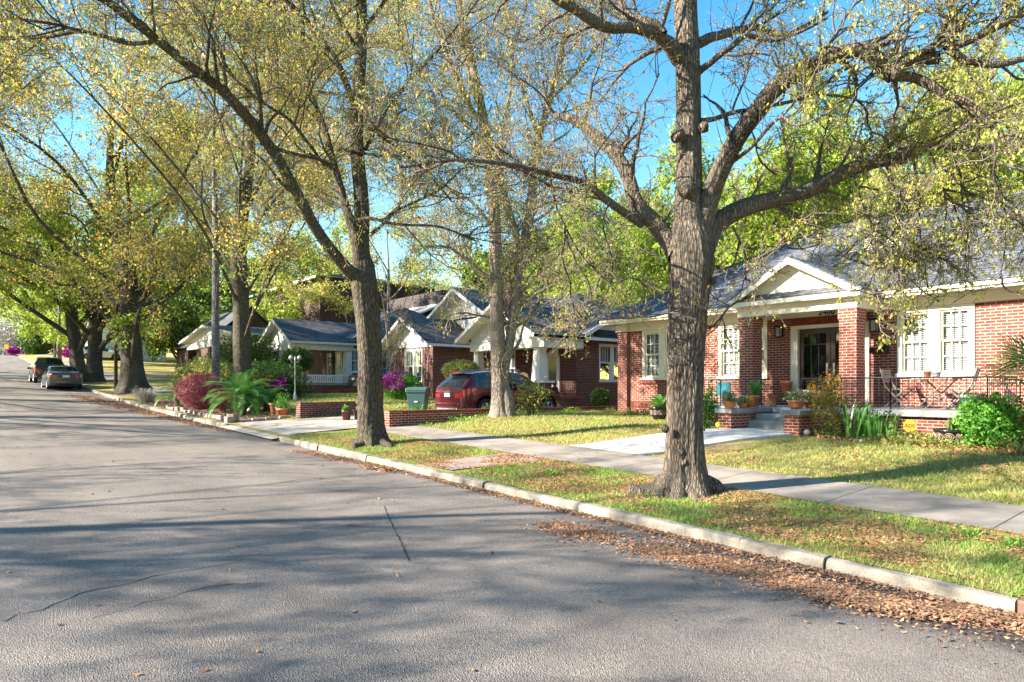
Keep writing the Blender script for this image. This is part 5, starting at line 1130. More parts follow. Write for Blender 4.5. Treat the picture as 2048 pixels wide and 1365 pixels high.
# ---------------- far bungalow on the left
def house_far():
    h = thing('far_bungalow', 'small bungalow with dark roof, white gable end and brick porch piers behind the banded birch', 'house', (-62, 22, 3.0))
    Wl = MB(); R = MB(); T_ = MB(); Sd = MB(); y0 = 19.0
    x0 = aty(352, 0, y0).x; x1 = aty(418, 0, y0).x; ze = aty(400, 690, y0).z; zp = aty(345, 645, y0).z
    # main gable end faces left-front, ridge along x
    yr = y0 + 4; R.prism([(x0, y0 - .5, ze), (x1, y0 - .5, ze), (x1, yr, zp + .8), (x0, yr, zp + .8)], (0, 0, -.15)); R.prism([(x0, yr + 4.5, ze), (x1, yr + 4.5, ze), (x1, yr, zp + .8), (x0, yr, zp + .8)], (0, 0, -.15))
    Sd.prism([(x0 + .2, y0 - .3, ze - .2), (x0 + .2, yr + 4.2, ze - .2), (x0 + .2, yr, zp + .55)], (.15, 0, 0))
    Sd.build('side_gable', M['white'], h); Sd = MB()
    Wl.prism([(x1 - .1, y0, ze - .2), (x1 - .1, yr + 4, ze - .2), (x1 - .1, yr, zp + .6)], (-.15, 0, 0))
    # porch gable to the front
    xa, xb = aty(372, 0, 16.5).x, aty(480, 0, 16.5).x; zz = aty(400, 680, 16.5).z; zq = aty(440, 645, 16.5).z
    gable_front(R, T_, Sd, xa, xb, 15.9, zz, zq, 21, over=.5, yw=16.5, rake=.2)
    T_.box(xa + .5, xb - .5, 16.45, 16.9, zz - .75, zz - .2)
    vt = MB(); vt.box((xa + xb) / 2 - .6, (xa + xb) / 2 + .6, 16.44, 16.495, zz + .25, zz + .6); vt.build('gable_vent', M['weathered'], h)
    Sd.build('gable_siding', M['white'], h); Sd2 = MB()
    for x in (xa + .8, (xa + xb) / 2, xb - .8): Wl.box(x - .35, x + .35, 16.4, 17.1, 1.5, zz - .75)
    Wl.box(x0 + .3, x1 - .1, y0, y0 + 8, 1.2, ze - .2); Wl.box(xa + .5, xb - .5, 16.6, 19, 1.2, zz - 2.6)
    Wl.build('wall', M['brick_far'], h); R.build('roof', M['shingle_dark'], h); T_.build('trim', M['weathered'], h)
    fb = Face('f', y0); c = (xa + xb) / 2 - 1
    dm = MB(); dm.box(c - .5, c + .5, y0 - .06, y0 - .01, zz - 2.6, zz - .6); dm.build('door', M['white'], h)
    m2 = MB(); m2.box(xb - 2.6, xb - .9, y0 - .06, y0 - .01, zz - 2.4, zz - .9); m2.build('window', M['unlit_interior'], h)
house_far()
def tiny_house(name, label, px0, px1, py0, py1, d, mwall, zoff=0):
    p = at(px0, py1, d); q = at(px1, py0, d); h = thing(name, label, 'house', (p.x, p.y, p.z - 1))
    w_ = abs(at(px1, 0, d).x - at(px0, 0, d).x) + 2; zb = H(p.x, p.y) - .5; z1 = q.z
    Wl = MB(); Wl.box(p.x, p.x + w_, p.y, p.y + 8, zb, z1); Wl.build('wall', mwall, h)
    R = MB(); R.prism([(p.x - .5, p.y - .5, z1), (p.x - .5, p.y + 8.5, z1), (p.x - .5, p.y + 4, z1 + 2.5)], (w_ + 1, 0, 0)); R.build('roof', M['shingle'], h)
    for i in range(3):
        a = p.x + w_ * (i + .5) / 3; k = MB(); k.box(a - .5, a + .5, p.y - .05, p.y - .003, z1 - 2.2, z1 - .8); wk = k.build('window', M['white'], h)
        k = MB(); k.box(a - .38, a + .38, p.y - .07, p.y - .05, z1 - 2.1, z1 - .9); k.build('pane', M['dim_glass'], wk)
M['apricot'] = simple('apricot_wall', (0.62, 0.36, 0.2), 0.8, 0.1)
tiny_house('far_house', 'small apricot coloured house glimpsed between the far slim trunks', 112, 130, 680, 716, 108, M['apricot'])
tiny_house('far_house', 'pale house behind the lawn where the white car is parked', 170, 250, 640, 716, 84, M['white'])
tiny_house('far_house', 'white house at the end of the street beyond the stop sign', -60, 18, 670, 716, 150, M['white'])
# ================================================================ OBJECTS AND PLANTS
def lb(mb, name, m, parent=None, smooth=False, bevel=0, label=None):
    o = mb.build(name, m, None, smooth, bevel, label=label)
    if parent is not None: o.parent = parent
    return o
def lnp(name, V, Q, m, parent): 
    o = mesh_obj(name, np_mesh(name, V, Q), m); o.parent = parent; return o
# ---------------- low walls
def brick_wall(name, label, x, y0, y1, th, zt0, zt1, m='brick', pier=True):
    t = thing(name, label, 'wall', (x, (y0 + y1) / 2, H(x + .3, (y0 + y1) / 2))); mb = MB()
    k = 12
    for i in range(k):
        a = y0 + (y1 - y0) * i / k; b = y0 + (y1 - y0) * (i + 1) / k; za = zt0 + (zt1 - zt0) * i / k; zb = zt0 + (zt1 - zt0) * (i + 1) / k
        mb.add([(x - th, a, 0), (x + th, a, 0), (x + th, b, 0), (x - th, b, 0), (x - th, a, za), (x + th, a, za), (x + th, b, zb), (x - th, b, zb)], [(4, 5, 6, 7), (1, 2, 6, 5), (3, 0, 4, 7)] + ([(0, 1, 5, 4)] if i == 0 else []) + ([(2, 3, 7, 6)] if i == k - 1 else []))
    if pier: mb.box(x - th - .07, x + th + .07, y0 - .42, y0 - .003, 0, zt0 + .07)
    mb.build('brickwork', M[m], t)
    cp = MB(); a = y0 + .01
    while a < y1 - .07:
        f = (a - y0) / (y1 - y0); z = zt0 + (zt1 - zt0) * f; cp.box(x - th - .012, x + th + .012, a, a + .058, z + .002, z + .062); a += .068
    cp.build('coping', M['soldier'], t); return t
brick_wall('low_brick_wall', 'long low red brick wall between the front lawn and the drive of the maroon car', -17.0, 9.75, 22.5, .11, 1.06, 1.03)
brick_wall('low_brick_wall', 'short sunlit brick retaining wall beside the concrete drive', -21.95, 9.2, 10.8, .11, 1.22, 1.24, 'brick_dark')
brick_wall('low_brick_wall', 'low dark brick garden wall in front of the white balustrade', -34.2, 10.5, 17.5, .11, 1.62, 1.66, 'brick_dark', False)
M['leaf_rust'] = leaf_mat('rusty_leaf_tips', [(.34, .12, .04), (.4, .2, .06), (.28, .2, .05)], .35)
# ---------------- leaf clouds
def blob(rg, n, r, mode='ellipsoid', shell=.3, lump=.1):
    d = vnorm(rg.normal(size=(n, 3))); th = np.arctan2(d[:, 1], d[:, 0]); ph = d[:, 2]
    l = 1 + lump * (np.sin(3 * th + 4 * ph) + .7 * np.sin(7 * th - 5 * ph + 1) + .5 * np.sin(11 * th + 9 * ph))
    s = (1 - shell * rg.random(n) ** 1.5) * l
    if mode == 'box': 
        d = d / np.maximum(np.abs(d).max(1, keepdims=True), .01) * .62 + d * .38
    p = d * s[:, None] * np.array(r)
    if mode == 'taper': p[:, :2] *= (0.72 + .34 * (p[:, 2:3] / r[2]))
    return p
def bush(name, label, x, y, r, zc, n, size, mat, mode='ellipsoid', group=None, cat='shrub', blooms=None, seed=0, lump=.08, stems=5, stemr=.02, zg=None, asp=.6):
    rg = np.random.default_rng(seed + int(abs(x) * 100)); z0 = H(x, y) if zg is None else zg
    t = thing(name, label, cat, (x, y, z0), group)
    P = blob(rg, n, r, mode, .35, lump) + np.array([0, 0, zc]); Pi = blob(rg, n // 3, tuple(q * .75 for q in r), mode, .9, lump) + np.array([0, 0, zc])
    V, Q = leaf_quads(rg, np.concatenate([P, Pi]), size, 0, asp); lnp('foliage', V, Q, M[mat], t)
    st = MB()
    for i in range(stems):
        a = i * 6.28 / max(1, stems); st.tube([(0.06 * math.cos(a), 0.06 * math.sin(a), -.1), (r[0] * .25 * math.cos(a), r[1] * .25 * math.sin(a), zc * .6), (r[0] * .5 * math.cos(a), r[1] * .5 * math.sin(a), zc + r[2] * .4)], [stemr, stemr * .7, stemr * .4], 5)
    lb(st, 'stems', M['bark_far'], t, True)
    if blooms:
        for (bm_, cnt, bs, cx_, cz_, sp) in blooms:
            C = blob(rg, cnt, tuple(q * 1.03 for q in r), mode, .08, lump); vd = np.array([-x, -y, 0]); 
            keep = (C @ np.array([RT[0], RT[1], 0])) ; keep = (np.abs(keep / r[0] - cx_) < sp) & (np.abs(C[:, 2] / r[2] - cz_) < sp)
            C = C[keep] + np.array([0, 0, zc]); 
            if len(C): V, Q = leaf_quads(rg, C, bs, 0, .9); lnp('blossoms', V, Q, M[bm_], t)
    return t
def P_(px, d): p = on(px, d); return p.x, p.y
x, y = P_(402, 27.3); bush('red_shrub', 'large rounded burgundy leaved shrub behind the sago palm in the mulch bed', x, y, (.98, .95, .72), .72, 9000, .055, 'leaf_red', seed=1, lump=.07)
x, y = P_(447, 25.6); bush('red_shrub', 'smaller loose burgundy shrub at the foot of the sago palm', x, y, (.45, .4, .36), .42, 2200, .05, 'leaf_red', seed=2, lump=.15)
x, y = P_(400, 31); bush('green_hedge', 'wide dark green hedge behind the burgundy shrub and the banded birch', x, y + 3, (2.9, 1.3, .85), .85, 9000, .09, 'leaf_deep', 'box', seed=3, lump=.12, cat='hedge')
x, y = P_(350, 33); bush('green_hedge', 'bushy yellow green laurel just right of the huge oak with the mossy foot', x - .5, y + 1.5, (1.9, 1.3, 1.0), 1.0, 6000, .10, 'leaf_olive', seed=4, lump=.15, cat='hedge')
x, y = P_(320, 37); bush('dark_evergreen', 'tall dark evergreen mass between the huge oak and the far bungalow', x - 1, y + 5, (2.2, 1.8, 1.6), 1.6, 6000, .13, 'leaf_deep', seed=5, lump=.18)
x, y = P_(595, 34); bush('clipped_tree', 'round clipped evergreen beside the tapered white columns, behind the lamp post', x, y, (.78, .78, .62), 1.75, 6000, .075, 'leaf_deep', seed=6, lump=.04, stems=3, stemr=.05)
x, y = P_(530, 32); bush('azalea', 'azalea with coral red flowers on top, left of the magenta one', x, y, (.95, .7, .45), .6, 4200, .06, 'leaf_bright', seed=7, blooms=[('orange_fl', 2600, .07, -.1, .85, .55)], cat='azalea')
x, y = P_(570, 31.2); bush('azalea', 'azalea with a magenta flower patch just left of the lamp post', x, y, (.85, .65, .45), .62, 4200, .06, 'leaf_deep', seed=8, blooms=[('magenta', 5000, .08, -.15, .3, .5)], cat='azalea')
x, y = P_(803, 29.8); bush('azalea', 'big azalea dotted with magenta flowers behind the green wheeled bin', x, y, (.98, .85, .58), .62, 8000, .065, 'leaf_bright', seed=9, blooms=[('magenta', 3200, .085, -.35, .45, .6)], cat='azalea')
x, y = P_(923, 29.2); bush('clipped_shrub', 'egg shaped clipped bush behind the rear window of the maroon car', x, y, (.9, .8, .48), 1.32, 6500, .07, 'leaf_olive', seed=10, lump=.03, stems=4, stemr=.03)
x, y = P_(1201, 27.8); bush('clipped_shrub', 'flat topped clipped bush tapering downward beside the brick side wall', x, y, (.5, .5, .55), .58, 4800, .05, 'leaf_deep', 'taper', seed=11, lump=.03)
x, y = P_(1982, 12.6); bush('green_bush', 'vivid light green bush at the corner of the porch slab near the fan palm', x, y, (.55, .5, .5), .50, 4200, .06, 'leaf_bright', seed=12, lump=.16)
x, y = P_(1062, 21.0); bush('young_shrub', 'loose twiggy shrub in front of the maroon car door beside the pale twin trunk', x, y, (.55, .5, .5), .55, 900, .06, 'leaf_olive', seed=13, lump=.2)
x, y = P_(985, 21.6); bush('young_shrub', 'small leafy sucker growth at the left foot of the pale twin trunk', x, y, (.3, .3, .2), .2, 500, .06, 'leaf_olive', seed=14, lump=.2)
x, y = P_(1415, 16.4); bush('leafy_plant', 'leggy green plant beside the left stair pier, right of the big oak trunk', x, y, (.22, .25, .5), .5, 700, .06, 'leaf_bright', seed=15, lump=.2)
# nandina
x, y = P_(1655, 14.45); bush('nandina', 'feathery green nandina with reddish tips beside the right stair pier', x, y, (.38, .38, .62), .68, 2600, .045, 'leaf_nandina', seed=16, lump=.22, blooms=[('leaf_rust', 1000, .045, .15, .85, .5)], asp=.35)
# far pink azaleas and the dark shrub by the stop sign
for px, d, s_, nme in ((28, 103, .8, 'pink azalea at the end of the street left of the stop sign pole'), (52, 101, .6, 'pink azalea right under the stop sign'), (137, 86, .9, 'pink azalea beside the apricot house')):
    x, y = P_(px, d); bush('azalea', nme, x, y, (s_, s_, s_ * .7), s_ * .7, 900, .22, 'magenta', seed=17, cat='azalea')
x, y = P_(76, 97); bush('dark_evergreen', 'dark rounded evergreen on the bank right of the stop sign', x, y, (3.2, 2.4, 2.3), 2.0, 3500, .3, 'leaf_deep', seed=18)
x, y = P_(8, 118); bush('blossom_tree', 'white blossoming bush at the top of the street', x, y, (6, 3.5, 3.8), 3.2, 3500, .35, 'white_bloom' if 'white_bloom' in M else 'bluegrass', seed=19, cat='tree')
# ---------------- fronds
def frond_set(rg, nf, L, el=(.1, 1.2), leaf=.22, nl=34, w_=.012, sag=.7, fold=.5):
    V = []; Q = []; n = 0
    for i in range(nf):
        a = i * 2.399 + rg.uniform(-.2, .2); e = el[0] + (el[1] - el[0]) * (i + .5) / nf + rg.uniform(-.08, .08); l_ = L * rg.uniform(.85, 1.1)
        K = 12; p = np.zeros(3); pts = [p.copy()]; ang = e
        for k in range(K):
            ang -= sag * (1.2 / K) * (0.5 + k / K); p = p + np.array([math.cos(a) * math.cos(ang), math.sin(a) * math.cos(ang), math.sin(ang)]) * l_ / K; pts.append(p.copy())
        pts = np.array(pts); side = np.array([-math.sin(a), math.cos(a), 0.0])
        for k in range(K):
            w0 = .014 * (1 - k / K) + .003; V += [pts[k] + side * w0, pts[k] - side * w0, pts[k + 1] - side * w0, pts[k + 1] + side * w0]; Q.append((n, n + 1, n + 2, n + 3)); n += 4
        for k in range(nl):
            t = .12 + .88 * k / nl; u = t * K; j = min(int(u), K - 1); c = pts[j] + (pts[j + 1] - pts[j]) * (u - j); tg = pts[j + 1] - pts[j]; tg = tg / np.linalg.norm(tg); upv = np.cross(tg, side); upv = upv if upv[2] > 0 else -upv
            ll = leaf * math.sin(math.pi * min(1, .25 + .78 * t)) ** .6
            for s_ in (-1, 1):
                d = side * s_ * .85 + tg * .55 + upv * fold * .5; d = d / np.linalg.norm(d); e_ = c + d * ll - np.array([0, 0, ll * .1]); m_ = c + d * ll * .5
                V += [c - tg * w_ * .5, m_ - tg * w_, e_, m_ + tg * w_]; Q.append((n, n + 1, n + 2, n + 3)); n += 4
    return np.array(V), np.array(Q)
def cycad(name, label, x, y, th, tr, nf, L, leaf, seed, group=None, nl=34, el=(-.1, 1.2), w_=.014):
    rg = np.random.default_rng(seed); t = thing(name, label, 'palm', (x, y, H(x, y)), group)
    V, Q = frond_set(rg, nf, L, el, leaf, nl, w_, sag=1.15); lnp('fronds', V + np.array([0, 0, th]), Q, M['frond'], t)
    mb = MB(); prof = [(tr * 1.1, -.1)]
    k = 9
    for i in range(k): z = th * i / k; prof += [(tr * 1.15, z), (tr * .9, z + th / k * .8)]
    prof += [(tr * .5, th + .06)]; mb.lathe(prof, n=14); lb(mb, 'trunk', M['shaggy'], t); return t
M['shaggy'] = simple('shaggy_palm_trunk', (0.12, 0.08, 0.055), 0.95, .5, 14, 30, 1.0)
GP = 'sago palms in the mulch bed'
x, y = P_(482, 24.0); cycad('sago_palm', 'big sago palm with a shaggy trunk and shining fronds at the driveway corner', x, y, .66, .19, 44, 1.6, .30, 51, GP)
x, y = P_(535, 25.2); cycad('sago_palm', 'lower sago palm half hidden behind the terracotta pots', x, y, .45, .15, 26, 1.15, .22, 52, GP)
x, y = P_(357, 28.6); cycad('sago_palm', 'shaded sago palm with drooping fronds left of the burgundy shrub', x, y, .5, .15, 18, 1.1, .22, 53, GP)
# ---------------- strap leaved clumps
def blades(rg, n, L, r, w_, lean=.25, droop=.15):
    V = []; Q = []; k = 0
    for i in range(n):
        a = rg.uniform(0, 6.28); rr = r * math.sqrt(rg.random()); c = np.array([rr * math.cos(a), rr * math.sin(a), 0]); h = L * rg.uniform(.55, 1.1); b = rg.uniform(0, 6.28); ln = lean * rg.uniform(.2, 1)
        d = np.array([math.cos(b) * ln, math.sin(b) * ln, 1.0]); s_ = np.array([-math.sin(b), math.cos(b), 0]) * w_ ; s_ = np.array([math.cos(a * 3), math.sin(a * 3), 0]) * w_
        p0 = c; p1 = c + d * h * .5; p2 = c + d * h * .85 + np.array([math.cos(b), math.sin(b), 0]) * h * droop * .3; p3 = c + d * h + np.array([math.cos(b), math.sin(b), -.4]) * h * droop
        for (u, v, wu, wv) in ((p0, p1, .7, 1), (p1, p2, 1, .7), (p2, p3, .7, .08)):
            V += [u - s_ * wu, u + s_ * wu, v + s_ * wv, v - s_ * wv]; Q.append((k, k + 1, k + 2, k + 3)); k += 4
    return np.array(V), np.array(Q)
def clump(name, label, x, y, n, L, r, w_, mat, seed, cat='plant', lean=.25, droop=.15, z=None, group=None):
    rg = np.random.default_rng(seed); t = thing(name, label, cat, (x, y, H(x, y) if z is None else z), group)
    V, Q = blades(rg, n, L, r, w_, lean, droop); lnp('leaves', V, Q, M[mat], t); return t
for px, d, n, L in ((1712, 14.2, 40, .85), (1738, 14.1, 60, .62), (1772, 14.0, 40, .62)):
    x, y = P_(px, d); clump('iris_clump', {1712: 'tallest iris clump with sword leaves, nearest the nandina', 1738: 'dense middle iris clump of dark green sword leaves', 1772: 'iris clump next to the yellow octagonal yard sign'}[px], x, y, n, L, .22, .018, 'frond', px, group='iris clumps in the foundation bed')
x, y = P_(832, 20.6); clump('iris_clump', 'pale green iris clump against the end of the low brick wall', x, y, 26, .62, .14, .02, 'leaf_bright', 61)
x, y = P_(292, 31.5); clump('ornamental_grass', 'wispy pale grey grass tuft at the kerb end of the mulch bed', x, y, 420, .75, .3, .007, 'bluegrass', 62, lean=.9, droop=.35)
x, y = P_(1945, 7.6)
for i, (px, d) in enumerate(((1940, 7.0), (2030, 6.6), (1100, 11.0))):
    x, y = P_(px, d); clump('weed_tuft', ['bright weed tuft on the verge nearest the kerb at the right', 'bright green weed tuft at the very right edge of the verge', 'fresh green grass tuft beside the brick path'][i], x, y, 60, .14, .09, .008, 'weed', 70 + i, lean=.9, droop=.3)
# fan palm
def fan_palm():
    rg = np.random.default_rng(80); p = at(2076, 740, 11.8); x, y = p.x, p.y; z0 = H(x, y); t = thing('fan_palm', 'fan palm with stiff grey green leaves in front of the brick wall', 'palm', (x, y, z0))
    c = np.array([0, 0, p.z - z0 - .25]); V = []; Q = []; k = 0
    for i in range(20):
        a = i * 2.399; e = rg.uniform(-.1, 1.2); d = np.array([math.cos(a) * math.cos(e), math.sin(a) * math.cos(e), math.sin(e)]); st = c + d * rg.uniform(.35, .55)
        s0 = np.array([-math.sin(a), math.cos(a), 0]); upn = np.cross(d, s0)
        V += [c - s0 * .01, c + s0 * .01, st + s0 * .007, st - s0 * .007]; Q.append((k, k + 1, k + 2, k + 3)); k += 4
        for j in range(26):
            b = (j / 25 - .5) * 3.6; dd = d * math.cos(b) + s0 * math.sin(b) + upn * .12 * abs(math.sin(b)); dd = dd / np.linalg.norm(dd); l_ = .92 * (1 - .25 * abs(b) / 1.8); w = np.cross(dd, upn) * .014
            m1 = st + dd * l_ * .55; e1 = st + dd * l_ * .97 - np.array([0, 0, .12 * rg.random() + .04])
            V += [st, m1 - w, e1, m1 + w]; Q.append((k, k + 1, k + 2, k + 3)); k += 4
    lnp('fan_leaves', np.array(V), np.array(Q), M['palm_leaf'], t)
    mb = MB(); mb.lathe([(.13, -.1), (.12, c[2] * .4), (.15, c[2] * .7), (.13, c[2]), (.05, c[2] + .1)], n=14); lb(mb, 'trunk', M['shaggy'], t, True)
fan_palm()
# ---------------- pots
def pot_prof(r, h, kind):
    if kind == 'bowl': return [(r * .55, 0), (r * .8, h * .35), (r * .97, h * .82), (r * 1.04, h * .84), (r * 1.04, h), (r * .93, h), (r * .88, h * .8)]
    if kind == 'urn': return [(r * .62, 0), (r * .62, h * .06), (r * .55, h * .1), (r * .72, h * .75), (r * .95, h * .9), (r, h), (r * .88, h), (r * .7, h * .85)]
    return [(r * .65, 0), (r * .9, h * .8), (r * 1.0, h * .8), (r * 1.02, h), (r * .9, h), (r * .86, h * .85)]
def pot(px, py, d, wpx, hpx, label, kind='pot', mat='terracotta', plant=None, name='terracotta_pot', seed=0, z=None, group=None, rings=False, cat='plant pot'):
    p = at(px, py, d); p.z = z if z is not None else p.z; r = wpx * d / F / 2; h = hpx * d / F
    t = thing(name, label, cat, (p.x, p.y, p.z), group); mb = MB(); mb.lathe(pot_prof(r, h, kind), n=28); pp = lb(mb, 'pot', M[mat], t, True)
    so_ = MB(); so_.lathe([(0.001, h * .8), (r * .88, h * .82)], n=20); lb(so_, 'soil', M['mulch'], t)
    rg = np.random.default_rng(seed + int(px))
    if plant:
        kd, mt, a, b = plant
        if kd == 'bush':
            P = blob(rg, 420, (a, a, b), 'ellipsoid', .7, .15) + np.array([0, 0, h + b * .6]); V, Q = leaf_quads(rg, P, .05, 0, .7); lnp('foliage', V, Q, M[mt], t)
            s = MB(); s.tube([(0, 0, h * .8), (0, 0, h + b * .6)], .008, 5); lb(s, 'stem', M['bark_far'], t)
        elif kd == 'agave': V, Q = blades(rg, 22, b, r * .4, .03, a, .05); lnp('leaves', V + np.array([0, 0, h * .85]), Q, M[mt], t)
        elif kd == 'fronds': V, Q = frond_set(rg, 16, b, (.2, 1.3), b * .24, 20, .016); lnp('fronds', V + np.array([0, 0, h * .95]), Q, M[mt], t)
    if rings:
        g = MB()
        for i in range(9):
            a0 = i * 2 * math.pi / 9
            for rr_ in (.062, .034, .012):
                pts = []; K = 16
                for k in range(K + 1):
                    q = 2 * math.pi * k / K; zz = h * .6 + rr_ * math.sin(q); rad = np.interp(zz, [0, h * .35, h * .82], [r * .55, r * .8, r * .97]) + .004; aa = a0 + rr_ * 1.3 * math.cos(q) / rad; pts.append((rad * math.cos(aa), rad * math.sin(aa), zz))
                g.tube(pts, .0045, 4, False)
        lb(g, 'ring_relief', M['terracotta_pale'], pp)
    return t
M['terracotta_pale'] = simple('ring_relief_paint', (0.5, 0.36, 0.32), .6, .1)
GT = 'terracotta pots crowding the porch steps'
zc = 1.277
pot(1459, 816, 15.9, 27, 15, 'shallow terracotta bowl of variegated leaves at the outer end of the left stair coping', 'bowl', plant=('bush', 'leaf_var', .18, .13), z=zc, group=GT)
pot(1485, 815, 16.2, 19, 11, 'small round terracotta pot with yellow flowers, second on the left stair coping', 'bowl', plant=('bush', 'leaf_var', .11, .1), z=zc, group=GT)
pot(1496, 806, 16.5, 15, 9, 'little pot of bright yellow blooms squeezed before the larger agave pot', 'pot', plant=('bush', 'yellow_fl', .10, .09), z=zc, group=GT)
pot(1509, 812, 17.0, 21, 24, 'large terracotta pot with a dark spiky agave by the left porch pier', 'pot', plant=('agave', 'frond', .7, .5), z=zc, group=GT)
pot(1545, 812, 17.3, 23, 23, 'tall empty terracotta urn with a flared rim at the top of the steps', 'urn', z=1.295, group=GT)
pot(1593, 819, 15.7, 35, 17, 'wide terracotta bowl overflowing with variegated leaves on the right stair coping', 'bowl', plant=('bush', 'leaf_var', .26, .16), z=zc, group=GT)
pot(1619, 815, 15.9, 22, 19, 'plain terracotta pot behind the wide overflowing bowl', 'pot', z=zc, group=GT, plant=('bush', 'leaf_deep', .1, .08))
pot(1637, 815, 15.7, 26, 28, 'tall orange terracotta pot partly behind the nandina', 'pot', z=zc, group=GT)
pot(1573, 800, 18.4, 24, 24, 'terracotta pot raised on a dark plant stand beside the door frame', 'pot', z=1.62, group=GT)
ps = thing('plant_stand', 'dark iron plant stand carrying a terracotta pot by the door frame', 'plant stand', (at(1573, 800, 18.4).x, at(1573, 800, 18.4).y, 1.29)); mb = MB(); mb.lathe([(.13, .30), (.13, .325)], n=16)
for i in range(4): a = i * 1.57 + .4; mb.tube([(.11 * math.cos(a), .11 * math.sin(a), .30), (.06 * math.cos(a), .06 * math.sin(a), .15), (.13 * math.cos(a), .13 * math.sin(a), 0)], .01, 5)
lb(mb, 'stand', M['iron'], ps)
GB2 = 'black ringed planters in the beds'
pot(1903, 888, 13.1, 62, 36, 'glossy black planter with ring relief and an agave in front of the porch base', 'bowl', 'black_glaze', ('agave', 'palm_leaf', .8, .28), 'black_planter', z=H(*P_(1903, 13.1)), group=GB2, rings=True)
pot(1318, 852, 19.6, 37, 27, 'glossy black planter with ring relief holding a small sago, left of the big oak trunk', 'bowl', 'black_glaze', ('fronds', 'frond', .3, .52), 'black_planter', z=H(*P_(1318, 19.6)), group=GB2, rings=True)
pot(566, 833, 23.0, 27, 18, 'rimmed terracotta pot with a leafy plant, right of a pair of clay chimney pots', 'pot', plant=('bush', 'leaf_bright', .28, .34), z=H(*P_(566, 23.0)))
pot(547, 830, 23.6, 19, 26, 'tall pale clay chimney pot standing at the driveway edge', 'urn', z=H(*P_(547, 23.6)), name='clay_pot')
pot(556, 836, 23.2, 12, 20, 'slim pale clay pot between the chimney pot and the rimmed terracotta pot', 'urn', z=H(*P_(556, 23.2)), name='clay_pot')
pot(693, 834, 21.3, 21, 21, 'oxblood glazed pot next to the end of the sunlit retaining wall', 'pot', 'pot_red', z=H(*P_(693, 21.3)), name='glazed_pot', plant=('bush', 'leaf_bright', .12, .08))
pot(716, 832, 21.6, 20, 20, 'oxblood glazed pot half hidden behind the dark street oak', 'pot', 'pot_red', z=H(*P_(716, 21.6)), name='glazed_pot')
pot(1092, 742, 27.6, 8, 7, 'small yellow pot on the base of the square white column', 'pot', 'yellow_paint' if 'yellow_paint' in M else 'cream', z=2.08, name='yellow_pot')
# trough with white daisy ornament
tr = thing('clay_trough', 'long terracotta trough with a white daisy ornament in front of the door', 'planter', (at(1636, 800, 17.0).x, 16.25, 1.29)); mb = MB(); mb.box(-.33, .33, -.12, .12, 0, .42); lb(mb, 'trough', M['terracotta'], tr, bevel=.03)
mb = MB()
for i in range(8): a = i * .785; mb.prism([(-.03 + .03 * math.cos(a), -.135, .34 + .03 * math.sin(a)), (-.03 + .08 * math.cos(a - .25), -.135, .34 + .08 * math.sin(a - .25)), (-.03 + .09 * math.cos(a), -.135, .34 + .09 * math.sin(a)), (-.03 + .08 * math.cos(a + .25), -.135, .34 + .08 * math.sin(a + .25))], (0, .012, 0))
mb.lathe([(.03, 0), (.03, .01)], -.03, -.14, .34, 10); lb(mb, 'daisy_ornament', M['white'], tr)
# teal crate and chair left of pier
M['teal'] = simple('teal_paint', (0.02, 0.26, 0.30), .5, .15); M['yellow_paint'] = simple('yellow_paint', (.75, .48, .02), .5, .1)
tc = thing('teal_chair', 'small teal metal chair behind the iron railing, left of the porch pier', 'chair', (-10.95, 16.3, 1.29)); mb = MB(); mb.box(-.22, .22, -.2, .2, .28, .31); lb(mb, 'seat', M['teal'], tc); mb = MB(); mb.box(-.22, .22, .18, .21, .31, .62); lb(mb, 'backrest', M['teal'], tc)
for i in (-1, 1):
    for j in (-1, 1): mb = MB(); mb.box(i * .2 - .012, i * .2 + .012, j * .18 - .012, j * .18 + .012, 0, .28); lb(mb, 'leg', M['teal'], tc)
# ---------------- porch furniture (weathered teak)
def chair(loc, rz, label):
    t = thing('folding_chair', label, 'chair', loc, 'folding teak chairs at the porch table', rz); m = M['wood_grey']
    mb = MB()
    for i in range(7): mb.box(-.21, .21, -.2 + i * .058, -.2 + i * .058 + .045, .43, .45)
    lb(mb, 'seat', m, t); mb = MB()
    for i in range(5): mb.box(-.2, .2, .24 + .012 * i, .26 + .012 * i, .60 + .06 * i, .645 + .06 * i)
    lb(mb, 'backrest', m, t)
    for s_ in (-1, 1):
        mb = MB(); mb.tube([(s_ * .22, -.25, 0), (s_ * .22, .22, .5), (s_ * .22, .33, .90)], .018, 4); lb(mb, 'leg', m, t)
        mb = MB(); mb.tube([(s_ * .19, .28, 0), (s_ * .19, -.2, .44)], .016, 4); lb(mb, 'leg', m, t)
    return t
tp = at(1869, 757, 15.0)
chair((at(1798, 0, 15.6).x, 16.75, 1.29), math.radians(88), 'folding teak chair on the left of the porch table')
chair((at(1925, 0, 14.9).x + .05, 16.75, 1.29), math.radians(-80), 'folding teak chair on the right of the porch table, behind the green tub')
tb = thing('folding_table', 'weathered folding table with crossed legs on the porch under the double window', 'table', (tp.x, 16.8, 1.29)); mb = MB()
for i in range(9): mb.box(-.40 + i * .09, -.40 + i * .09 + .08, -.32, .32, .66, .685)
lb(mb, 'tabletop', M['wood_grey'], tb)
for s_ in (-1, 1):
    for q in (-1, 1): mb = MB(); mb.tube([(-.32 * q, s_ * .26 + q * .02, 0), (.30 * q, s_ * .26 + q * .02, .66)], .017, 4); lb(mb, 'leg', M['wood_grey'], tb)
mb = MB(); mb.box(-.3, .3, -.02, .02, .2, .23); lb(mb, 'stretcher', M['wood_grey'], tb)
pot(1855, 753, 15.2, 16, 14, 'small tilted terracotta pot on the porch table', 'pot', z=1.98, name='terracotta_pot')
M['mosaic'] = simple('mosaic_glaze', (.25, .27, .3), .3, .7, 30)
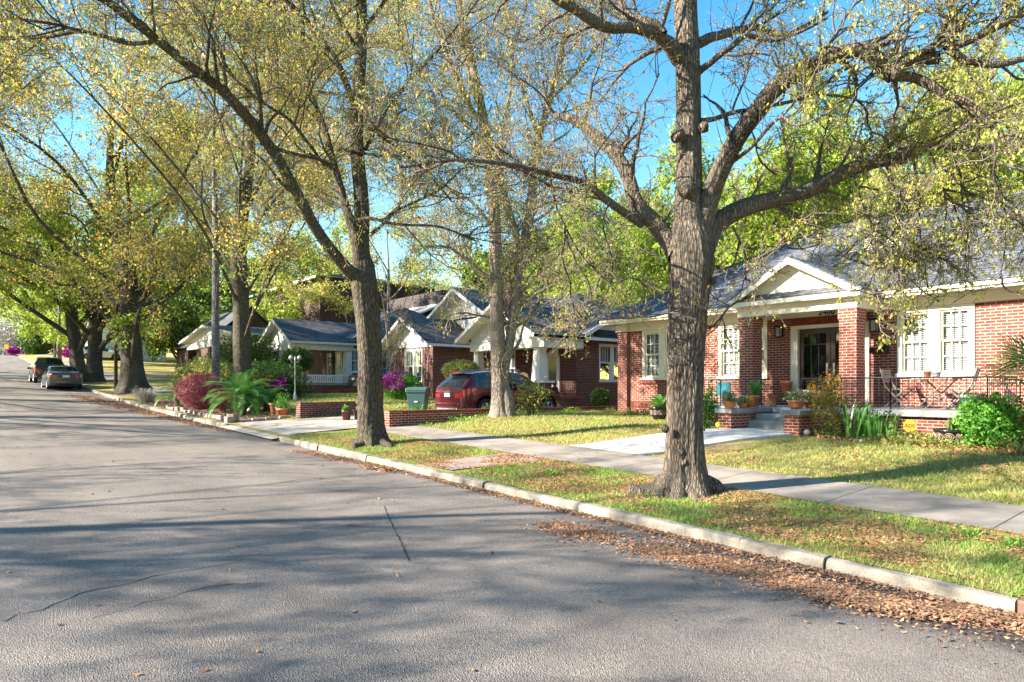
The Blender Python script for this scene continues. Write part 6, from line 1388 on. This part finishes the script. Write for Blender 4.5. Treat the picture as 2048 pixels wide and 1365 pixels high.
pot(1872, 753, 15.1, 18, 12, 'grey mosaic bowl on the porch table', 'bowl', 'mosaic', z=1.98, name='mosaic_bowl', cat='bowl')
M['tub'] = simple('sage_green_plastic', (.12, .2, .14), .5, .1)
pot(1938, 822, 14.2, 36, 31, 'sage green tub at the front edge of the porch, behind the railing', 'pot', 'tub', z=1.292, name='green_tub', cat='tub')
# ---------------- yard sign
p = at(1820, 852, 13.7); g0 = H(p.x, p.y); ys_ = thing('yard_sign', 'yellow octagonal yard sign reading ADS on a short stake', 'sign', (p.x, p.y, g0), rz=math.radians(-12) + 0.12)
M['sign_yellow'] = simple('sign_yellow', (.50, .29, .004), .4, .04); M['sign_red'] = simple('sign_red', (.22, .008, .004), .5, .05)
zc_ = p.z - g0; r = .135; mb = MB(); mb.prism([(r * math.cos(a), -.008, zc_ + r * math.sin(a)) for a in [math.pi / 8 + i * math.pi / 4 for i in range(8)]], (0, .012, 0)); pl = lb(mb, 'plate', M['sign_yellow'], ys_)
mb = MB(); mb.box(-.012, .012, .005, .012, -.1, zc_); lb(mb, 'stake', M['steel'], ys_)
def text_mesh(txt, size, m, parent, loc, rot, name='lettering', ext=.002, bold=0.0):
    cu = bpy.data.curves.new(name, 'FONT'); cu.body = txt; cu.size = size; cu.extrude = ext; cu.align_x = 'CENTER'; cu.offset = bold
    ob = bpy.data.objects.new(name, cu); COL.objects.link(ob); dg = bpy.context.evaluated_depsgraph_get(); me = bpy.data.meshes.new_from_object(ob.evaluated_get(dg)); bpy.data.objects.remove(ob)
    me.materials.clear(); o = mesh_obj(name, me, m); o.parent = parent; o.location = loc; o.rotation_euler = rot; return o
text_mesh('ADS', .105, M['sign_red'], pl, (0, -.012, zc_ - .035), (math.radians(90), 0, 0), bold=.004)
mb = MB(); mb.box(-.07, .07, -.011, -.0095, zc_ + .075, zc_ + .083); mb.box(-.075, .075, -.011, -.0095, zc_ - .068, zc_ - .058); mb.box(-.05, .05, -.011, -.0095, zc_ - .088, zc_ - .082); lb(mb, 'small_print', M['sign_red'], pl)
# house number as mesh (replaces the text curve)
ob = bpy.data.objects.get('house_number'); hp = ob.parent; loc = ob.location.copy(); bpy.data.objects.remove(ob)
text_mesh('2400', .22, M['iron'], hp, (loc.x, loc.y - .005, 3.676 - world_loc(hp).z), (math.radians(90), 0, 0), 'house_number', .006, .004)
# ornaments
def orb(px, py, d, r, m, name, label, stake=True):
    p = at(px, py, d); g = H(p.x, p.y); t = thing(name, label, 'garden ornament', (p.x, p.y, g)); mb = MB(); K = 8
    mb.lathe([(r * math.sin(math.pi * i / K) + 1e-4, -r * math.cos(math.pi * i / K)) for i in range(K + 1)], 0, 0, max(r, p.z - g), 16); lb(mb, 'globe', m, t, True)
    mb = MB(); mb.tube([(0, 0, -.05), (0, 0, max(.02, p.z - g - r * .8))], .015, 6); lb(mb, 'stake', M['steel'], t)
M['mirror'] = simple('crackled_glass', (.5, .5, .52), .1, .4, 20, metal=.6)
orb(1614, 866, 14.6, .075, M['mirror'], 'glass_globe', 'crackled glass globe on a short stake beside the right stair pier')
orb(1437, 850, 15.6, .07, M['yellow_paint'], 'sun_face', 'round yellow sun ornament at the foot of the left stair pier')
p = at(1722, 880, 13.6); orb(1722, 882, 13.4, .03, M['white'], 'white_stone', 'small white stone in front of the iris clumps')
# ---------------- lamp post
x, y = P_(590, 30.5); g = H(x, y); lp = thing('lamp_post', 'grey garden lamp post with a cluster of globes in front of the round clipped tree', 'lamp post', (x, y, g)); zt = at(590, 712, 30.5).z - g
mb = MB(); mb.lathe([(.09, -.1), (.09, .1), (.06, .3), (.035, .45), (.03, zt * .7), (.035, zt - .2), (.02, zt)], n=12); lb(mb, 'pole', M['weathered_metal'] if 'weathered_metal' in M else M['steel'], lp, True)
for i in range(4):
    a = i * 1.571 + .5; ar = MB(); ar.tube([(0, 0, zt - .25), (.18 * math.cos(a), .18 * math.sin(a), zt - .3), (.26 * math.cos(a), .26 * math.sin(a), zt - .18)], .012, 6); A_ = lb(ar, 'arm', M['steel'], lp)
    gl = MB(); gl.lathe([(.03, 0), (.07, .04), (.08, .10), (.05, .16), (.02, .2)], .26 * math.cos(a), .26 * math.sin(a), zt - .18, 14); lb(gl, 'lamp_shade', M['frost'], A_, True)
# ---------------- wheeled bin
x, y = P_(836, 24.4); g = H(x, y); bn = thing('wheeled_bin', 'dark green wheeled rubbish bin behind the end of the low brick wall', 'bin', (x, y, g), rz=math.radians(46))
M['bin'] = simple('bin_plastic', (.035, .085, .08), .45, .15); mb = MB()
mb.taper(0, 0, .05, .95, .25, .27, .35, .36); mb.box(-.37, .37, -.385, .38, .90, .97); lb(mb, 'body', M['bin'], bn, bevel=.02)
mb = MB(); mb.prism([(-.38, -.40, .975), (-.38, .40, .975), (-.38, .34, 1.06), (-.38, 0, 1.10), (-.38, -.34, 1.06)], (.76, 0, 0)); lb(mb, 'lid', M['bin'], bn, bevel=.02)
mb = MB(); mb.tube([(-.3, .42, 1.0), (.3, .42, 1.0)], .02, 8); lb(mb, 'handle', M['bin'], bn)
for s_ in (-1, 1): mb = MB(); mb.add(*[(lambda n=14, r_=.12: ([(s_ * .3 + o, .3 + r_ * math.cos(q), .12 + r_ * math.sin(q)) for o in (-.03, .03) for q in [6.283 * i / n for i in range(n)]], [(i, (i + 1) % n, n + (i + 1) % n, n + i) for i in range(n)] + [tuple(range(n)), tuple(range(n, 2 * n))]))()][0]); lb(mb, 'wheel', M['iron'], bn)
mb = MB(); mb.box(-.06, .06, -.345, -.33, .56, .60); lb(mb, 'sticker', M['white'], bn)
# ---------------- cars
def car(name, label, loc, rz, kind, paint, rear_lamp=True):
    t = thing(name, label, 'car', loc, None, rz)
    if kind == 'suv':
        L = 4.76; rw = .37; ax = (.98, 3.80); R = [(0, .98), (.05, 1.08), (.25, 1.30), (.55, 1.57), (.75, 1.63), (1.4, 1.69), (2.2, 1.69), (2.9, 1.58), (3.3, 1.34), (3.62, 1.14), (4.2, 1.04), (4.6, .86), (4.76, .66)]
        W = [(0, .74), (.08, .84), (.3, .92), (.8, .94), (3.6, .94), (4.2, .90), (4.6, .76), (4.76, .55)]; B = [(0, 1.06), (.5, 1.14), (1.2, 1.08), (3.0, .98), (3.6, .98), (4.76, .7)]; zb = .27
        sw = [(.62, 1.16), (1.28, 2.12), (2.2, 3.05)]; rg_ = (.10, .52); ws = (2.98, 3.58); bb = [(0, .42), (.3, .3), (4.4, .26), (4.76, .36)]
    elif kind == 'sedan':
        L = 4.8; rw = .33; ax = (1.0, 3.78); R = [(0, .92), (.1, 1.0), (.6, 1.05), (.8, 1.1), (1.5, 1.40), (2.1, 1.46), (2.7, 1.44), (3.2, 1.2), (3.6, 1.0), (4.3, .9), (4.7, .7), (4.8, .55)]
        W = [(0, .70), (.1, .82), (.4, .89), (3.9, .91), (4.5, .8), (4.8, .6)]; B = [(0, .86), (.6, .96), (2.4, .94), (3.6, .9), (4.8, .6)]; zb = .22
        sw = [(1.25, 1.9), (1.95, 2.95)]; rg_ = (.80, 1.46); ws = (2.82, 3.5); bb = [(0, .34), (.3, .22), (4.5, .2), (4.8, .3)]
    else:   # pickup like / tall
        L = 5.2; rw = .38; ax = (1.1, 4.1); R = [(0, .98), (.08, 1.22), (1.35, 1.24), (1.45, 1.30), (1.7, 1.72), (2.4, 1.80), (3.1, 1.76), (3.6, 1.4), (3.9, 1.2), (4.8, 1.1), (5.1, .9), (5.2, .7)]
        W = [(0, .86), (.1, .93), (3.9, .95), (4.8, .9), (5.2, .7)]; B = [(0, 1.15), (1.4, 1.18), (3.8, 1.12), (5.2, .8)]; zb = .35
        sw = [(1.75, 2.35), (2.45, 3.3)]; rg_ = (1.46, 1.70); ws = (3.2, 3.75); bb = [(0, .45), (.3, .38), (4.8, .34), (5.2, .42)]
    f = lambda T, x: float(np.interp(x, [q[0] for q in T], [q[1] for q in T]))
    if kind == 'sedan' or kind == 'suv' or True: xs = sorted(set(list(np.linspace(0, L, 70)) + [a + s_ * k for a in ax for s_ in (-1, 1) for k in (.05, .15, .25, .32, .37, .40, .42, .44)]))
    AR = rw + .07
    def sect(x):
        w_ = f(W, x); zr = f(R, x); zbt = min(f(B, x), zr - .03); z0 = f(bb, x)
        for a in ax:
            if abs(x - a) < AR: z0 = max(z0, rw + math.sqrt(AR ** 2 - (x - a) ** 2))
        z0 = min(z0, zbt - .04); ye = w_ * (1 - .27 * min(1, max(0, (zr - zbt) / .5)))
        zm = z0 + (zbt - z0) * .5
        return [(0, z0), (w_ * .86, z0), (w_ * .985, z0 + .02), (w_ * 1.0, zm), (w_ * .985, zbt - .03), (w_ * .955, zbt), (ye, zr - .05 if zr - zbt > .1 else zr - .015), (ye * .86, zr - .008), (0, zr + .012)]
    S_ = [sect(x) for x in xs]; n = len(S_[0]); vs = []; fs = []
    for s_ in (1, -1):
        o = len(vs)
        for x, se in zip(xs, S_): vs += [(x, s_ * y, z) for y, z in se]
        for i in range(len(xs) - 1):
            for j in range(n - 1): fs.append((o + i * n + j, o + i * n + j + 1, o + (i + 1) * n + j + 1, o + (i + 1) * n + j))
        for e in (0, len(xs) - 1): fs.append(tuple(o + e * n + j for j in range(n)))
    mb = MB(); mb.add(vs, fs); body = lb(mb, 'body', paint, t, True)
    bm = bmesh.new(); bm.from_mesh(body.data); bmesh.ops.remove_doubles(bm, verts=bm.verts, dist=.0005); bmesh.ops.recalc_face_normals(bm, faces=bm.faces); bm.to_mesh(body.data); bm.free()
    body.modifiers.new('ws', 'WEIGHTED_NORMAL')
    def side_y(x, z):
        se = sect(x)[2:7]; zz = [q[1] for q in se]; return float(np.interp(z, zz, [q[0] for q in se]))
    def side_patch(nm_, x0, x1, zl, zh, m, off=.006, par=t, k=12):
        for s_ in (-1, 1):
            v = []
            for i in range(k + 1):
                x = x0 + (x1 - x0) * i / k; a, b = zl(x), zh(x)
                for j in range(4): z = a + (b - a) * j / 3; v.append((x, s_ * (side_y(x, z) + off), z))
            q = MB(); q.add(v, [(i * 4 + j, i * 4 + j + 1, (i + 1) * 4 + j + 1, (i + 1) * 4 + j) for i in range(k) for j in range(3)]); lb(q, nm_, m, par, True)
    for a, b in sw:
        hi = lambda x, a=a, b=b: max(sect(x)[5][1] + .03, sect(x)[6][1] - .03)
        side_patch('side_window', a, b, lambda x: sect(x)[5][1] + .02, hi, M['car_glass'])
    def top_patch(nm_, x0, x1, fr, m, off=.006, k=8):
        v = []
        for i in range(k + 1):
            x = x0 + (x1 - x0) * i / k; se = sect(x)
            ys_ = [-se[6][0] * fr, -se[7][0] * fr, 0, se[7][0] * fr, se[6][0] * fr]; zs_ = [se[6][1], se[7][1], se[8][1], se[7][1], se[6][1]]
            for y_, z_ in zip(ys_, zs_): v.append((x - off * (1 if x0 < L / 2 else -1), y_, z_ + off))
        q = MB(); q.add(v, [(i * 5 + j, i * 5 + j + 1, (i + 1) * 5 + j + 1, (i + 1) * 5 + j) for i in range(k) for j in range(4)]); lb(q, nm_, m, t, True)
    top_patch('rear_window', rg_[0], rg_[1], .92, M['car_glass']); top_patch('windscreen', ws[0], ws[1], .94, M['car_glass'])
    # lamps, plate, bumper
    zl = {'suv': (.78, 1.12), 'sedan': (.74, .90), 'pickup': (.75, 1.12)}[kind]; xl = {'suv': .55, 'sedan': .32, 'pickup': .12}[kind]
    side_patch('tail_light', .01, xl, lambda x: zl[0] + x * .45 * (kind == 'suv'), lambda x: min(zl[1] - .04 + x * .15, sect(x)[4][1] - .005), M['tail_lamp'], .008)
    for s_ in (-1, 1):
        q = MB(); q.box(-.012, .02, s_ * f(W, 0) * .98, s_ * f(W, 0) * .62, zl[0], min(zl[1], f(R, 0) - .06) - .02); lb(q, 'tail_light', M['tail_lamp'], t, bevel=.01)
        q = MB(); q.box(L - .12, L + .005, s_ * f(W, L) * .98, s_ * f(W, L) * .5, f(R, L) - .12, f(R, L) - .01); lb(q, 'headlight', M['frost'], t, bevel=.01)
    q = MB(); q.box(-.02, -.005, -.17, .17, .80 if kind != 'sedan' else .72, .92 if kind != 'sedan' else .84); lb(q, 'license_plate', M['white'], t)
    q = MB(); q.box(-.05, .06, -f(W, 0) * .97, f(W, 0) * .97, .42 if kind == 'suv' else .36, .60 if kind == 'suv' else .55); lb(q, 'rear_bumper', paint, t, bevel=.04)
    if kind == 'suv':
        q = MB(); q.box(-.04, .1, -.62, .62, .33, .415); lb(q, 'bumper_trim', M['steel'], t, bevel=.02)
        q = MB(); q.prism([(.36, -.66, 1.60), (.36, .66, 1.60), (.70, .68, 1.655), (.70, -.68, 1.655)], (0, 0, .028)); lb(q, 'rear_spoiler', paint, t, bevel=.01)
        q = MB(); q.box(.345, .36, -.2, .2, 1.60, 1.625); lb(q, 'brake_light', M['tail_lamp'], t)
        for s_ in (-1, 1): q = MB(); q.tube([(.95, s_ * .62, 1.70), (1.1, s_ * .62, 1.75), (2.6, s_ * .62, 1.74), (2.75, s_ * .62, 1.66)], .018, 6); lb(q, 'roof_rail', M['steel'], t)
        q = MB(); q.tube([(.12, .0, 1.16), (.2, -.28, 1.23)], .01, 5); lb(q, 'wiper', M['iron'], t)
    for a in (1.25, 2.15): 
        pass
    for s_ in (-1, 1):
        q = MB(); xm = ws[1] - .35; q.box(xm - .05, xm + .05, s_ * (.93), s_ * 1.10, .98, 1.12); lb(q, 'wing_mirror', paint, t, bevel=.02)
        for xh in ((1.5, 2.4) if kind != 'sedan' else (1.55, 2.5)):
            q = MB(); q.box(xh, xh + .17, s_ * (side_y(xh, .86) + .002), s_ * (side_y(xh, .86) + .03), .87, .90); lb(q, 'door_handle', M['steel'] if kind == 'suv' else paint, t)
    def disc(cx_, cy_, cz_, prof, n=28):   # prof: (radius, offset along y)
        v = []; k = len(prof)
        for r_, o in prof:
            for i in range(n): a = 6.2832 * i / n; v.append((cx_ + r_ * math.cos(a), cy_ + o, cz_ + r_ * math.sin(a)))
        fq = [(j * n + i, j * n + (i + 1) % n, (j + 1) * n + (i + 1) % n, (j + 1) * n + i) for j in range(k - 1) for i in range(n)]
        return v, fq
    for a in ax:
        for s_ in (-1, 1):
            yc = s_ * (f(W, a) - .115); wh = bpy.data.objects.new('wheel', None); COL.objects.link(wh); wh.parent = t
            q = MB(); q.add(*disc(a, yc, rw, [(rw * .62, s_ * .1), (rw * .93, s_ * .115), (rw, s_ * .07), (rw, -s_ * .1), (rw * .9, -s_ * .12), (.02, -s_ * .1)])); lb(q, 'tyre', M['tyre'], wh, True)
            q = MB(); q.add(*disc(a, yc, rw, [(rw * .64, s_ * .102), (rw * .60, s_ * .112), (rw * .57, s_ * .06), (rw * .55, -s_ * .02), (.01, -s_ * .02)])); lb(q, 'brake_well', M['iron'], wh)
            q = MB()
            q.add(*disc(a, yc, rw, [(rw * .65, s_ * .104), (rw * .62, s_ * .118), (rw * .57, s_ * .10), (rw * .57, s_ * .05)])); q.add(*disc(a, yc, rw, [(rw * .16, s_ * .06), (rw * .14, s_ * .105), (.005, s_ * .108)]))
            for i in range(5):
                b = i * 1.2566 + .3
                for db in (-.13, .13):
                    c0 = Vector((a + rw * .12 * math.cos(b), yc, rw + rw * .12 * math.sin(b))); c1 = Vector((a + rw * .59 * math.cos(b + db), yc, rw + rw * .59 * math.sin(b + db)))
                    q.tube([(c0.x, yc + s_ * .09, c0.z), (c1.x, yc + s_ * .105, c1.z)], .022, 4)
            lb(q, 'rim', M['alloy'], wh, False)
    q = MB(); q.box(.3, L - .3, -.6, .6, zb - .04, .6); lb(q, 'underbody', M['iron'], t)
    return t
M['tyre'] = simple('tyre_rubber', (.018, .018, .018), .85, .2); M['alloy'] = simple('alloy', (.55, .55, .56), .3, .05, metal=.8); M['tail_lamp'] = simple('tail_lamp_red', (.5, .015, .02), .15, .1, coat=1)
m_, n_, l_, b_, o_ = nm('tinted_car_glass'); b_.inputs['Base Color'].default_value = (.012, .018, .022, 1); b_.inputs['Roughness'].default_value = .04; b_.inputs['Specular IOR Level'].default_value = .9; M['car_glass'] = m_
def paint(name, c, me=.35): m = simple(name, c, .32, .04, 2, metal=me, coat=1.0); return m
M['maroon'] = paint('maroon_paint', (.10, .009, .02)); M['greyblue'] = paint('slate_blue_paint', (.045, .06, .085)); M['blackp'] = paint('black_paint', (.02, .02, .024)); M['whitep'] = paint('white_car_paint', (.62, .66, .62), 0); M['charcoal'] = paint('charcoal_paint', (.04, .045, .05))
car('parked_suv', 'maroon crossover car parked nose in behind the low brick wall and the pale twin trunk', (-19.42, 13.0, H(-19, 14) + .03), math.radians(90), 'suv', M['maroon'])
g = float(G(-50)); sd = car('parked_sedan', 'slate blue sedan with red tail lamps parked at the kerb, nearest of the two', (-48.6, 5.15, g), math.radians(180), 'sedan', M['greyblue']); sd.rotation_euler = (0, math.atan(-.0) , math.radians(180))
car('parked_pickup', 'black high roofed car parked ahead of the slate blue sedan', (-54.2, 4.95, float(G(-56))), math.radians(180), 'pickup', M['blackp'])
p = on(214, 80); car('parked_car', 'white car standing on a driveway across the far lawn, seen side on', (p.x - 1.5, p.y - 2.6, H(p.x, p.y) + .05), math.radians(75), 'suv', M['whitep'])
car('parked_car', 'charcoal car on the drive of the porch house, mostly hidden by the dark street oak', (-35.9, 17.6, H(-35.5, 18) + .02), math.radians(90), 'sedan', M['charcoal'])
# ---------------- stop sign and warning sign at the crest
def road_sign(px, py, d, r, sides, m, label, txt=None, pole=2.2):
    p = at(px, py, d); g = H(p.x, p.y); t = thing('road_sign', label, 'sign', (p.x, p.y, g), rz=YAW); zc_ = p.z - g
    mb = MB(); mb.prism([(r * math.cos(a), -.02, zc_ + r * math.sin(a)) for a in [math.pi / sides + i * 2 * math.pi / sides for i in range(sides)]], (0, .03, 0)); pl = lb(mb, 'plate', m, t)
    mb = MB(); mb.box(-.04, .04, .011, .06, -.2, zc_ + r); lb(mb, 'pole', M['steel'], t)
    if txt: text_mesh(txt, r * .75, M['white'], pl, (0, -.03, zc_ - r * .25), (math.radians(90), 0, 0))
road_sign(49, 684, 100, .42, 8, M['sign_red'], 'red octagonal STOP sign at the end of the street', 'STOP')
road_sign(13, 694, 112, .5, 4, M['sign_yellow'], 'yellow warning sign at the far left end of the street')
p = on(38, 104); up_ = thing('utility_pole', 'pale thin pole left of the stop sign', 'pole', (p.x, p.y, p.z)); mb = MB(); mb.lathe([(.14, -.2), (.11, 5.5), (.02, 5.52)], n=10); lb(mb, 'pole', M['white'], up_, True)
# ---------------- stones edging the bed
def stone(x, y, a, b, c, rz, label):
    r_ = random.Random(int(x * 97 + y * 31)); t = MB()
    v = [(i * a * r_.uniform(.8, 1), j * b * r_.uniform(.8, 1), (c if k else -.06) * (r_.uniform(.8, 1) if k else 1)) for k in (0, 1) for i, j in ((-1, -1), (1, -1), (1, 1), (-1, 1))]
    t.add(v, [(0, 3, 2, 1), (4, 5, 6, 7), (0, 1, 5, 4), (1, 2, 6, 5), (2, 3, 7, 6), (3, 0, 4, 7)]); o = t.build('edging_stone', M['rock'], bevel=.02); o.location = (x, y, H(x, y) + .02); o.rotation_euler = (0, 0, rz); tag(o, label, 'stone', 'rough stones edging the mulch bed'); return o
rr = random.Random(4); x = -22.5; i = 0
while x > -30.5:
    a = rr.uniform(.12, .24); stone(x, 6.78 + rr.uniform(-.05, .05), a, .10, rr.uniform(.07, .15), rr.uniform(-.2, .2), 'rough brown stone in the row along the kerb side of the mulch bed'); x -= 2 * a + rr.uniform(.02, .12)
y = 7.1
while y < 8.6: stone(-22.15 - (y - 6.8) * .12, y, .09, .2, rr.uniform(.06, .1), rr.uniform(-.1, .1), 'flat stone in the row along the driveway side of the mulch bed'); y += .46
stone(-22.9, 6.98, .2, .13, .2, .3, 'pale block stone lying on top at the corner of the mulch bed')
stone(-22.35, 6.72, .22, .14, .17, -.1, 'squared reddish stone at the kerb corner of the mulch bed')
# ---------------- porch odds of the gabled house
t = thing('red_lantern_figure', 'red painted figure standing behind the black railing of the gabled house', 'ornament', (-21.5, 19.9, 1.42)); mb = MB(); mb.lathe([(.16, 0), (.2, .1), (.14, .35), (.05, .42), (.1, .5), (.09, .62), (.01, .7)], n=14); lb(mb, 'figure', M['sign_red'], t, True)
t = thing('wicker_chair', 'round wicker chair showing above the roof line of the maroon car', 'chair', (-23.3, 19.6, 1.42)); M['wicker'] = simple('wicker', (.4, .3, .2), .8, .4, 40)
mb = MB(); mb.lathe([(.3, .0), (.26, .2), (.4, .42), (.36, .44)], n=16); lb(mb, 'seat', M['wicker'], t, True); mb = MB(); mb.lathe([(.36, .44), (.42, .75), (.3, .98), (.05, 1.05)], 0, .05, 0, 16, 1, .35); lb(mb, 'backrest', M['wicker'], t, True)
t = thing('wind_chime', 'white shell wind chime hanging before the arched door', 'wind chime', (-22.15, 18.9, 3.84)); mb = MB(); mb.tube([(0, 0, 0), (0, 0, -1.0)], .004, 4)
for i in range(6): mb.lathe([(.001, -.05), (.045, 0), (.001, .05)], .03 * (-1) ** i, 0, -.3 - i * .13, 8)
lb(mb, 'shells', M['white'], t)
t = thing('red_cushion', 'red cushion seen between the balusters of the porch house', 'cushion', (-38.5, 16.9, 2.06)); mb = MB(); mb.box(-.12, .12, -.25, .25, 0, .36); lb(mb, 'cover', M['sign_red'], t, bevel=.06)
# ================================================================ GROUND LITTER (stuff)
def scatter_mesh(name, C, size, m, droop=0, asp=.55, flat=None, kind='stuff', seed=0, lift=.012, fold=.5):
    rg = np.random.default_rng(seed); n = len(C); d = rg.normal(size=(n, 3)); d[:, 2] *= .22 if flat is None else flat; d = vnorm(d); q = np.cross(d, np.array([0, 0, 1.0]) + rg.normal(size=(n, 3)) * .35); q = vnorm(q); nn = np.cross(d, q)
    s = (size * rg.uniform(.5, 1.4, n))[:, None]; C = C + np.array([0, 0, lift]); v0 = C - d * s * .5; v2 = C + d * s * .5; v1 = C + q * s * asp * .5 + nn * s * fold * .25; v3 = C - q * s * asp * .5 + nn * s * fold * .25
    V = np.stack([v0, v1, v2, v3], 1).reshape(-1, 3); o = mesh_obj(name, np_mesh(name, V, np.arange(4 * n).reshape(-1, 4)), m, kind=kind); return o
def gz(x, y): return np.where(y < KERB, roadz(x, y), hgt(x, y) + .03 * np.sin(x * 1.7 + y) * np.sin(y * 2.3 + .6 * x) * np.clip((y - 6.7) / .6, 0, 1) * np.clip((8.5 - y) / .3, 0, 1))
rg = np.random.default_rng(99)
def noise2(x, y, s, k=0): return np.sin(x * s + 1.3 * k) * np.sin(y * s * 1.3 + k) + .6 * np.sin(x * s * 2.3 + y * s * 1.7 + k) + .4 * np.sin(x * s * 4.1 - y * s * 3.7)
def blades_mesh(name, n, x0, x1, y0, y1, L, w_, m, seed, thr=-2, bias=None):
    rg = np.random.default_rng(seed); u = rg.random(n); x = x1 - (x1 - x0) * u ** (1.6); y = rg.uniform(y0, y1, n); k = (noise2(x, y, 1.4, seed) > thr) & ~((x > -10.8) & (x < -9.5) & (y < 8.6)) & ~((x < -17.2) & (x > -21.7)) & ~((x < -7.4) & (x > -10.5) & (y > 10) & (y < 15.9)); x, y = x[k], y[k]; n = len(x)
    z = gz(x, y); C = np.stack([x, y, z - .005], 1); a = rg.uniform(0, 6.28, n); far = np.hypot(x, y); h = (L * rg.uniform(.5, 1.3, n) * (1 + far * .02))[:, None]; ww = (w_ * (1 + far * .09))[:, None]
    s = np.stack([np.cos(a), np.sin(a), 0 * a], 1) * ww; ln = rg.normal(size=(n, 3)) * .55; ln[:, 2] = 1; T = C + ln * h
    V = np.stack([C - s, C + s, T], 1).reshape(-1, 3); return mesh_obj(name, np_mesh(name, V, None, np.arange(3 * n).reshape(-1, 3)), m, kind='stuff')
blades_mesh('verge_grass', 110000, -17, 3.5, 6.49, 8.58, .045, .0028, M['grass'], 1)
blades_mesh('verge_clover', 60000, -17, 3.5, 6.49, 8.58, .035, .006, M['weed'], 2, -.1)
blades_mesh('lawn_grass', 120000, -17, 1, 10.1, 17.4, .045, .0035, M['grass'], 3)
blades_mesh('far_lawn_grass', 50000, -36, -17.2, 8.5, 17.0, .06, .004, M['grass'], 4)
def litter(name, n, x0, x1, y0, y1, size, seed, thr=.2, sc_=1.1, lift=.02):
    rg = np.random.default_rng(seed); u = rg.random(n); x = x1 - (x1 - x0) * u ** 1.4; y = rg.uniform(y0, y1, n); k = noise2(x, y, sc_, seed) + rg.normal(size=n) * .35 > thr; x, y = x[k], y[k]
    return scatter_mesh(name, np.stack([x, y, gz(x, y)], 1), size, M['dead_leaf'], seed=seed, lift=lift)
litter('verge_leaf_litter', 60000, -16, 3.5, 6.6, 8.58, .042, 11, -.2, 1.7, lift=.035)
litter('lawn_leaf_litter', 26000, -17, 1, 10.1, 16.5, .05, 12, .35, lift=.04)
litter('sidewalk_leaf_litter', 900, -16, 2, 8.6, 10.05, .05, 14, .9)
# gutter drifts: strips of leaves lying along the kerb
def drift(name, path, n, size, seed, thick=.03):
    rg = np.random.default_rng(seed); P = [(gnd(a, b), w_) for a, b, w_ in path]; C = []
    for (p, w0), (q, w1) in zip(P[:-1], P[1:]):
        k = int(n * (q - p).length / max(.1, sum((P[i + 1][0] - P[i][0]).length for i in range(len(P) - 1)))); t = rg.random(k); c = np.array(p)[None] * (1 - t[:, None]) + np.array(q)[None] * t[:, None]; w_ = (w0 * (1 - t) + w1 * t)[:, None]; C.append(c + rg.normal(size=(k, 3)) * w_ * np.array([1, 1, 0]))
    C = np.concatenate(C); C = C[C[:, 1] < KERB - .03]; C[:, 2] = gz(C[:, 0], C[:, 1]) + rg.random(len(C)) * thick
    return scatter_mesh(name, C, size, M['gutter_leaf'], seed=seed, lift=.004)
drift('gutter_leaves', [(1290, 1095, .10), (1400, 1115, .13), (1520, 1140, .14), (1640, 1175, .13), (1760, 1200, .12), (1880, 1218, .10), (2060, 1240, .12)], 34000, .024, 21, .012)
drift('gutter_leaf_heap', [(1640, 1190, .05), (1780, 1215, .09), (1900, 1222, .10), (2000, 1225, .11), (2100, 1228, .12)], 6500, .05, 22, .035)
drift('gutter_leaf_patch', [(1090, 1047, .06), (1150, 1058, .16), (1200, 1070, .12)], 3600, .03, 23)
drift('kerb_edge_leaves', [(2000, 1200, .05), (1630, 1135, .05), (1340, 1068, .05), (1150, 1024, .06), (980, 983, .07), (850, 950, .09), (760, 930, .12), (690, 918, .12), (600, 900, .12)], 12000, .035, 24)
drift('far_gutter_leaves', [(470, 862, .1), (400, 848, .14), (330, 832, .2), (270, 818, .35), (230, 808, .4), (160, 792, .3)], 9000, .07, 25, .02)
drift('road_leaf_patch', [(740, 932, .12), (790, 940, .1)], 500, .07, 27)
drift('gutter_scatter', [(1100, 1050, .25), (1400, 1110, .3), (1640, 1180, .35), (2060, 1250, .4)], 2600, .04, 28)
rg = np.random.default_rng(5); nn_ = 260; x = rg.uniform(-20, 3, nn_); y = rg.uniform(-1, 6.0, nn_); scatter_mesh('scattered_road_leaves', np.stack([x, y, gz(x, y)], 1), .05, M['dead_leaf'], seed=6)
# mulch twigs and low ground cover in the foundation bed
def cover(name, n, x0, x1, y0, y1, size, mat, seed, h=.12):
    rg = np.random.default_rng(seed); x = rg.uniform(x0, x1, n); y = rg.uniform(y0, y1, n); k = noise2(x, y, 2.5, seed) > -.5; x, y = x[k], y[k]; C = np.stack([x, y, hgt(x, y) + rg.random(len(x)) * h * (1 + .5 * noise2(x, y, 2, 3))], 1)
    V, Q = leaf_quads(rg, C, size, 0, .6); return mesh_obj(name, np_mesh(name, V, Q), M[mat], kind='stuff')
cover('ground_cover', 9000, -7.3, -2.5, 13.9, 15.6, .05, 'leaf_olive', 31, .2); cover('bed_litter', 5000, -7.3, -2.5, 13.8, 15.6, .05, 'dead_leaf', 32, .05)
cover('side_ground_cover', 3500, -15.8, -12, 16.6, 17.5, .05, 'leaf_olive', 33, .14); cover('mulch_litter', 7000, -36, -22.3, 6.7, 9.6, .06, 'dead_leaf', 34, .02)
x, y = P_(1035, 1); 
cover('wall_foot_weeds', 1800, -16.8, -16.3, 10, 18, .05, 'weed', 35, .1)
M['pinkpet'] = M['magenta']
